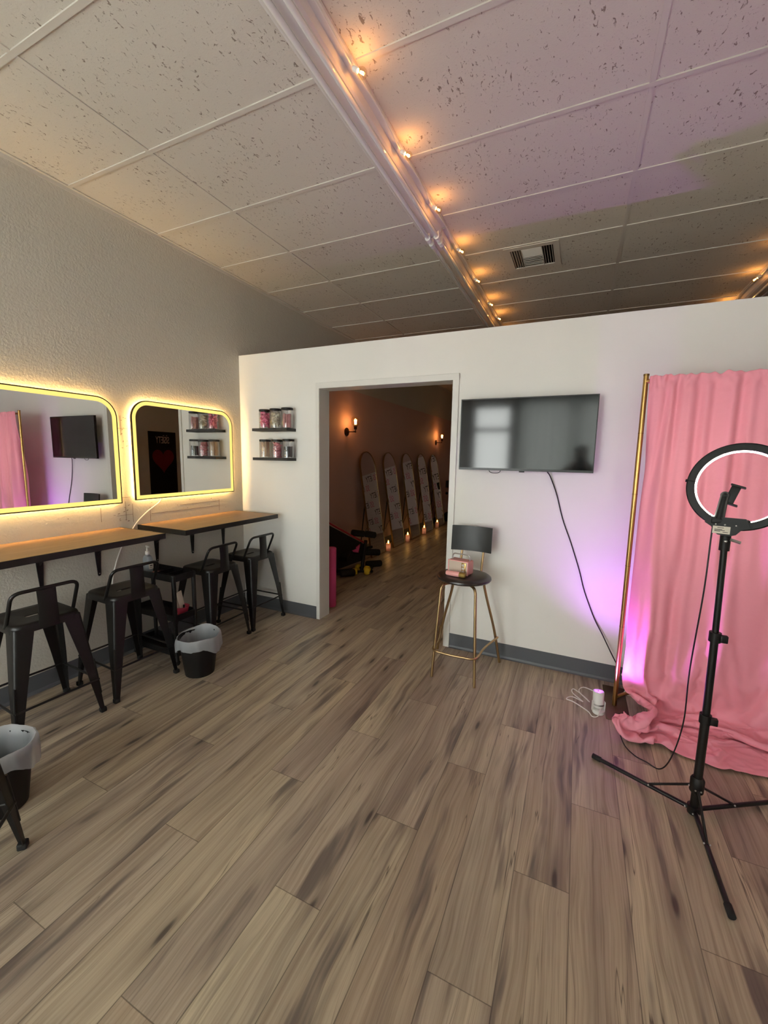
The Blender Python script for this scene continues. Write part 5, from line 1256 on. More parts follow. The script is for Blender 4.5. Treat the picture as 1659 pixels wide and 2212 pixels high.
 [-10,-12,-7,-4,4,-3,-4,-5,-9,-4,-6,4,10,10,4,6,-6,-8,-10,-8,-5,-9,-7,-11,-12,-2,-10,-9,-8,-10,-12,-10,-11,-12,-12,-10,-12,-12,-11,-11,-12,-11,-12,-11,-12,-12,-10,-11,-12,-11,-10,-11,-11,-7,-11,-12,-11,-9,-11,-9,-11,-11,-11,-11],
 [-10,-11,-5,-7,-6,8,-3,2,11,-3,-1,10,-3,9,5,5,5,7,4,-12,-12,-12,-10,-11,-3,-2,-11,-12,-11,-11,-11,-12,-11,-10,-10,-12,-11,-11,-11,-12,-12,-12,-11,-6,-11,-6,-11,-11,-11,-8,-11,-7,-7,-11,-9,-8,-10,-11,-11,-11,-11,-11,-11,-11],
 [-9,-9,-8,0,-12,1,-3,-2,0,-2,1,-7,8,0,7,6,9,7,-2,-8,-8,-3,-4,-9,-10,-11,-11,-11,-12,-12,-12,-11,-11,-12,-12,-11,-12,-11,-10,-11,-11,-11,-8,-11,-7,-11,-8,-4,-11,-11,-10,-11,-12,-11,-11,-10,-11,-11,-11,-11,-11,-11,-11,-12],
 [-12,-5,-13,-8,-7,-11,-2,-2,0,4,-5,0,-1,-11,6,-3,11,5,-4,-3,-6,-12,-8,-5,-11,-10,-9,-10,-12,-11,-12,-12,-12,-11,-11,-11,-11,-11,-11,-12,-12,-12,-12,-12,-7,-9,-8,-12,-3,-12,-8,-12,-9,-11,-11,-12,-11,-10,-11,-12,-11,-11,-11,-11],
 [5,-1,6,-12,7,-4,-1,-3,-2,-9,-11,-4,-6,8,7,8,-1,-5,8,11,9,4,-12,-12,-3,-12,-9,-9,-11,-12,-11,-11,-11,-12,-12,-11,-11,-12,-11,-12,-12,-11,-11,-9,-9,-9,-8,-7,-11,-7,-9,-9,-11,-11,-8,-11,-11,-11,-11,-11,-12,-11,-11,-11],
 [-8,-5,-11,1,1,-9,1,-2,-6,6,-4,-6,-11,-7,-6,-9,-11,-11,-10,-2,-4,-9,-9,0,-12,-12,-11,-12,-12,-9,-11,-12,-12,-12,-11,-12,-12,-12,-12,-12,-11,-12,-12,-11,-11,-10,-11,-7,-9,-12,-12,-12,-11,-10,-10,-12,-9,-12,-11,-11,-11,-11,-11,-12],
 [-9,2,2,-6,-4,-5,2,-4,-6,-10,-8,-11,-12,-10,-11,-11,-11,-10,-8,-11,-9,-5,2,-12,-10,-11,-10,-12,-11,-12,-12,-11,-11,-11,-12,-12,-12,-12,-12,-12,-11,-12,-10,-10,-8,-11,-10,-11,-10,-11,-10,-10,-11,-12,-11,-8,-11,-10,-11,-12,-11,-11,-11,-11],
 [11,-8,-9,-11,-7,4,2,0,-10,-11,-9,-11,-10,-11,-9,-12,-11,-12,-12,-9,-9,-11,-11,-11,-10,-11,-11,-11,-7,-12,-11,-12,-12,-12,-12,-12,-11,-12,-12,-12,-12,-12,-12,-11,-11,-8,-8,-10,-12,-10,-12,-12,-11,-9,-12,-8,-10,-10,-12,-11,-12,-12,-11,-11],
 [-7,-11,-1,-3,-11,8,1,-10,-9,-4,-10,-11,-9,-12,-12,-11,-9,-10,-7,-11,-11,-11,-9,-9,-11,-11,-12,-8,-12,-11,-12,-11,-11,-12,-12,-12,-12,-11,-11,-12,-12,-12,-12,-12,-11,-10,-10,-12,-11,-12,-11,-12,-11,-12,-11,-11,-8,-11,-11,-12,-11,-11,-11,-11],
 [-5,10,-5,6,2,-2,-12,-9,-12,-12,-10,-11,-12,-10,-6,-5,-9,-7,-12,-10,-12,-10,-11,-9,-11,-11,-11,-10,-11,-12,-11,-12,-12,-11,-12,-11,-12,-12,-12,-12,-10,-8,-10,-9,-12,-12,-11,-12,-9,-11,-10,-11,-12,-12,-11,-11,-11,-11,-11,-12,-12,-11,-11,-11],
 [-6,-8,-6,2,6,-8,-13,-13,-13,-12,-12,-10,-8,-11,-11,-12,-12,-11,-11,-12,-11,-9,-11,-10,-10,-11,-10,-11,-12,-12,-12,-12,-12,-12,-11,-12,-12,-10,-12,-9,-12,-11,-9,-12,-12,-12,-12,-9,-11,-9,-12,-12,-12,-11,-12,-12,-11,-12,-12,-11,-11,-11,-11,-12],
 [1,3,16,-6,-13,-9,-12,-10,-12,-12,-2,-5,-9,-10,-11,-13,-12,-12,-11,-11,-11,-12,-9,-12,-11,-10,-10,-12,-11,-11,-11,-11,-12,-11,-12,-11,-11,-12,-10,-12,-7,-8,-9,-12,-11,-11,-12,-12,-11,-12,-12,-11,-11,-12,-10,-11,-12,-11,-12,-12,-12,-12,-12,-11],
 [-9,5,-7,10,-10,-12,-10,-12,-12,-11,-8,-12,-10,-10,-13,-12,-12,-11,-11,-11,-12,-11,-11,-11,-12,-12,-11,-10,-12,-11,-11,-12,-12,-12,-10,-12,-11,-11,-12,-11,-12,-10,-12,-10,-11,-12,-12,-12,-12,-12,-12,-12,-12,-12,-12,-11,-11,-12,-11,-12,-12,-12,-11,-11],
 [-12,-4,-8,-8,10,-12,-12,-12,-11,-7,-8,-8,-10,-8,-11,-7,-11,-12,-9,-12,-11,-12,-12,-12,-12,-11,-11,-12,-10,-11,-12,-12,-12,-11,-12,-10,-12,-12,-12,-11,-11,-12,-9,-12,-12,-12,-12,-12,-11,-11,-12,-12,-12,-11,-11,-12,-12,-11,-11,-11,-12,-11,-12,-12],
 [1,-6,1,-14,-9,2,-2,-10,-8,0,-5,-12,-11,-11,-12,-11,-10,-11,-11,-11,-11,-11,-12,-12,-10,-9,-12,-11,-11,-11,-11,-12,-11,-12,-11,-10,-8,-7,-9,-11,-11,-8,-12,-11,-12,-12,-12,-12,-12,-12,-11,-11,-12,-12,-12,-11,-11,-12,-12,-12,-12,-12,-12,-11],
 [-11,-7,-12,0,-10,-8,7,10,5,9,8,0,-6,-9,-2,-8,-11,-7,-5,-11,-11,-12,-11,-11,-11,-11,-12,-12,-12,-11,-11,-11,-12,-12,-12,-12,-11,-10,-12,-10,-6,-11,-12,-12,-11,-12,-12,-12,-13,-12,-12,-12,-11,-11,-11,-12,-12,-11,-12,-12,-11,-12,-12,-12],
 [6,-14,-10,-7,-7,9,12,12,12,7,7,12,1,-2,2,-10,-11,-4,-9,-10,-12,-11,-12,-12,-12,-12,-11,-11,-11,-11,-12,-12,-12,-12,-11,-12,-12,-11,-10,-9,-9,-8,-12,-12,-12,-12,-12,-12,-12,-12,-12,-12,-12,-12,-12,-11,-11,-12,-11,-11,-12,-12,-11,-12],
 [-11,-8,-10,-11,-1,12,11,12,12,12,9,10,9,-2,-6,-7,-10,-10,-8,-10,-11,-11,-12,-12,-11,-11,-10,-12,-12,-13,-12,-12,-12,-12,-12,-12,-11,-10,-10,-9,-10,-10,-12,-12,-12,-12,-12,-12,-12,-12,-11,-11,-11,-11,-11,-12,-12,-11,-11,-10,-11,-12,-12,-12],
]
SETTLED_Z = [
 [560,0,0,0,0,0,0,0,0,0,0,0,0,0,0,0,0,0,0,0,0,0,0,0,0,0,0,0,0,0,0,0,0,0,0,0,0,0,0,0,0,0,0,0,0,0,0,0,0,0,0,0,0,0,0,0,0,0,0,0,0,0,0,0],
 [-12,-12,-12,-12,-12,-12,-12,-12,-12,-12,-12,-12,-12,-12,-12,-12,-12,-12,-12,-12,-12,-12,-12,-12,-12,-12,-12,-12,-12,-12,-12,-12,-12,-12,-12,-12,-12,-12,-12,-12,-12,-12,-12,-12,-12,-12,-12,-12,-12,-12,-12,-12,-12,-12,-12,-12,-12,-12,-12,-12,-12,-12,-12,-12],
 [-12,-12,-12,-12,-12,-12,-12,-12,-12,-12,-12,-12,-12,-12,-12,-12,-12,-12,-12,-12,-12,-12,-12,-12,-12,-12,-12,-12,-12,-12,-12,-12,-12,-12,-12,-12,-12,-12,-12,-12,-12,-12,-12,-12,-12,-12,-12,-12,-11,-12,-12,-12,-12,-12,-12,-12,-12,-12,-12,-11,-12,-12,-12,-12],
 [-12,-12,-12,-12,-12,-12,-12,-12,-12,-12,-12,-12,-12,-12,-12,-12,-12,-12,-12,-12,-12,-12,-12,-12,-12,-12,-13,-12,-12,-12,-12,-12,-12,-12,-12,-12,-12,-12,-12,-12,-12,-12,-12,-12,-12,-12,-12,-12,-12,-12,-12,-12,-12,-12,-12,-12,-12,-12,-12,-12,-12,-12,-12,-11],
 [-12,-12,-12,-12,-12,-12,-12,-12,-12,-12,-12,-11,-12,-13,-12,-12,-12,-12,-12,-12,-12,-12,-12,-12,-12,-12,-12,-12,-12,-12,-12,-12,-12,-12,-12,-12,-12,-12,-12,-12,-12,-12,-12,-12,-12,-13,-13,-12,-12,-12,-12,-12,-12,-12,-12,-12,-12,-12,-11,-12,-12,-12,-12,-12],
 [-12,-12,-12,-12,-12,-12,-13,-13,-13,-13,-12,-12,-12,-12,-12,-12,-12,-12,-12,-12,-12,-12,-11,-12,-12,-12,-12,-12,-12,-12,-12,-12,-12,-12,-12,-12,-12,-12,-13,-12,-12,-12,-12,-12,-12,-12,-12,-12,-12,-12,-12,-12,-12,-12,-12,-13,-13,-12,-12,-12,-12,-11,-12,-12],
 [-12,-12,-12,-12,-12,-12,-12,-12,-12,-12,-12,-12,-12,-12,-12,-12,-12,-13,-12,-12,-12,-12,-12,-12,-12,-12,-12,-12,-12,-12,-12,-12,-12,-12,-12,-12,-12,-12,-12,-13,-12,-12,-12,-12,-13,-12,-12,-12,-12,-12,-13,-13,-12,-12,-13,-12,-12,-12,-12,-12,-12,-11,-12,-12],
 [-12,-11,-12,-12,-12,-12,-12,-12,-12,-12,-12,-12,-12,-12,-12,-12,-12,-12,-13,-12,-12,-12,-13,-12,-12,-12,-12,-12,-12,-12,-12,-13,-12,-12,-12,-12,-12,-12,-12,-12,-12,-13,-12,-13,-12,-12,-12,-12,-12,-12,-12,-12,-12,-12,-12,-12,-12,-12,-12,-12,-12,-12,-12,-12],
 [-12,-12,-12,-12,-12,-12,-12,-12,-12,-12,-12,-12,-12,-12,-12,-12,-13,-12,-12,-13,-12,-12,-12,-12,-12,-12,-12,-12,-12,-12,-13,-12,-13,-12,-12,-13,-12,-12,-12,-12,-13,-12,-13,-12,-12,-12,-12,-12,-12,-12,-12,-12,-12,-13,-12,-12,-12,-12,-12,-12,-11,-12,-12,-12],
 [-12,-12,-12,-12,-12,-13,-12,-12,-12,-12,-12,-12,-12,-12,-12,-12,-12,-12,-12,-12,-12,-12,-11,-12,-11,-13,-12,-12,-12,-12,-12,-12,-12,-12,-12,-12,-12,-12,-12,-12,-12,-12,-12,-12,-12,-12,-12,-12,-12,-12,-12,-12,-12,-12,-12,-12,-12,-12,-12,-12,-11,-11,-12,-11],
 [-12,-12,-12,-12,-13,-12,-12,-12,-12,-12,-12,-12,-12,-12,-13,-12,-12,-12,-12,-12,-12,-12,-12,-11,-12,-12,-12,-12,-12,-12,-12,-12,-12,-13,-13,-12,-12,-12,-12,-12,-12,-12,-12,-12,-12,-12,-12,-12,-12,-12,-12,-12,-12,-12,-12,-12,-12,-12,-12,-12,-12,-12,-11,-12],
 [-12,-12,-12,-12,-12,-12,-12,-12,-12,-12,-12,-12,-12,-12,-12,-12,-12,-12,-12,-12,-12,-12,-12,-12,-12,-12,-12,-12,-11,-12,-12,-12,-12,-12,-12,-12,-12,-12,-12,-12,-12,-12,-12,-12,-12,-12,-12,-12,-12,-12,-12,-12,-12,-12,-12,-12,-12,-12,-12,-12,-10,-12,-12,-12],
 [-12,-12,-12,-13,-11,-12,-12,-12,-12,-13,-12,-12,-12,-12,-12,-12,-12,-12,-12,-12,-12,-12,-12,-12,-12,-12,-12,-12,-12,-12,-12,-12,-12,-12,-12,-12,-12,-12,-12,-12,-12,-12,-12,-12,-12,-12,-12,-12,-12,-12,-12,-12,-13,-12,-12,-12,-12,-12,-12,-10,-11,-12,-12,-12],
 [-11,-12,-12,-11,-12,-12,-12,-12,-12,-12,-12,-12,-11,-12,-12,-12,-12,-12,-12,-12,-12,-12,-12,-12,-12,-12,-12,-12,-12,-12,-12,-12,-12,-12,-12,-12,-12,-13,-12,-12,-12,-12,-12,-12,-12,-13,-13,-12,-12,-12,-12,-12,-12,-12,-12,-12,-12,-12,-12,-12,-12,-12,-12,-12],
 [-12,-12,-12,-12,-13,-12,-12,-12,-12,-12,-12,-12,-12,-12,-12,-12,-12,-12,-12,-12,-13,-12,-12,-12,-12,-12,-12,-12,-11,-12,-12,-12,-12,-12,-12,-12,-12,-12,-12,-12,-12,-12,-12,-12,-12,-12,-12,-12,-12,-12,-12,-12,-12,-12,-12,-12,-12,-12,-12,-12,-11,-12,-12,-12],
 [-12,-12,-12,-12,-12,-12,-13,-12,-13,-12,-12,-12,-12,-12,-12,-12,-12,-12,-12,-12,-12,-12,-12,-11,-12,-12,-12,-12,-12,-12,-12,-12,-12,-12,-12,-11,-12,-12,-12,-12,-12,-12,-12,-12,-12,-12,-12,-12,-12,-12,-12,-12,-12,-12,-12,-12,-12,-13,-12,-12,-12,-12,-12,-11],
 [-12,-12,-12,-12,-12,-12,-12,-12,-12,-12,-12,-12,-12,-12,-12,-12,-12,-12,-12,-12,-12,-12,-12,-11,-12,-12,-12,-12,-12,-12,-12,-12,-12,-12,-12,-12,-12,-12,-13,-12,-12,-12,-12,-12,-12,-12,-12,-12,-12,-12,-12,-12,-12,-12,-12,-13,-12,-12,-12,-12,-12,-12,-11,-12],
 [-12,-13,-12,-12,-12,-12,-12,-13,-12,-12,-13,-12,-12,-12,-12,-12,-12,-12,-12,-12,-12,-12,-12,-12,-12,-12,-12,-12,-12,-12,-12,-12,-12,-12,-12,-12,-12,-12,-12,-12,-12,-12,-12,-12,-12,-12,-12,-12,-12,-12,-12,-12,-12,-12,-12,-12,-13,-12,-12,-11,-12,-12,-12,-12],
 [-12,-12,-12,-12,-12,-13,-12,-12,-12,-12,-12,-12,-12,-12,-12,-12,-12,-12,-12,-12,-12,-12,-12,-12,-12,-12,-12,-12,-12,-12,-12,-12,-12,-12,-12,-12,-12,-12,-12,-12,-12,-12,-12,-12,-12,-12,-12,-12,-12,-12,-12,-12,-12,-12,-12,-12,-12,-12,-12,-11,-12,-12,-12,-12],
 [-12,-12,-12,-13,-12,-12,-12,-12,-12,-12,-12,-12,-12,-12,-12,-12,-12,-13,-12,-12,-12,-12,-12,-12,-12,-12,-12,-12,-12,-11,-12,-12,-12,-12,-12,-12,-12,-12,-12,-12,-12,-12,-12,-12,-13,-12,-12,-12,-12,-12,-12,-12,-12,-12,-13,-12,-12,-12,-11,-12,-12,-12,-12,-12],
 [-12,-12,-12,-12,-12,-12,-12,-12,-12,-12,-11,-12,-12,-12,-12,-12,-12,-12,-13,-12,-12,-12,-12,-11,-12,-12,-12,-12,-12,-12,-12,-12,-12,-12,-12,-12,-12,-12,-12,-12,-12,-12,-12,-13,-12,-12,-12,-12,-12,-12,-12,-12,-12,-12,-12,-12,-12,-11,-12,-12,-12,-12,-12,-12],
 [-12,-12,-12,-12,-12,-12,-12,-12,-12,-12,-12,-12,-12,-12,-12,-12,-12,-12,-12,-12,-12,-12,-12,-12,-12,-11,-12,-12,-12,-11,-12,-12,-12,-12,-12,-11,-12,-12,-12,-13,-13,-12,-13,-12,-12,-12,-12,-12,-12,-12,-12,-12,-12,-12,-12,-12,-12,-12,-11,-11,-12,-12,-11,-12],
 [-12,-12,-12,-12,-12,-12,-12,-12,-12,-12,-12,-12,-12,-11,-12,-13,-12,-12,-12,-12,-12,-12,-10,-12,-12,-12,-12,-12,-12,-11,-11,-12,-12,-12,-12,-12,-12,-12,-12,-12,-12,-13,-12,-12,-12,-12,-12,-12,-11,-12,-12,-12,-12,-13,-12,-12,-12,-12,-12,-12,-12,-12,-12,-12],
 [-12,-12,-12,-12,-12,-12,-12,-12,-12,-12,-12,-12,-12,-12,-12,-11,-11,-12,-12,-12,-12,-12,-12,-11,-12,-12,-12,-12,-12,-12,-12,-12,-12,-12,-12,-12,-12,-12,-12,-12,-12,-12,-12,-12,-12,-12,-12,-12,-12,-12,-12,-12,-12,-12,-12,-12,-12,-12,-11,-11,-12,-11,-12,-12],
 [-12,-12,-12,-12,-12,-12,-12,-12,-12,-12,-12,-12,-12,-12,-12,-11,-11,-12,-11,-12,-12,-12,-11,-11,-11,-11,-11,-12,-12,-12,-11,-12,-12,-12,-11,-12,-12,-12,-12,-12,-12,-12,-12,-12,-12,-12,-12,-12,-12,-12,-12,-12,-12,-12,-12,-12,-12,-12,-12,-12,-12,-12,-12,-12],
 [-12,-12,-13,-12,-12,-12,-12,-12,-11,-12,-12,-12,-11,-12,-12,-11,-12,-12,-12,-12,-12,-12,-12,-11,-12,-12,-12,-12,-12,-11,-11,-12,-12,-12,-11,-12,-12,-12,-12,-12,-12,-12,-12,-12,-12,-12,-12,-12,-12,-11,-12,-12,-12,-12,-12,-12,-12,-11,-12,-12,-11,-12,-12,-12],
 [-12,-12,-12,-12,-12,-10,-12,-12,-12,-12,-11,-12,-12,-11,-11,-12,-12,-12,-11,-12,-12,-12,-12,-11,-11,-11,-12,-11,-12,-12,-12,-11,-12,-11,-12,-12,-12,-11,-12,-12,-12,-12,-12,-12,-12,-12,-12,-12,-12,-11,-12,-12,-12,-12,-12,-12,-11,-12,-11,-11,-12,-12,-11,-12],
 [-12,-12,-12,-12,-12,-11,-12,-12,-12,-12,-11,-12,-12,-12,-11,-12,-12,-11,-12,-10,-11,-11,-11,-11,-11,-12,-11,-12,-12,-12,-11,-12,-12,-11,-11,-12,-10,-12,-12,-12,-11,-11,-12,-12,-12,-12,-12,-12,-11,-12,-12,-12,-12,-12,-12,-12,-12,-11,-11,-11,-12,-11,-11,-12],
 [-10,-12,-11,-12,-12,-10,-11,-11,-12,-11,-12,-12,-12,-11,-11,-11,-12,-12,-11,-11,-12,-12,-12,-12,-10,-12,-12,-10,-12,-12,-11,-11,-11,-12,-12,-12,-12,-12,-12,-11,-12,-12,-12,-11,-11,-12,-12,-11,-12,-12,-12,-12,-12,-11,-12,-12,-11,-11,-11,-12,-12,-12,-11,-12],
 [-12,-12,-12,-12,-12,-12,-11,-11,-12,-12,-11,-12,-12,-12,-11,-11,-11,-12,-12,-11,-11,-11,-10,-12,-10,-11,-11,-11,-11,-12,-11,-11,-12,-12,-12,-11,-11,-12,-11,-12,-11,-11,-11,-12,-12,-12,-12,-12,-11,-11,-12,-12,-12,-12,-11,-11,-8,-10,-11,-11,-11,-11,-12,-11],
 [-12,-10,-11,-11,-12,-12,-11,-11,-11,-10,-12,-11,-12,-12,-11,-11,-12,-12,-12,-11,-11,-11,-12,-11,-11,-12,-12,-11,-12,-11,-12,-11,-11,-11,-11,-12,-12,-11,-12,-12,-12,-12,-12,-12,-12,-12,-12,-12,-11,-12,-11,-12,-12,-12,-12,-10,-4,-5,-11,-11,-12,-11,-12,-12],
 [-11,-12,-12,-12,-11,-11,-11,-11,-10,-10,-12,-11,-12,-12,-12,-12,-10,-12,-11,-11,-11,-11,-11,-10,-12,-12,-12,-10,-11,-12,-12,-12,-12,-12,-12,-10,-12,-12,-12,-11,-11,-12,-12,-12,-11,-11,-11,-11,-11,-12,-12,-12,-11,-12,-12,-7,-10,-11,-8,-12,-11,-11,-11,-12],
 [-12,-11,-12,-12,-12,-12,-11,-11,-11,-10,-11,-11,-12,-11,-12,-12,-11,-11,-12,-11,-12,-12,-11,-11,-12,-11,-11,-11,-10,-12,-11,-11,-11,-11,-12,-12,-9,-12,-12,-12,-12,-11,-12,-11,-12,-12,-12,-11,-12,-12,-12,-11,-12,-12,-11,-11,-11,-11,-11,-11,-12,-11,-12,-11],
 [-11,-12,-11,-12,-12,-11,-7,-10,-9,-10,-12,-8,-12,-12,-11,-12,-11,-10,-11,-12,-11,-10,-11,-12,-11,-12,-11,-11,-11,-11,-12,-11,-11,-12,-11,-11,-12,-11,-11,-12,-11,-12,-11,-12,-11,-11,-12,-12,-12,-11,-12,-12,-11,-11,-10,-10,-11,-11,-11,-12,-11,-12,-11,-12],
 [-12,-11,-10,-8,-11,-11,-8,-9,-9,-10,-11,-10,-10,-12,-12,-11,-12,-12,-12,-11,-11,-11,-11,-11,-12,-12,-11,-12,-11,-11,-11,-12,-12,-11,-11,-9,-12,-12,-12,-11,-12,-12,-12,-12,-12,-11,-11,-12,-12,-12,-11,-12,-12,-11,-12,-7,-12,-11,-11,-12,-11,-11,-11,-11],
 [-11,-9,-13,-11,-11,-7,-9,-9,-9,-12,-10,-11,-4,-9,-11,-12,-11,-11,-10,-12,-11,-11,-11,-12,-12,-11,-12,-11,-11,-10,-12,-11,-11,-12,-10,-10,-11,-12,-11,-12,-12,-11,-12,-11,-11,-12,-12,-11,-11,-12,-12,-11,-12,-12,-9,-8,-12,-11,-12,-11,-11,-11,-9,-11],
 [-12,-11,-10,-11,-8,-8,-12,-6,-7,-11,-11,-12,-7,-11,-11,-11,-12,-11,-12,-11,-11,-12,-11,-12,-11,-11,-11,-11,-11,-10,-10,-11,-11,-11,-9,-11,-12,-11,-12,-12,-11,-12,-11,-12,-11,-11,-11,-12,-12,-11,-12,-12,-11,-10,-9,-10,-10,-10,-11,-12,-10,-7,-10,-11],
 [-10,-10,-4,-13,-7,-11,-7,-10,-12,-10,-10,-11,-9,-8,-8,-12,-9,-11,-11,-12,-11,-10,-12,-11,-11,-9,-12,-12,-10,-12,-12,-12,-12,-10,-12,-12,-12,-12,-11,-11,-12,-12,-12,-11,-12,-11,-12,-12,-12,-12,-11,-11,-12,-10,-7,-11,-8,-10,-12,-11,-12,-12,-11,-12],
 [-10,-9,-8,-6,-9,0,-12,-11,-11,-12,-7,-9,-10,1,-2,-11,-9,-11,-11,-11,-11,-12,-12,-12,-10,-10,-10,-11,-11,-11,-11,-11,-11,-9,-11,-11,-11,-12,-12,-12,-12,-11,-11,-11,-11,-11,-11,-11,-11,-12,-12,-12,-10,-9,-9,-11,-12,-11,-11,-12,-11,-5,-11,-11],
 [-9,-10,-7,-7,-3,-4,-12,-12,-11,-11,-12,-7,-5,-3,-9,-5,-10,-12,-11,-12,-11,-11,-10,-12,-12,-11,-11,-11,-11,-12,-12,-12,-11,-11,-11,-11,-12,-10,-9,-11,-11,-11,-11,-11,-10,-11,-12,-12,-12,-11,-12,-10,-7,-7,-11,-11,-11,-10,-12,-11,-11,-11,-9,-4],
 [-10,-8,-9,2,2,-8,-10,-11,-12,-12,-10,-6,-12,-7,-12,-4,-11,-10,-11,-10,-11,-10,-10,-11,-11,-11,-6,-6,-12,-11,-11,-11,-11,-12,-10,-12,-11,-10,-11,-12,-11,-11,-11,-11,-11,-11,-11,-10,-12,-12,-11,-9,-8,-10,-11,-11,-12,-12,-12,-12,-11,-6,-9,-3],
 [-6,-4,-3,1,3,7,0,-12,-11,-11,-6,-9,-12,-11,1,-5,-10,-11,-12,-11,-9,-9,-10,-11,-10,-4,5,-10,-9,-10,-10,-10,-10,-11,-12,2,-9,-8,-11,-11,-12,-11,-10,-10,-10,-12,-12,-11,-8,-11,-11,-12,-12,-11,-11,-12,-11,-9,-11,-11,-11,-6,8,1],
 [-5,5,-10,-8,1,-1,-1,-5,-12,-10,-11,-12,-5,-12,-11,-11,-10,-10,-10,-11,-12,-12,-11,-11,1,6,-7,-6,-10,-10,-10,-10,-8,-5,2,-12,-2,-8,-11,-11,-10,-10,-11,-11,-11,-12,-11,-12,-12,-10,-10,-11,-11,-11,-11,-11,-5,-12,-11,-11,-4,-10,3,2],
 [-6,-4,6,-6,-1,0,-3,-3,-8,-11,-12,-11,-12,-12,-10,-11,-9,-11,-9,-10,-9,-9,-11,-2,-1,1,-8,-10,-8,-7,-4,-3,-3,1,-9,-11,-9,-11,-11,-11,-9,-10,-10,-10,-11,-11,-5,4,-8,-7,-7,-9,-12,-9,-11,-12,-10,-2,-10,-11,-8,2,2,7],
 [-2,-5,-2,0,-5,-1,0,-2,-5,-10,-10,-11,-12,-9,-11,-11,-11,-10,-9,-8,-8,-11,-12,-8,2,-1,-5,-7,-4,1,1,2,-1,-10,-7,-10,-12,-10,-12,-8,-10,-10,-11,-11,-10,-3,7,4,-2,-3,1,6,-3,-11,-11,-11,-11,-9,-10,2,-3,-6,-3,3],
 [-3,-3,0,-7,-1,-2,1,1,-3,-5,-11,-6,-5,-6,-11,-11,-11,-10,-9,-9,-12,-8,1,3,1,-6,-8,-7,1,1,1,0,-10,-8,-9,-10,-1,-7,-10,-12,-12,-12,-9,-6,-3,7,8,2,1,6,10,1,8,4,-12,-2,-11,-10,-6,-2,0,-3,-4,4],
 [1,-11,-10,6,-5,-1,-2,-1,1,4,-11,-11,-12,-7,-11,-11,-11,-10,-11,-11,-4,5,7,8,6,-2,2,3,-7,-10,-6,-3,7,2,-9,-8,0,-5,-1,-2,-5,-5,-1,1,3,7,6,-1,12,12,8,7,-3,-9,3,-2,-7,0,-4,0,8,4,-2,2],
 [3,-4,-3,-4,-1,-2,-3,0,1,1,-6,-12,-4,-9,-9,-10,-10,-6,-9,-2,8,9,9,7,-4,-4,10,6,-8,-9,-11,-11,-10,-8,-4,-5,-2,-3,4,5,6,1,3,5,7,6,3,11,-2,6,-2,-7,-9,-5,3,-5,-6,-1,-2,2,-1,6,1,-11],
 [9,5,-4,1,-2,-2,3,0,0,1,2,5,-7,-6,-9,-9,-5,1,2,-6,-2,2,3,-3,-10,-9,-1,8,3,-5,-6,-12,-12,-9,-4,-4,-3,1,4,6,7,7,7,8,9,8,6,3,1,1,-8,-10,-7,4,-9,-8,2,-4,4,2,3,2,9,-8],
 [2,-5,8,-4,-1,-10,0,0,0,4,2,-1,0,0,-8,-7,3,-1,0,0,-7,-6,-12,-12,-11,-8,-9,3,7,0,-8,-6,-7,-11,-10,0,-2,1,2,5,0,4,7,8,9,7,5,2,1,-4,-10,-8,-5,-5,-2,-7,2,-6,5,8,2,3,4,1],
 [2,8,3,-9,-7,-11,3,3,2,-2,10,-10,6,-3,3,1,-7,-8,-6,-1,-2,-1,-3,-11,-9,-1,1,3,0,6,7,5,5,4,4,10,-10,5,8,2,1,0,-4,-2,-1,2,3,1,6,-10,-9,-6,-4,-5,0,-1,1,-9,8,0,7,0,2,6],
 [-7,-2,-7,-3,-11,2,2,1,6,0,6,9,-3,-4,-4,-7,-4,9,1,2,7,0,-9,-3,-3,1,0,1,6,11,11,11,11,11,7,4,2,5,0,-3,0,-5,3,4,6,6,-2,-3,-7,-7,-4,-5,-2,1,-2,0,-2,-2,2,9,-4,-3,-2,10],
 [-9,7,-10,3,3,5,1,1,7,-4,7,0,-2,12,-4,7,2,6,5,7,7,-10,-2,0,9,-2,2,-1,6,10,10,12,12,11,11,3,3,8,1,0,-4,5,7,7,6,0,-10,-6,-8,-10,-1,0,5,-4,-3,8,-11,5,6,5,3,-3,-5,6],
 [-6,0,9,-3,3,8,2,2,-6,7,-5,5,-7,-5,10,3,0,5,7,1,2,3,4,4,-10,0,-10,-5,9,0,5,9,5,9,7,1,7,4,4,7,10,4,5,6,6,-8,-8,-10,-4,-6,-6,3,0,7,8,-4,-5,6,7,-11,0,-3,-7,-11],
 [-4,-6,10,11,4,-5,1,0,-5,3,-2,5,11,2,1,3,1,5,8,10,-8,8,6,3,-10,-11,-10,-12,-2,9,9,7,5,-2,8,11,8,3,5,7,9,4,2,3,-4,-11,3,4,-2,2,4,1,-2,3,-5,-6,7,5,4,1,-8,-10,-5,-10],
 [3,-6,-6,4,3,10,1,1,1,-2,2,12,-6,-6,-3,-9,2,5,8,5,-6,-7,-7,-11,-10,-11,-11,-10,-10,-3,0,2,8,0,-6,1,3,-7,-9,-10,-9,9,-3,0,-11,-6,-4,0,4,2,6,6,4,0,2,4,8,5,-5,-6,-1,4,-6,-10],
 [-11,-3,-11,-5,2,7,0,1,9,0,2,-6,0,-3,-2,-5,5,3,1,-2,-4,-9,-10,-11,0,-6,1,1,-3,-12,-10,-9,-8,5,1,-3,-8,-11,-11,-11,-2,-3,0,-12,-5,-3,-10,-6,4,7,6,4,6,0,4,2,7,6,-2,-7,-6,-12,-9,-8],
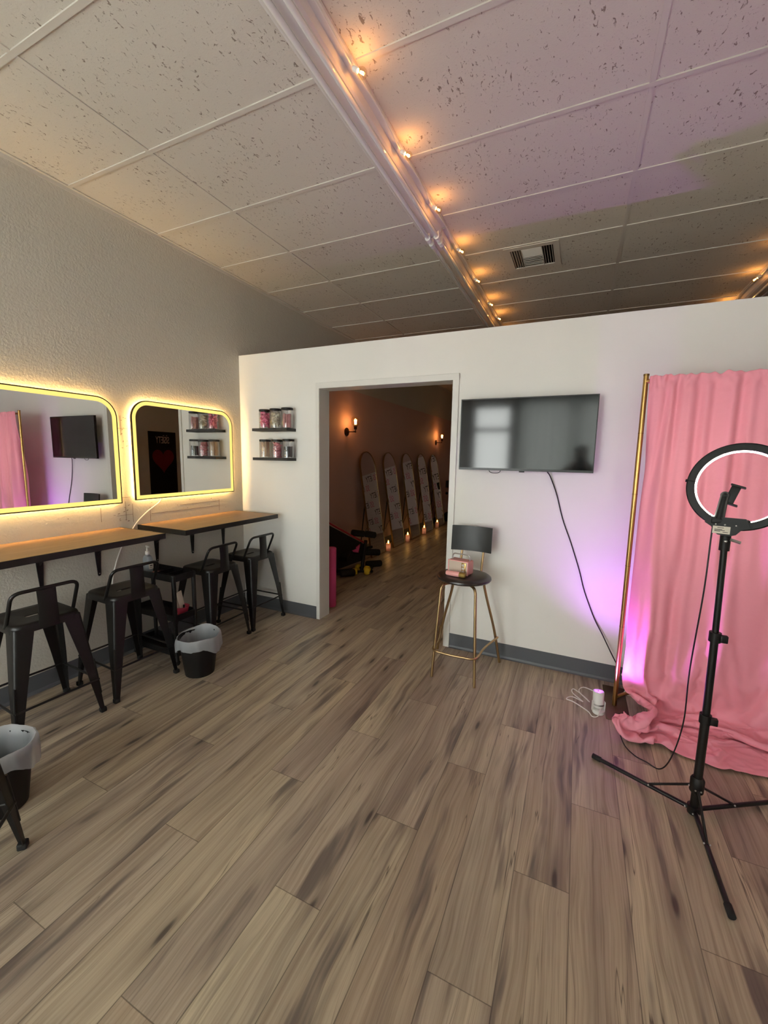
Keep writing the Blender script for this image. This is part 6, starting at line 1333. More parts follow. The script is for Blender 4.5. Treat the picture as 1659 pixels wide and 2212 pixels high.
 [0,-3,3,-5,-2,3,1,0,-3,1,-7,-3,8,-5,-4,5,8,2,-1,-5,-3,-7,-8,-6,-9,0,-3,-1,-9,-7,-10,-12,-5,-6,-4,-9,-11,-12,-12,-6,-4,-6,-7,-11,-12,-11,-11,-9,1,3,-3,-4,-5,-8,-6,7,4,-5,-11,-2,-11,-4,-11,-7],
 [0,-2,0,-2,1,2,0,0,-4,2,-2,5,-2,-2,-6,-2,8,-7,-10,-11,-6,-10,-3,-2,-1,-11,-8,-10,3,5,4,-5,-11,-11,-11,-11,-11,-6,-3,-5,-10,-11,-11,-1,-2,4,3,-12,-7,-9,-12,-12,-12,-11,-11,-9,-8,-11,-11,-12,-11,-9,-11,-10],
 [0,-2,1,9,-6,1,1,0,4,2,-1,4,5,2,0,2,-1,-11,-8,1,4,3,-6,-9,-12,-6,-10,-4,-9,-9,-6,-1,-10,-11,-11,-9,-2,1,0,0,1,-2,-5,-9,4,6,8,6,-7,-11,-10,-10,-10,-9,-7,-11,-11,-11,-11,-11,-6,-11,-10,-12],
 [-1,-3,-3,1,2,-1,0,1,7,2,0,-3,-3,9,9,8,-10,-2,-2,-8,-11,-12,-12,-10,-1,9,7,-13,-12,-8,-11,-10,-5,-1,3,-3,2,0,0,0,-2,-3,-3,-6,-7,0,0,3,-7,-11,-7,-4,-6,4,-1,-5,-5,-12,-12,-10,-11,-11,-2,-9],
 [-2,4,-5,-4,2,-2,1,0,6,2,0,0,0,-7,-10,-2,1,-12,-11,-11,-5,0,4,0,10,4,-5,-4,-10,-11,-1,0,7,5,2,0,1,0,0,0,-1,-2,-2,-3,-8,-8,-3,-10,-9,-3,-5,-5,2,5,7,5,-7,-8,2,-8,-12,-10,-8,-7],
 [-1,1,-1,-2,2,-3,1,1,5,3,6,-6,-9,-5,-4,7,-8,-3,-3,3,5,4,1,11,5,-4,-10,-11,1,-7,-5,-7,-11,-10,-5,3,-4,-2,-1,2,-2,-3,-3,-4,0,-11,-10,-7,-9,-9,-1,2,6,-6,5,0,-10,-2,2,2,-5,-1,-9,-7],
 [-2,0,0,2,3,-6,1,2,4,2,0,-6,-8,1,0,-12,5,0,2,9,7,9,11,9,-6,-11,-7,-1,-7,-6,-10,-11,-11,-11,-10,-3,2,-1,2,1,1,-2,-2,-1,4,-3,-2,-9,-4,5,5,9,1,4,-8,-1,0,-2,1,-10,-7,-10,-12,-8],
 [-3,0,1,1,7,2,1,2,3,1,5,-7,-3,3,0,-5,-3,1,3,-11,-11,-10,-6,2,11,1,7,9,-8,-6,-10,4,3,1,-7,-8,-1,5,4,-3,-4,2,2,0,-9,-12,-8,-4,-10,2,10,-1,-9,3,-6,-11,-3,1,-2,8,8,-7,-10,-10],
 [-2,-1,6,2,2,2,1,3,2,2,3,-1,-1,-6,3,0,-6,12,9,9,0,4,3,-6,-2,5,1,4,-1,2,-10,-10,-8,-1,5,4,-4,-6,-6,0,1,-3,2,3,-3,3,-12,3,1,-8,0,-6,-2,-1,8,0,9,3,-3,10,7,8,-2,-8],
 [6,0,3,1,1,0,1,4,1,0,-1,-2,2,9,6,0,8,11,5,0,0,-7,-10,-11,-10,3,-1,-2,5,-7,10,-10,-8,-11,-8,-9,-12,-11,-10,-11,-5,-2,-9,-9,-8,-9,0,-10,10,2,-1,0,5,-2,8,0,-5,7,9,-2,11,9,10,8],
 [3,7,4,9,3,2,-5,10,0,1,1,4,3,7,5,5,10,6,0,-1,3,3,-2,3,5,-5,-6,0,9,10,0,2,0,-1,-7,-6,-3,-1,0,-1,-4,-10,-10,-11,-12,-2,-10,2,8,8,0,9,2,-5,3,0,6,3,-5,6,3,11,12,11],
 [13,3,4,5,0,1,-5,-1,-3,-2,10,5,3,5,5,11,11,1,2,3,4,1,6,-5,-5,-3,6,4,6,3,7,10,8,1,0,1,4,0,-1,4,-5,5,1,0,1,-6,4,-11,-5,9,-4,2,-5,0,2,1,-1,-8,-11,-10,-8,-2,8,8],
 [1,10,6,-3,-6,-1,-4,-3,1,-1,-2,5,3,-7,6,9,9,3,5,8,12,10,6,-1,7,-4,0,-6,2,6,4,6,2,3,2,6,0,0,0,-6,8,-5,4,6,3,9,-8,5,-8,2,6,2,0,0,1,3,-9,-11,-10,-10,-12,-11,-10,3],
 [0,-2,-1,2,-9,-3,-1,-9,-2,8,-3,6,12,-2,2,5,7,8,10,11,8,3,-3,3,-6,8,10,6,-7,7,9,9,10,10,8,-7,7,0,0,0,-6,3,-3,3,2,9,5,-1,-5,-7,7,0,1,3,1,4,8,1,2,-3,-8,-11,-10,-11],
 [6,-6,-4,-2,-1,-5,-9,-10,-9,-7,-2,-1,-6,-1,5,7,6,10,10,9,0,-7,-8,9,2,11,9,11,9,7,1,-1,-1,0,1,0,0,0,1,1,-1,-3,6,2,4,-1,1,3,-1,5,-8,-9,3,6,0,3,4,6,5,5,6,-4,-8,-4],
 [2,6,-5,-8,6,-6,-6,-10,-12,-8,-6,-2,3,-1,8,11,3,2,5,6,-2,-1,8,6,6,10,10,6,3,-7,-10,-11,-11,-11,-10,5,-8,0,0,1,0,3,1,2,-5,-1,4,-6,8,2,-11,-9,6,3,0,5,-7,6,8,9,7,7,-3,-10],
 [7,10,4,-3,-8,-7,-5,1,-10,-5,-9,7,-1,0,7,-3,-6,-2,0,2,6,6,1,-5,8,-3,-5,-10,-11,-11,-9,-11,-9,-4,2,6,-2,3,0,1,0,3,-6,-6,8,-3,-9,5,9,-6,-2,1,-10,-10,-6,-1,-4,-6,-5,-6,-7,-2,-1,-2],
 [6,1,7,-4,-5,-6,-6,-9,-3,-9,-9,-3,-6,-12,-10,-6,-7,-6,-4,-8,1,7,-7,-9,-10,2,-11,-9,-7,-8,-10,-3,4,9,10,-8,2,7,2,7,-1,8,-2,1,4,-10,7,10,-4,-11,0,9,4,4,4,0,0,-7,-8,-4,-2,-3,2,0],
 [7,-3,10,11,7,-6,-6,1,2,-8,-7,-9,7,3,-11,0,-10,-8,-6,-8,-10,-8,6,-2,0,-11,-7,-7,-9,-7,-1,5,4,0,-2,5,0,1,3,5,0,3,0,3,1,0,-6,3,-2,-4,7,1,4,-8,-4,-2,3,6,3,-5,-1,-1,1,-1],
 [8,0,2,12,8,-6,-5,-7,-2,-2,0,-7,-9,8,-10,-7,-10,-9,-11,3,-2,-2,-6,6,-10,-11,2,0,5,3,4,-3,-3,-5,-6,1,-3,-1,5,0,1,1,4,-9,-3,9,-3,-5,1,8,-4,-10,-9,-3,-7,5,3,-3,0,3,-1,-1,-1,-1],
 [8,3,3,12,-4,-6,-5,0,-6,-5,5,4,1,-11,-5,-9,-9,-9,-10,-8,8,10,11,-8,-6,-4,-1,4,-1,2,0,-1,-3,-3,-1,-4,2,-6,7,-3,2,-3,7,3,-9,5,8,-11,4,4,-5,0,0,5,-3,4,-4,-2,-4,-3,1,0,-1,0],
 [1,9,-3,0,8,1,-5,-7,-6,10,-10,-6,-9,-4,6,-8,0,-10,-11,-11,-10,1,7,7,4,-5,8,6,0,2,0,3,-2,0,-3,-4,3,0,-2,2,2,-2,4,1,-9,-8,7,0,-11,-1,7,1,7,4,3,1,1,5,3,0,-3,4,3,0],
 [8,12,7,0,-9,1,-2,-3,-6,-6,5,-11,-10,0,-7,-8,-12,-11,-6,-3,-7,-11,-1,1,12,0,-6,7,1,1,-3,2,4,1,0,3,-4,0,3,0,2,4,-2,-7,9,-8,-9,9,0,-9,-7,6,-6,4,9,0,3,-3,-2,0,0,-2,1,0],
 [8,-5,-3,-13,-4,0,0,-4,-8,-8,-9,-3,-4,-10,-10,-7,-1,5,-3,-11,-11,-7,-8,12,-2,1,3,-1,0,-6,2,0,0,1,0,2,0,1,3,0,2,2,-3,4,3,6,-5,-10,8,2,0,-3,2,-5,-6,-1,6,-2,-1,1,3,1,-4,-1],
 [2,11,9,8,7,-1,2,-10,-8,2,4,-6,1,3,-1,-1,4,-4,8,-2,8,9,11,2,-6,4,5,0,2,1,-3,0,-4,-3,-1,1,3,2,2,0,2,1,-6,-5,-8,5,7,4,-4,5,7,4,-4,1,0,-9,-4,5,3,-1,-1,-3,1,0],
 [7,8,10,11,1,-4,-2,0,5,0,5,-5,-3,3,8,2,4,2,1,6,-5,3,0,-4,-6,5,3,-5,-8,1,2,-3,0,1,1,0,-2,1,2,0,-1,-2,0,2,2,-8,7,5,-3,5,0,-2,4,-5,-1,-8,1,-4,2,0,-2,2,1,0],
 [-9,9,-3,-9,-6,-3,-4,-7,-7,11,-1,-1,8,-1,-3,4,9,7,-9,5,-2,-4,-8,-6,-3,1,0,-7,-1,1,2,1,0,0,0,1,-1,3,2,0,1,-3,1,1,-4,-6,-6,1,0,-2,-2,-2,-3,-2,0,-5,-9,-2,1,0,2,-2,-2,0],
 [-10,-3,-8,3,-3,-2,-1,-7,-2,0,1,3,0,5,10,10,8,9,1,-4,-2,-5,0,-8,5,4,-4,-6,2,1,3,0,0,-1,2,-4,0,3,1,0,-4,8,6,8,-1,-1,1,1,-7,-4,5,-4,-1,1,-2,0,2,4,-1,0,-1,3,3,0],
 [10,-9,-6,-13,-1,-2,-1,3,1,1,-1,3,9,6,7,3,-5,7,2,-1,2,-8,-2,-5,5,3,-5,-4,2,0,0,-3,2,1,2,-2,2,5,-1,-5,3,-1,8,1,0,0,0,-7,6,-8,1,1,1,-1,-3,-1,-2,-3,-1,0,-1,-2,-4,0],
 [-3,-14,-4,-4,1,2,4,7,3,-1,11,10,1,8,5,-1,-2,3,2,-4,2,0,-7,0,4,6,-6,0,3,-4,-3,0,-3,4,3,-1,2,3,-6,-2,-9,-8,7,0,6,1,-2,-4,-3,-2,0,3,2,1,-5,1,0,0,-1,0,1,-2,0,0],
 [-3,4,-1,-3,3,4,7,1,3,-6,-8,0,7,8,2,-3,2,2,3,-1,-2,0,-1,0,1,-2,-5,5,0,3,-4,3,1,0,-7,-1,-4,3,1,4,0,6,0,-3,-1,2,-1,-1,3,1,-3,-2,2,0,1,2,0,0,-3,2,0,2,0,0],
 [8,3,-3,8,-9,5,0,-1,2,-9,-8,9,6,8,0,-10,4,3,6,0,0,0,-1,2,0,-5,-2,3,-6,-4,0,2,0,-5,2,7,2,-1,-2,-5,1,3,-5,0,-3,-2,-1,0,-4,5,-4,2,-2,-4,-2,0,1,-1,-1,1,-2,1,0,0],
 [-13,7,5,6,0,-9,-7,-5,-8,-12,-4,-1,1,-1,-3,-3,2,-2,5,-1,2,1,-1,-2,-6,-7,0,2,0,4,5,-1,3,4,4,-5,8,-8,3,1,6,-3,3,-4,3,0,-1,0,-2,0,-4,-4,-3,0,2,-1,0,2,1,-1,2,-1,1,0],
 [1,6,9,-9,6,-2,-8,-5,-11,-7,-9,-9,-9,-6,-4,0,-1,-7,-8,3,-3,1,2,1,-4,-3,1,2,0,-4,-5,-5,-2,1,-2,0,-1,-5,-3,3,-7,-4,2,2,-4,1,-1,0,0,0,1,1,5,4,0,-1,-1,1,0,-2,3,0,0,-1],
 [12,1,0,1,1,-3,0,0,-3,9,10,-4,-12,-11,-1,1,-2,-8,-6,6,1,3,-2,3,-2,-2,3,0,3,0,0,2,3,-1,-3,0,-1,-5,-5,4,5,-3,-1,2,-1,2,-2,0,0,-2,3,4,1,0,-2,2,0,0,4,4,0,0,0,1],
 [5,-8,6,2,-4,4,3,2,-2,-3,-7,-8,-9,-13,-7,3,-4,-5,-5,-5,0,-4,-3,-1,-2,-4,-7,-1,-3,1,1,-2,-4,-4,-2,-1,-2,-5,-5,-8,-6,-4,-3,2,0,-3,-3,0,0,-4,-5,-5,-5,-5,-4,-2,0,-2,-4,-5,-5,-2,-1,-1],
]


def path_at(P, t):
    """point of a polyline at fraction t of its length"""
    L = [0]
    for p, q in zip(P[:-1], P[1:]):
        L.append(L[-1] + (Vector(q) - Vector(p)).length)
    d = t * L[-1]
    for i in range(len(P) - 1):
        if d <= L[i + 1] or i == len(P) - 2:
            k = (d - L[i]) / max(1e-9, L[i + 1] - L[i])
            return Vector(P[i]).lerp(Vector(P[i + 1]), k)


def curtain():
    """upper part shaped directly; the lower part is cloth settled on the floor"""
    STEP, NC = .0112, 126
    ztop, zpin = 1.990, .56
    edge = smooth_pts([(3.376, -.268, 0), (3.346, -.325, 0), (3.368, -.366, 0), (3.438, -.418, 0), (3.486, -.380, 0), (3.52, -.372, 0)], 12)
    elen = sum((q - p).length for p, q in zip(edge[:-1], edge[1:]))

    def upper(d, s_):
        w = s_ / (ztop - .1)
        if d < elen:
            e = path_at(edge, d / elen)
        else:
            e = Vector((3.52 + (d - elen) * .97, -.372, 0))
        xf, yf = (3.331 + d * (3.52 - 3.331) / elen if d < elen else e.x), -.366
        k = sstep(.0, .45, w)
        x, y = xf + (e.x - xf) * k, yf + (e.y - yf) * k
        ph = 5 * mnoise.noise((d * 2.3, w * 1.1, 1.7))
        f0 = math.sin(d * 60 + ph) * .5 + math.sin(d * 34 + 1.3 + ph * .8 + w * 1.4) * .7 + math.sin(d * 19 - w * 2.2 + 2.1) * .55
        damp = .35 + .65 * sstep(.02, .18, d)
        low = f0 * (.0125 + .0085 * w) * damp
        p2_ = 4 * mnoise.noise((d * 2.6, w * .35, 4.4))
        f1 = math.sin(d * 92 + p2_ * 1.3) * .40 + math.sin(d * 58 + p2_) * .62 + math.sin(d * 31 + 1.3 + .6 * p2_ + w * .4) * .55
        blend = sstep(.55, 1.0, s_ / (ztop - zpin))
        fold = (f1 * .0170 * damp) * (1 - blend) + low * blend
        rz = 0
        if s_ < .11:
            q = 1 - s_ / .11
            fold = fold * (1 - .45 * q) + .018 * q * mnoise.noise((d * 38, s_ * 20, 0)) + .010 * q * mnoise.noise((d * 22, s_ * 14, 3))
            rz = .016 * q * q * (mnoise.noise((d * 36, 1, 5)) + .5 * mnoise.noise((d * 20, 2, 5)))
        fold += (.014 * mnoise.noise((d * 3.2, w * 5, 8)) + .007 * mnoise.noise((d * 8, w * 14, 4))) * w * damp
        return Vector((x, y + fold, ztop - s_ + rz))

    rows = []
    s_ = 0.0
    while s_ < ztop - zpin - .001:
        rows.append([upper(i * STEP, s_) for i in range(NC + 1)])
        s_ += .009 if s_ < .12 else .022
    n_up = len(rows)
    # lower part: the settled cloth, every second column given, the others interpolated
    acc = []
    for data in (SETTLED_X, SETTLED_Y, SETTLED_Z):
        first = [data[0][0]]
        for v_ in data[0][1:]:
            first.append(first[-1] + v_)
        q = [first]
        for r in data[1:]:
            q.append([a_ + b_ for a_, b_ in zip(q[-1], r)])
        acc.append(q)
    for k in range(len(SETTLED_X)):
        ctrl = [Vector((acc[0][k][i] / 1000.0, acc[1][k][i] / 1000.0, max(.006, acc[2][k][i] / 1000.0))) for i in range(len(acc[0][k]))]
        rows.append(smooth_pts(ctrl, 2))
    o = part('curtain', MB().grid(rows), M['curtain'], angle=180, fix=False)
    md = o.modifiers.new('thick', 'SOLIDIFY')
    md.thickness = .0022
    md.offset = 0
    sb_ = o.modifiers.new('soft', 'SUBSURF')
    sb_.levels = sb_.render_levels = 1
    return o
cu = curtain()
tag(cu, 'pink gathered backdrop curtain hanging from the gold stand and pooling on the floor', 'curtain')

# ------------------------------------------------------------------ purple spotlight and power strip
pl = thing('spotlight', 'small white floor spotlight glowing purple beside the gold pole', 'lamp', (3.222, -.445, 0), .35)
part('base', MB().lathe([(0, 0), (.030, 0), (.033, .003), (.034, .022), (.031, .024), (0, .024)], (0, -.004, 0), 24), M['white_plastic'], pl)
tilt = Matrix.Rotation(-.10, 4, 'X')
yk = fillet([(-.035, 0, .012), (-.0355, 0, .075), (-.031, 0, .078)], .004, 3)
yk = MB()
for sx in (-1, 1):
    yk.box((sx * .0345, 0, .042), (.004, .022, .062), None, .0015)
part('yoke', yk, M['white_plastic'], pl)
part('body', MB().lathe([(0, .034), (.024, .034), (.030, .040), (.031, .052), (.031, .130), (.029, .132), (.0275, .132), (.0275, .126), (0, .126)], (0, 0, 0), 28, tilt), M['white_plastic'], pl)
part('collar', MB().lathe([(.0312, .050), (.0316, .050), (.0316, .058), (.0312, .058)], (0, 0, 0), 28, tilt, False), M['steel'], pl)
ls = MB()
for a in range(3):
    c = tilt @ Vector((.013 * math.cos(2.09 * a + .4), .013 * math.sin(2.09 * a + .4), .128))
    ls.lathe([(0, 0), (.009, 0), (.008, .003), (0, .004)], c, 14, tilt)
part('lens', ls, M['purple_glow'], pl)
wc = MB()
wc.tube(smooth_pts([(.0, -.032, .045), (-.03, -.07, .02), (-.055, -.055, .006), (-.06, .0, .004), (-.11, .09, .004), (-.145, .12, .004), (-.10, .15, .004), (-.05, .10, .004)], 6), .0032, 6)
wc.tube(smooth_pts([(-.05, .10, .004), (-.08, .2, .004), (-.055, .245, .004), (-.02, .16, .004), (-.01, .10, .005)], 6), .0032, 6)
wc.tube(smooth_pts([(-.01, .10, .005), (-.03, .22, .004), (.02, .275, .004), (.075, .22, .008), (.12, .20, .009)], 6), .0032, 6)
part('power_cord', wc, M['cable_white'], pl)
l = bpy.data.lights.new('purple_light', 'SPOT')
l.energy = 42
l.color = (.60, .13, 1.0)
l.spot_size = math.radians(132)
l.spot_blend = 1.0
l.shadow_soft_size = .02
lo = bpy.data.objects.new('purple_light', l)
lo.location = (.0, .0, .146)
lo.rotation_euler = (PI, .26, 0)
lo.parent = pl
C.objects.link(lo)

ps = thing('power_strip', 'white power strip on the floor behind the gold pole', 'power strip', (3.475, -.13, 0), .08)
part('body', MB().box2((-.075, -.024, .0), (.11, .024, .034), .006), M['white_plastic'], ps)
for x in (-.02, .03, .07):
    part('outlet', MB().box((x, 0, .0345), (.022, .022, .002), None, .0005), M['label'], ps)
part('cord', MB().tube(smooth_pts([(.11, 0, .015), (.18, .02, .006), (.3, .05, .006), (.45, .06, .006)], 5), .004, 6), M['cable_white'], ps)
ad = part('plug_adapter', MB().box((3.468, -.13, .059), (.035, .030, .044), Euler((0, 0, .2)), .006), M['white_plastic'])
tag(ad, 'white plug adapter standing on the power strip', 'adapter')
sk = part('white_stick', MB().tube([(3.375, -.178, .012), (3.425, -.158, .115)], [.0035, .0045], 8), M['white_plastic'])
tag(sk, 'thin white stick leaning on the power strip', 'stick')

# ------------------------------------------------------------------ ring light on tripod
rl = thing('ring_light', 'black ring light on a tripod in front of the pink curtain', 'ring light', (3.567, -1.093, 0))
part('pole', MB().tube([(0, 0, .04), (0, 0, .46)], .0165, 14), M['black_metal'], rl)
part('pole', MB().tube([(0, 0, .44), (-.004, 0, .82)], .0140, 14), M['black_metal'], rl)
part('pole', MB().tube([(-.004, 0, .80), (-.011, 0, 1.19)], .0115, 14), M['black_metal'], rl)
part('hub', MB().tube([(0, 0, .015), (0, 0, .05)], [.024, .026], 14), M['black_plastic'], rl)
part('slider', MB().tube([(0, 0, .115), (0, 0, .12), (0, 0, .175), (0, 0, .185)], [.022, .026, .026, .020], 14), M['black_plastic'], rl)
for x, z in ((-.001, .455), (-.004, .815)):
    c = MB().tube([(x, 0, z - .02), (x, 0, z + .02)], .021, 14)
    c.box((x + .026, -.012, z), (.026, .020, .030), None, .003)
    part('clamp', c, M['black_plastic'], rl)
feet = ((-.375, .193), (.40, .27), (.015, -.436))
for i, (fx, fy) in enumerate(feet):
    d = Vector((fx, fy, 0))
    n = d.normalized()
    a, b_ = n * .022 + Vector((0, 0, .030)), Vector((fx, fy, .013))
    leg = part('leg', MB().tube([a, a.lerp(b_, .5), b_], .0095, 12), M['black_metal'], rl)
    part('foot', MB().tube([a.lerp(b_, .93), b_ + n * .012], .0125, 12), M['rubber'], leg)
    m_ = a.lerp(b_, .38)
    up0 = n * .024 + Vector((0, 0, .135))
    part('brace', MB().tube([up0, m_ + Vector((0, 0, .008))], .0055, 8), M['black_metal'], rl)
    rv = MB()
    sd = Vector((-n.y, n.x, 0))
    for q_ in (m_ + Vector((0, 0, .008)), up0, n * .03 + Vector((0, 0, .03))):
        rv.sphere(q_ + sd * .010, .004, seg=8, rings=6).sphere(q_ - sd * .010, .004, seg=8, rings=6)
    part('rivet', rv, M['steel'], rl)
hx = -.011
nk = MB().tube([(hx, 0, 1.175), (hx, 0, 1.235)], .0175, 14)
nk.tube([(hx, 0, 1.235), (hx, 0, 1.25)], [.013, .013], 12)
part('neck', nk, M['black_plastic'], rl)
part('thumb_screw', MB().tube([(hx + .012, -.01, 1.222), (hx + .045, -.014, 1.212)], .006, 8).sphere((hx - .003, -.018, 1.215), .006, seg=8, rings=6), M['steel'], rl)
part('mount', MB().box((hx, -.002, 1.264), (.062, .04, .028), None, .004), M['black_plastic'], rl)
# ring (faces the curtain); turned slightly
RC = Vector((.014, .0, 1.428))
Rr, Ri = .170, .137
ringrot = Matrix.Translation(RC) @ Matrix.Rotation(-.33, 4, 'Z') @ Matrix.Rotation(-.13, 4, 'X')
def ring_pts(r, y, n=72):
    return [ringrot @ Vector((r * math.cos(2 * PI * k / n), y, r * math.sin(2 * PI * k / n))) for k in range(n)]
part('ring_housing', MB().loft([ring_pts(Rr - .004, -.014), ring_pts(Rr, -.010), ring_pts(Rr, .010), ring_pts(Rr - .003, .012), ring_pts(Ri + .006, .0), ring_pts(Ri + .004, -.008), ring_pts(Ri + .006, -.014)], True, False, True), M['black_plastic'], rl)
part('diffuser', MB().loft([ring_pts(Rr - .004, .011), ring_pts(Rr - .008, .016), ring_pts(Ri + .003, .016), ring_pts(Ri, .012), ring_pts(Ri, .004), ring_pts(Ri + .007, .004)], True, False, True), M['ring_glow'], rl)
bt = MB()
for ang in (PI * .97,):
    c = Vector((Rr * math.cos(ang), -.004, Rr * math.sin(ang)))
    bt.cyl(ringrot @ Vector((Rr - .002, 0, 0)) if False else ringrot @ (c * .99), ringrot @ Vector((c.x * 1.03, c.y, c.z * 1.03)), .006, seg=10)
    bt.cyl(ringrot @ Vector((c.x * .98, -.0145, c.z * .98)), ringrot @ Vector((c.x * .83, -.0145, c.z * .83)), .0018, seg=6)
part('seam', bt, M['rubber'], rl)
# control box under the ring
cbx = [(-.075, -.128), (.075, -.128), (.098, -.165), (.060, -.178), (.040, -.20), (.018, -.207), (-.035, -.205), (-.052, -.195), (-.066, -.172), (-.098, -.155)]
cbx = [(x * .72 - .022, z * .9 - .007) for x, z in cbx]
part('control_box', MB().prism(cbx, lambda a, b, d: ringrot @ Vector((a, d, b)), -.020, .010), M['black_plastic'], rl, angle=25)
lb = part('rating_label', MB().prism([(-.064, -.187), (-.010, -.187), (-.010, -.158), (-.064, -.158)], lambda a, b, d: ringrot @ Vector((a, d, b)), -.0212, -.0195), M['label'], rl, smooth=False, label='cream printed rating label')
pr = MB()
for x0, x1, z in ((-.028, -.008, -.160), (-.036, -.012, -.167), (-.036, -.004, -.1705), (-.010, .006, -.177), (-.036, -.018, -.174)):
    x0, x1, z = x0 - .022, x1 - .022, z - .004
    pr.prism([(x0, z - .001), (x1, z - .001), (x1, z + .0012), (x0, z + .0012)], lambda a, b, d: ringrot @ Vector((a, d, b)), -.0216, -.0211)
part('print', pr, M['ink'], lb, smooth=False)
sc_ = MB()
for x in (-.056, -.028, .006):
    sc_.sphere(ringrot @ Vector((x, -.0205, -.151)), .0036, seg=8, rings=6)
part('screw', sc_, M['steel'], rl)
# phone holder
ph = MB()
ph.box(ringrot @ Vector((-.015, .0, -.137)), (.12, .030, .022), Euler((0, 0, -.12)), .006)
a0 = ringrot @ Vector((-.050, -.006, -.13)); a1 = ringrot @ Vector((-.042, .0, -.035))
ph.tube([a0, a1], [.017, .0135], 14)
ph.sphere(a1, .0155, (1, 1.1, 1), 12, 8)
part('phone_arm', ph, M['black_plastic'], rl)
cl = MB()
cc = ringrot @ Vector((-.020, .012, -.030))
rot = Euler((-.15, .28, -.35))
cl.box(cc, (.030, .014, .070), rot, .003)
R3 = rot.to_matrix()
cl.box(cc + R3 @ Vector((.004, .010, .037)), (.048, .036, .007), rot, .002)
cl.box(cc + R3 @ Vector((.004, .010, -.037)), (.052, .040, .008), rot, .002)
part('phone_clamp', cl, M['black_plastic'], rl)
rc = [(-.056, .0, 1.262), (-.057, .0, 1.215), (-.056, .012, .99), (-.052, .09, .62), (-.040, .14, .34), (-.055, .20, .12), (-.085, .245, .012), (-.14, .28, .006), (-.19, .31, .006), (-.235, .37, .02), (-.258, .46, .075), (-.252, .49, .115)]
part('power_cord', MB().tube(smooth_pts(rc, 7), .0030, 8), M['cable_black'], rl)

# ------------------------------------------------------------------ second room
# arched floor mirrors on easel legs
def arch(w, h, ins, n=16):
    r = w / 2 - ins
    P = [(-r, ins), (r, ins)]
    for k in range(n + 1):
        a = PI * k / n
        P.append((r * math.cos(a), h - w / 2 + r * math.sin(a)))
    return P
def floor_mirror():
    t = thing('floor_mirror', 'x', 'mirror', (0, 0, 0), group='arched floor mirrors in the back room')
    hgt, w = 1.605, .50
    ang = math.asin(.25 / hgt)
    def fn(a, b, d):
        return (.30 - b * math.sin(ang) + d * math.cos(ang), a, b * math.cos(ang) + .012 + d * math.sin(ang))
    part('frame', MB().band(arch(w, hgt, 0), arch(w, hgt, .008), fn, -.022, .003), M['gold_dull'], t, smooth=False)
    part('back_board', MB().prism(arch(w, hgt, .007), fn, -.018, -.012), M['black_plastic'], t, smooth=False)
    part('silver', MB().prism(arch(w, hgt, .007), fn, -.012, -.002), M['mirror'], t, smooth=False)
    b = MB()
    top = Vector(fn(0, .95, -.02))
    part('easel_leg', MB().tube([top + Vector((0, -.16, 0)), (.06, -.20, .006)], .008, 8), M['black_metal'], t)
    part('easel_leg', MB().tube([top + Vector((0, .16, 0)), (.06, .20, .006)], .008, 8), M['black_metal'], t)
    part('stay', MB().tube([Vector(fn(-.12, .55, -.02)), (.10, -.185, .30)], .004, 6), M['black_metal'], t)
    return t
fm = floor_mirror()
fm['label'] = 'arched gold framed floor mirror nearest the doorway, behind the black exercise machine'
fm.location = (0, 2.56, 0)
for i, (y, lab) in enumerate(((3.37, 'arched gold framed floor mirror standing second in the row from the doorway'), (4.18, 'middle arched gold framed floor mirror of the row in the back room'),
                              (4.98, 'arched gold framed floor mirror fourth in the row from the doorway'), (5.78, 'arched gold framed floor mirror farthest down the row in the back room'))):
    dup(fm, (0, y, 0), 0, lab)
# flameless candles
def candle():
    t = thing('candle', 'x', 'candle', (0, 0, 0), group='candles on the floor before the mirrors')
    part('body', MB().lathe([(0, 0), (.036, 0), (.038, .003), (.038, .118), (.034, .122), (.012, .119), (0, .119)], seg=24), M['wax'], t)
    part('cup', MB().lathe([(.0385, .10), (.0395, .10), (.0395, .175), (.0385, .175)], seg=24, cap=False), M['bulb_glass'], t)
    fl = part('flame', MB().lathe([(.002, .119), (.010, .130), (.0125, .140), (.009, .155), (.003, .168), (0, .171)], seg=14), M['flame'], t)
    l = bpy.data.lights.new('candle_light', 'POINT')
    l.energy = .25
    l.color = (1.0, .52, .14)
    l.shadow_soft_size = .012
    lo = bpy.data.objects.new('candle_light', l)
    lo.location = (0, 0, .19)
    lo.parent = t
    l2 = bpy.data.lights.new('candle_glow', 'POINT')
    l2.energy = .035
    l2.color = (1.0, .60, .35)
    l2.shadow_soft_size = .01
    lo2 = bpy.data.objects.new('candle_glow', l2)
    lo2.location = (0, 0, .075)
    lo2.parent = t
    C.objects.link(lo2)
    C.objects.link(lo)
    return t
ca = candle()
ca['label'] = 'flickering pillar candle nearest the doorway, between the first two arched mirrors'
ca.location = (.285, 2.925, 0)
for y, lab in ((3.79, 'flickering pillar candle between the second and third arched mirrors'), (4.68, 'flickering pillar candle between the third and fourth arched mirrors'), (5.53, 'flickering pillar candle at the farthest arched mirror')):
    dup(ca, (.28, y, 0), 0, lab)
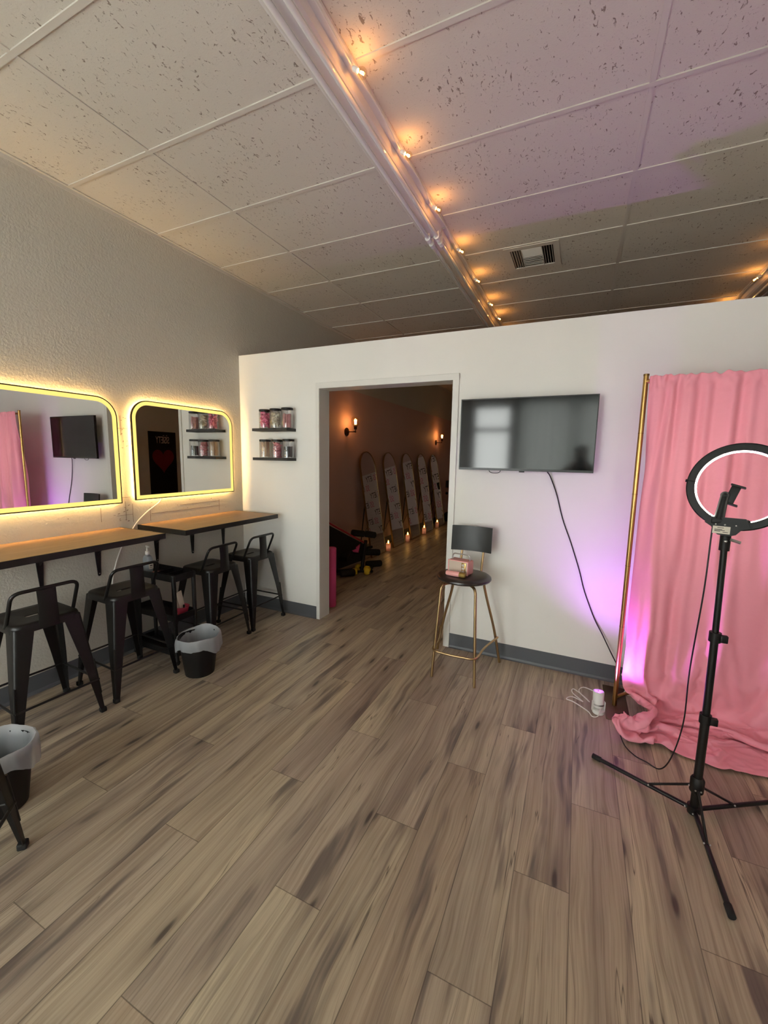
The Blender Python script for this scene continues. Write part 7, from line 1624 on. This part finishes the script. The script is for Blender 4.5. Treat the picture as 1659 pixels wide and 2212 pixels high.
# wall sconces
def sconce():
    t = thing('wall_sconce', 'x', 'wall lamp', (0, 0, 0), group='wall sconces above the mirrors')
    RY = Matrix.Rotation(PI / 2, 4, 'Y')
    part('backplate', MB().lathe([(0, 0), (.058, 0), (.060, .006), (.055, .014), (.02, .018), (0, .018)], (0, 0, 0), 24, RY), M['bronze'], t)
    part('arm', MB().tube(fillet([(.015, 0, 0), (.145, 0, 0), (.145, 0, .05)], .02, 5), .007, 8).sphere((.145, 0, 0), .012), M['bronze'], t)
    part('socket', MB().lathe([(0, .03), (.018, .03), (.022, .04), (.022, .066), (.030, .074), (0, .074)], (.145, 0, 0), 18), M['bronze'], t)
    gl = part('globe', MB().lathe([(.025, .072), (.052, .10), (.066, .140), (.062, .175), (.040, .205), (.036, .207)], (.145, 0, 0), 28, None, False), M['bulb_glass'], t)
    b = MB()
    for a in range(6):
        q = Vector((.012 * math.cos(a * PI / 3), .012 * math.sin(a * PI / 3), 0))
        b.cyl(Vector((.145, 0, .10)) + q, Vector((.145, 0, .165)) + q * 1.5, .0022, seg=6)
    part('filament', b, M['filament'], gl)
    l = bpy.data.lights.new('sconce_light', 'POINT')
    l.energy = 2.2
    l.color = (1.0, .40, .13)
    l.shadow_soft_size = .018
    lo = bpy.data.objects.new('sconce_light', l)
    lo.location = (.145, 0, .135)
    lo.parent = t
    C.objects.link(lo)
    return t
sc1 = sconce()
sc1['label'] = 'glowing globe wall sconce nearer the doorway, above the first arched mirror'
sc1.location = (.0, 2.04, 1.862)
dup(sc1, (.0, 6.10, 1.868), 0, 'glowing globe wall sconce at the far end above the last arched mirror')
# pink foam roll by the door jamb
t = part('exercise_mat', MB().lathe([(.012, .002), (.048, .002), (.051, .01), (.051, .602), (.048, .608), (.012, .604)], seg=28), M['pink_roll'])
t.location = (.818, .345, 0)
tag(t, 'rolled pink exercise mat standing upright just inside the doorway', 'mat')

# exercise machine: sloping board, foam rollers
ex = thing('exercise_machine', 'black folding exercise machine with foam rollers and red striped board', 'exercise machine', (.40, 1.5, 0))
def bar(mb, a, b, r=.016):
    mb.tube([a, b], r, 10)
    return mb
part('backboard', MB().loft([[(x, y - .0, z), (x + .30 * .6, y - .14, z), (x + .30 * .6, y - .14, z - dz), (x, y, z - dz)] for x, y, z, dz in ((-.26, -.35, .72, .62), (-.10, .38, .34, .20))]), M['dark_fabric'], ex, smooth=False)
part('stripe', MB().tube([(-.09, -.45, .735), (.07, .25, .36)], .011, 8), M['red_strip'], ex)
part('frame_post', bar(bar(MB(), (.08, .25, .40), (.10, .10, .02), .024), (.0, .12, .30), (.13, .34, .30), .018), M['black_metal'], ex)
part('base_bar', bar(bar(MB(), (-.22, -.15, .022), (.16, .30, .022), .02), (.02, .42, .022), (.24, .12, .022), .02), M['black_metal'], ex)
for a, b_ in (((-.10, .18, .50), (.02, .32, .47)), ((.02, .34, .47), (.12, .46, .44)), ((.02, .22, .24), (.22, .40, .22)), ((-.06, -.05, .30), (.06, .08, .29)), ((.06, .30, .055), (.22, .46, .055)), ((-.02, -.25, .055), (.12, -.12, .055))):
    part('foam_roller', MB().tube([a, Vector(a).lerp(Vector(b_), .06), Vector(a).lerp(Vector(b_), .94), b_], [.035, .045, .045, .035], 14), M['rubber'], ex)
part('seat_pad', MB().box((-.10, -.12, .28), (.26, .34, .06), Euler((.25, 0, .3)), .015), M['dark_fabric'], ex)
part('pink_pad', MB().box((.03, .06, .33), (.10, .16, .03), Euler((.5, .1, .4)), .008), M['pink_roll'], ex, label='pink pad on the machine')
def dumbbell(loc, rz, label):
    t = thing('dumbbell', label, 'dumbbell', loc, rz, 'dumbbells on the back room floor')
    part('grip', MB().cyl((-.05, 0, .048), (.05, 0, .048), .015, seg=12), M['rubber'], t)
    for sx in (-1, 1):
        part('weight', MB().lathe([(0, -.034), (.034, -.034), (.047, -.018), (.048, .014), (.036, .032), (0, .034)], (sx * .078, 0, .048), 10, Matrix.Rotation(PI / 2, 4, 'Y')), M['yellow'], t)
dumbbell((.555, 1.47, 0), .6, 'yellow dumbbell lying nearer the doorway by the exercise machine')
dumbbell((.505, 1.62, 0), -.25, 'yellow dumbbell lying behind the other one by the exercise machine')

# black speaker on a stand beyond the last mirror
bk_ = thing('speaker_stand', 'black box on a dark stand past the last arched mirror', 'speaker stand', (.265, 6.55, 0))
part('box', MB().box((0, 0, .905), (.20, .2, .17), None, .015), M['dark_fabric'], bk_)
part('pole', MB().cyl((0.02, 0, .03), (.02, 0, .83), .022, seg=12), M['black_metal'], bk_)
part('base', MB().box((.03, 0, .12), (.26, .3, .22), None, .04), M['dark_fabric'], bk_)
part('knob', MB().sphere((-.09, 0, .68), .035), M['black_plastic'], bk_)


def text_mesh(s, size, sx=1.0, ext=.0006):
    cu_ = bpy.data.curves.new('t', 'FONT')
    cu_.body = s
    cu_.size = size
    cu_.extrude = ext
    cu_.align_x = 'CENTER'
    cu_.resolution_u = 3
    o = bpy.data.objects.new('t', cu_)
    C.objects.link(o)
    dg = bpy.context.evaluated_depsgraph_get()
    dg.update()
    me = bpy.data.meshes.new_from_object(o.evaluated_get(dg))
    bpy.data.objects.remove(o)
    bpy.data.curves.remove(cu_)
    for v in me.vertices:
        v.co.x *= sx
    return me
def banner_print(word, positions, size, sx, mat, parent, face, name='lettering'):
    """all repeats of one printed word on a banner as one printed pattern"""
    me = text_mesh(word, size, sx)
    bm = bmesh.new()
    for (x, z) in positions:
        b2 = bmesh.new(); b2.from_mesh(me)
        b2.transform(Matrix.Translation((x, -.0015, z)) @ Matrix.Rotation(PI / 2, 4, 'X'))
        tmp = bpy.data.meshes.new('tmp'); b2.to_mesh(tmp); b2.free()
        bm.from_mesh(tmp); bpy.data.meshes.remove(tmp)
    out = bpy.data.meshes.new(name)
    bm.to_mesh(out); bm.free()
    out.materials.append(mat)
    return part(name, out, mat, parent)
M['dark_red'] = pbr('dark_red', srgb(120, 16, 26), .6)
M['banner'] = pbr('banner_vinyl', srgb(238, 226, 226), .55)
M['banner_pink'] = pbr('banner_pink', srgb(214, 92, 128), .6)
M['banner_black'] = pbr('banner_black', srgb(14, 12, 14), .6)
bn = thing('step_and_repeat_banner', 'large pale banner printed with rows of pink and black words, at the far wall', 'banner', (2.5, YB - .05, 0))
part('sheet', MB().box2((-2.1, 0, .02), (1.9, .006, 1.98)), M['banner'], bn, smooth=False)
p1, p2 = [], []
for r in range(7):
    z = .08 + .275 * r
    for c in range(-4, 4):
        x = c * .74 + (r % 2) * .37
        if -1.75 < x < 1.6:
            p1.append((x - .125, z))
            p2.append((x + .105, z))
banner_print('SÏS', p1, .26, .47, M['banner_pink'], bn, 1)
banner_print('ÏETY', p2, .26, .47, M['banner_black'], bn, 1)
# heart poster on the right-hand wall of the back room
hp = thing('heart_poster', 'black fabric poster with white letters above a dark red heart, seen in the mirror', 'poster', (XR - .0121, 3.33, 0), -PI / 2)
part('sheet', MB().box2((-.34, 0, .0), (.34, .012, 1.99)), M['dark_fabric'], hp, smooth=False)
banner_print('SÏSÏETY', [(.0, 1.735)], .215, .50, M['banner'], hp, 1)
hpts = []
for k in range(40):
    a = 2 * PI * k / 40
    hpts.append((.27 * math.sin(a) ** 3, .24 * (13 * math.cos(a) - 5 * math.cos(2 * a) - 2 * math.cos(3 * a) - math.cos(4 * a)) / 13 + 1.37))
part('heart', MB().prism(hpts, lambda a, b, d: (a, d, b), -.004, .0), M['dark_red'], hp, smooth=False)

# ------------------------------------------------------------------ photographer (seen only in the television's reflection)
pe = thing('person', 'dark haired person in dark clothes holding up a phone, reflected in the television', 'person', (3.03, -3.52, 0))
def skin(name, joints, edges, mat, parent, sub=2, root=0):
    me = bpy.data.meshes.new(name)
    me.from_pydata([j[0] for j in joints], edges, [])
    o = bpy.data.objects.new(name, me)
    C.objects.link(o)
    o.modifiers.new('Skin', 'SKIN')
    for i, j in enumerate(joints):
        r = j[1]
        me.skin_vertices[0].data[i].radius = (r, r) if not isinstance(r, tuple) else r
    me.skin_vertices[0].data[root].use_root = True
    s = o.modifiers.new('Sub', 'SUBSURF')
    s.levels = s.render_levels = sub
    me.materials.append(mat)
    dg = bpy.context.evaluated_depsgraph_get(); dg.update()
    m2 = bpy.data.meshes.new_from_object(o.evaluated_get(dg))
    bpy.data.objects.remove(o)
    m2.polygons.foreach_set('use_smooth', [True] * len(m2.polygons))
    o2 = bpy.data.objects.new(name, m2)
    C.objects.link(o2)
    o2.parent = parent
    return o2
J = [((0, 0, .93), (.15, .11)), ((0, .0, 1.12), (.125, .10)), ((0, 0, 1.30), (.155, .11)), ((0, -.01, 1.41), (.10, .08)), ((0, .0, 1.475), (.052, .055)), ((0, .015, 1.54), (.07, .082)), ((0, .015, 1.64), (.075, .09)), ((0, .01, 1.69), (.045, .055))]
E_ = [(0, 1), (1, 2), (2, 3), (3, 4), (4, 5), (5, 6), (6, 7)]
for sx in (-1, 1):
    b0 = len(J)
    J += [((sx * .16, -.01, 1.385), .062), ((sx * .27, .04, 1.17), .047), ((sx * .27, .06, 1.14), .045), ((sx * .125, .30, 1.40), .030), ((sx * .105, .345, 1.455), (.036, .02))]
    E_ += [(3, b0), (b0, b0 + 1), (b0 + 1, b0 + 2), (b0 + 2, b0 + 3), (b0 + 3, b0 + 4)]
    palm = b0 + 4
    for f, (dz, ln) in enumerate(((.028, .055), (.010, .062), (-.008, .058), (-.026, .045))):
        k = len(J)
        J += [((sx * .098, .362, 1.470 + dz), .0095), ((sx * (.098 - ln * .45), .370, 1.474 + dz), .0085), ((sx * (.098 - ln), .360, 1.476 + dz), .0078)]
        E_ += [(palm, k), (k, k + 1), (k + 1, k + 2)]
    k = len(J)
    J += [((sx * .092, .330, 1.475), .0115), ((sx * .065, .338, 1.492), .0095)]
    E_ += [(b0 + 3, k), (k, k + 1)]
    k = len(J)
    J += [((sx * .095, 0, .84), .092), ((sx * .10, .015, .50), .060), ((sx * .10, .0, .47), .058), ((sx * .10, -.02, .10), .040), ((sx * .105, .02, .045), .042), ((sx * .11, .13, .03), .034)]
    E_ += [(0, k), (k, k + 1), (k + 1, k + 2), (k + 2, k + 3), (k + 3, k + 4), (k + 4, k + 5)]
skin('body', J, E_, M['skin'], pe)
hair = skin('hair', [((0, -.02, 1.60), (.085, .085)), ((0, -.015, 1.68), (.092, .098)), ((0, -.02, 1.735), (.06, .065)), ((0, -.07, 1.52), (.075, .045)), ((0, -.08, 1.44), (.06, .03))], [(0, 1), (1, 2), (0, 3), (3, 4)], M['hair'], pe)
SJ = [((0, 0, .90), (.165, .125)), ((0, 0, 1.12), (.142, .118)), ((0, 0, 1.30), (.170, .127)), ((0, -.01, 1.40), (.12, .09))]
SE = [(0, 1), (1, 2), (2, 3)]
for sx in (-1, 1):
    k = len(SJ)
    SJ += [((sx * .16, -.01, 1.385), .075), ((sx * .27, .04, 1.17), .060), ((sx * .272, .07, 1.14), .057), ((sx * .16, .25, 1.35), .043)]
    SE += [(3, k), (k, k + 1), (k + 1, k + 2), (k + 2, k + 3)]
skin('shirt', SJ, SE, M['cloth_dark'], pe)
TJ = [((0, 0, .93), (.160, .122))]
TE = []
for sx in (-1, 1):
    k = len(TJ)
    TJ += [((sx * .095, 0, .84), .103), ((sx * .10, .015, .50), .073), ((sx * .10, -.015, .12), .060)]
    TE += [(0, k), (k, k + 1), (k + 1, k + 2)]
skin('trousers', TJ, TE, M['cloth_dark'], pe)
face = MB()
for sx in (-1, 1):
    face.sphere((sx * .028, .088, 1.62), .011, (1, .6, .7), 10, 6)
    face.sphere((sx * .078, .01, 1.61), .018, (.4, .8, 1.3), 10, 8)
face.tube([(0, .098, 1.625), (0, .118, 1.585), (0, .100, 1.578)], [.008, .013, .008], 8)
face.sphere((0, .092, 1.55), .014, (1.5, .5, .4), 10, 6)
part('face', face, M['skin'], pe)
ph_ = part('phone', MB().box((0, 0, 0), (.072, .008, .148), None, .003), M['black_plastic'])
ph_.location = (3.03, -3.165, 1.475)
ph_.rotation_euler = (-.13, 0, .10)
tag(ph_, 'black phone held up by the reflected person', 'phone')

# ------------------------------------------------------------------ camera, world, view
cam = bpy.data.cameras.new('camera')
co = bpy.data.objects.new('camera', cam)
C.objects.link(co)
yaw, pitch, roll = 0.43469263, -0.13201501, 0.01797520
fwd = Vector((-math.sin(yaw) * math.cos(pitch), math.cos(yaw) * math.cos(pitch), math.sin(pitch)))
r0 = Vector((math.cos(yaw), math.sin(yaw), 0))
u0 = r0.cross(fwd)
Rv = r0 * math.cos(roll) + u0 * math.sin(roll)
Uv = -r0 * math.sin(roll) + u0 * math.cos(roll)
Mx = Matrix((Rv, Uv, -fwd)).transposed().to_4x4()
Mx.translation = Vector((3.00853, -3.13060, 1.51936))
co.matrix_world = Mx
cam.sensor_fit = 'VERTICAL'
cam.sensor_height = 36.0
cam.sensor_width = 27.0
cam.lens = 895.2125 / 2212 * 36.0
cam.clip_start = .02
scene.camera = co

w = bpy.data.worlds.new('daylight')
scene.world = w
w.use_nodes = True
bg = w.node_tree.nodes['Background']
bg.inputs[0].default_value = (.93, .97, .93, 1)
bg.inputs[1].default_value = 15.0

vs = scene.view_settings
vs.view_transform = 'Standard'
vs.look = 'None'
vs.exposure = 0.0
vs.gamma = 1.0
vs.use_curve_mapping = False
cy = scene.cycles
cy.use_denoising = True
cy.max_bounces = 9
cy.diffuse_bounces = 5
cy.glossy_bounces = 5
cy.transmission_bounces = 6
cy.transparent_max_bounces = 14
cy.sample_clamp_indirect = 6.0
cy.caustics_reflective = True
cy.caustics_refractive = False
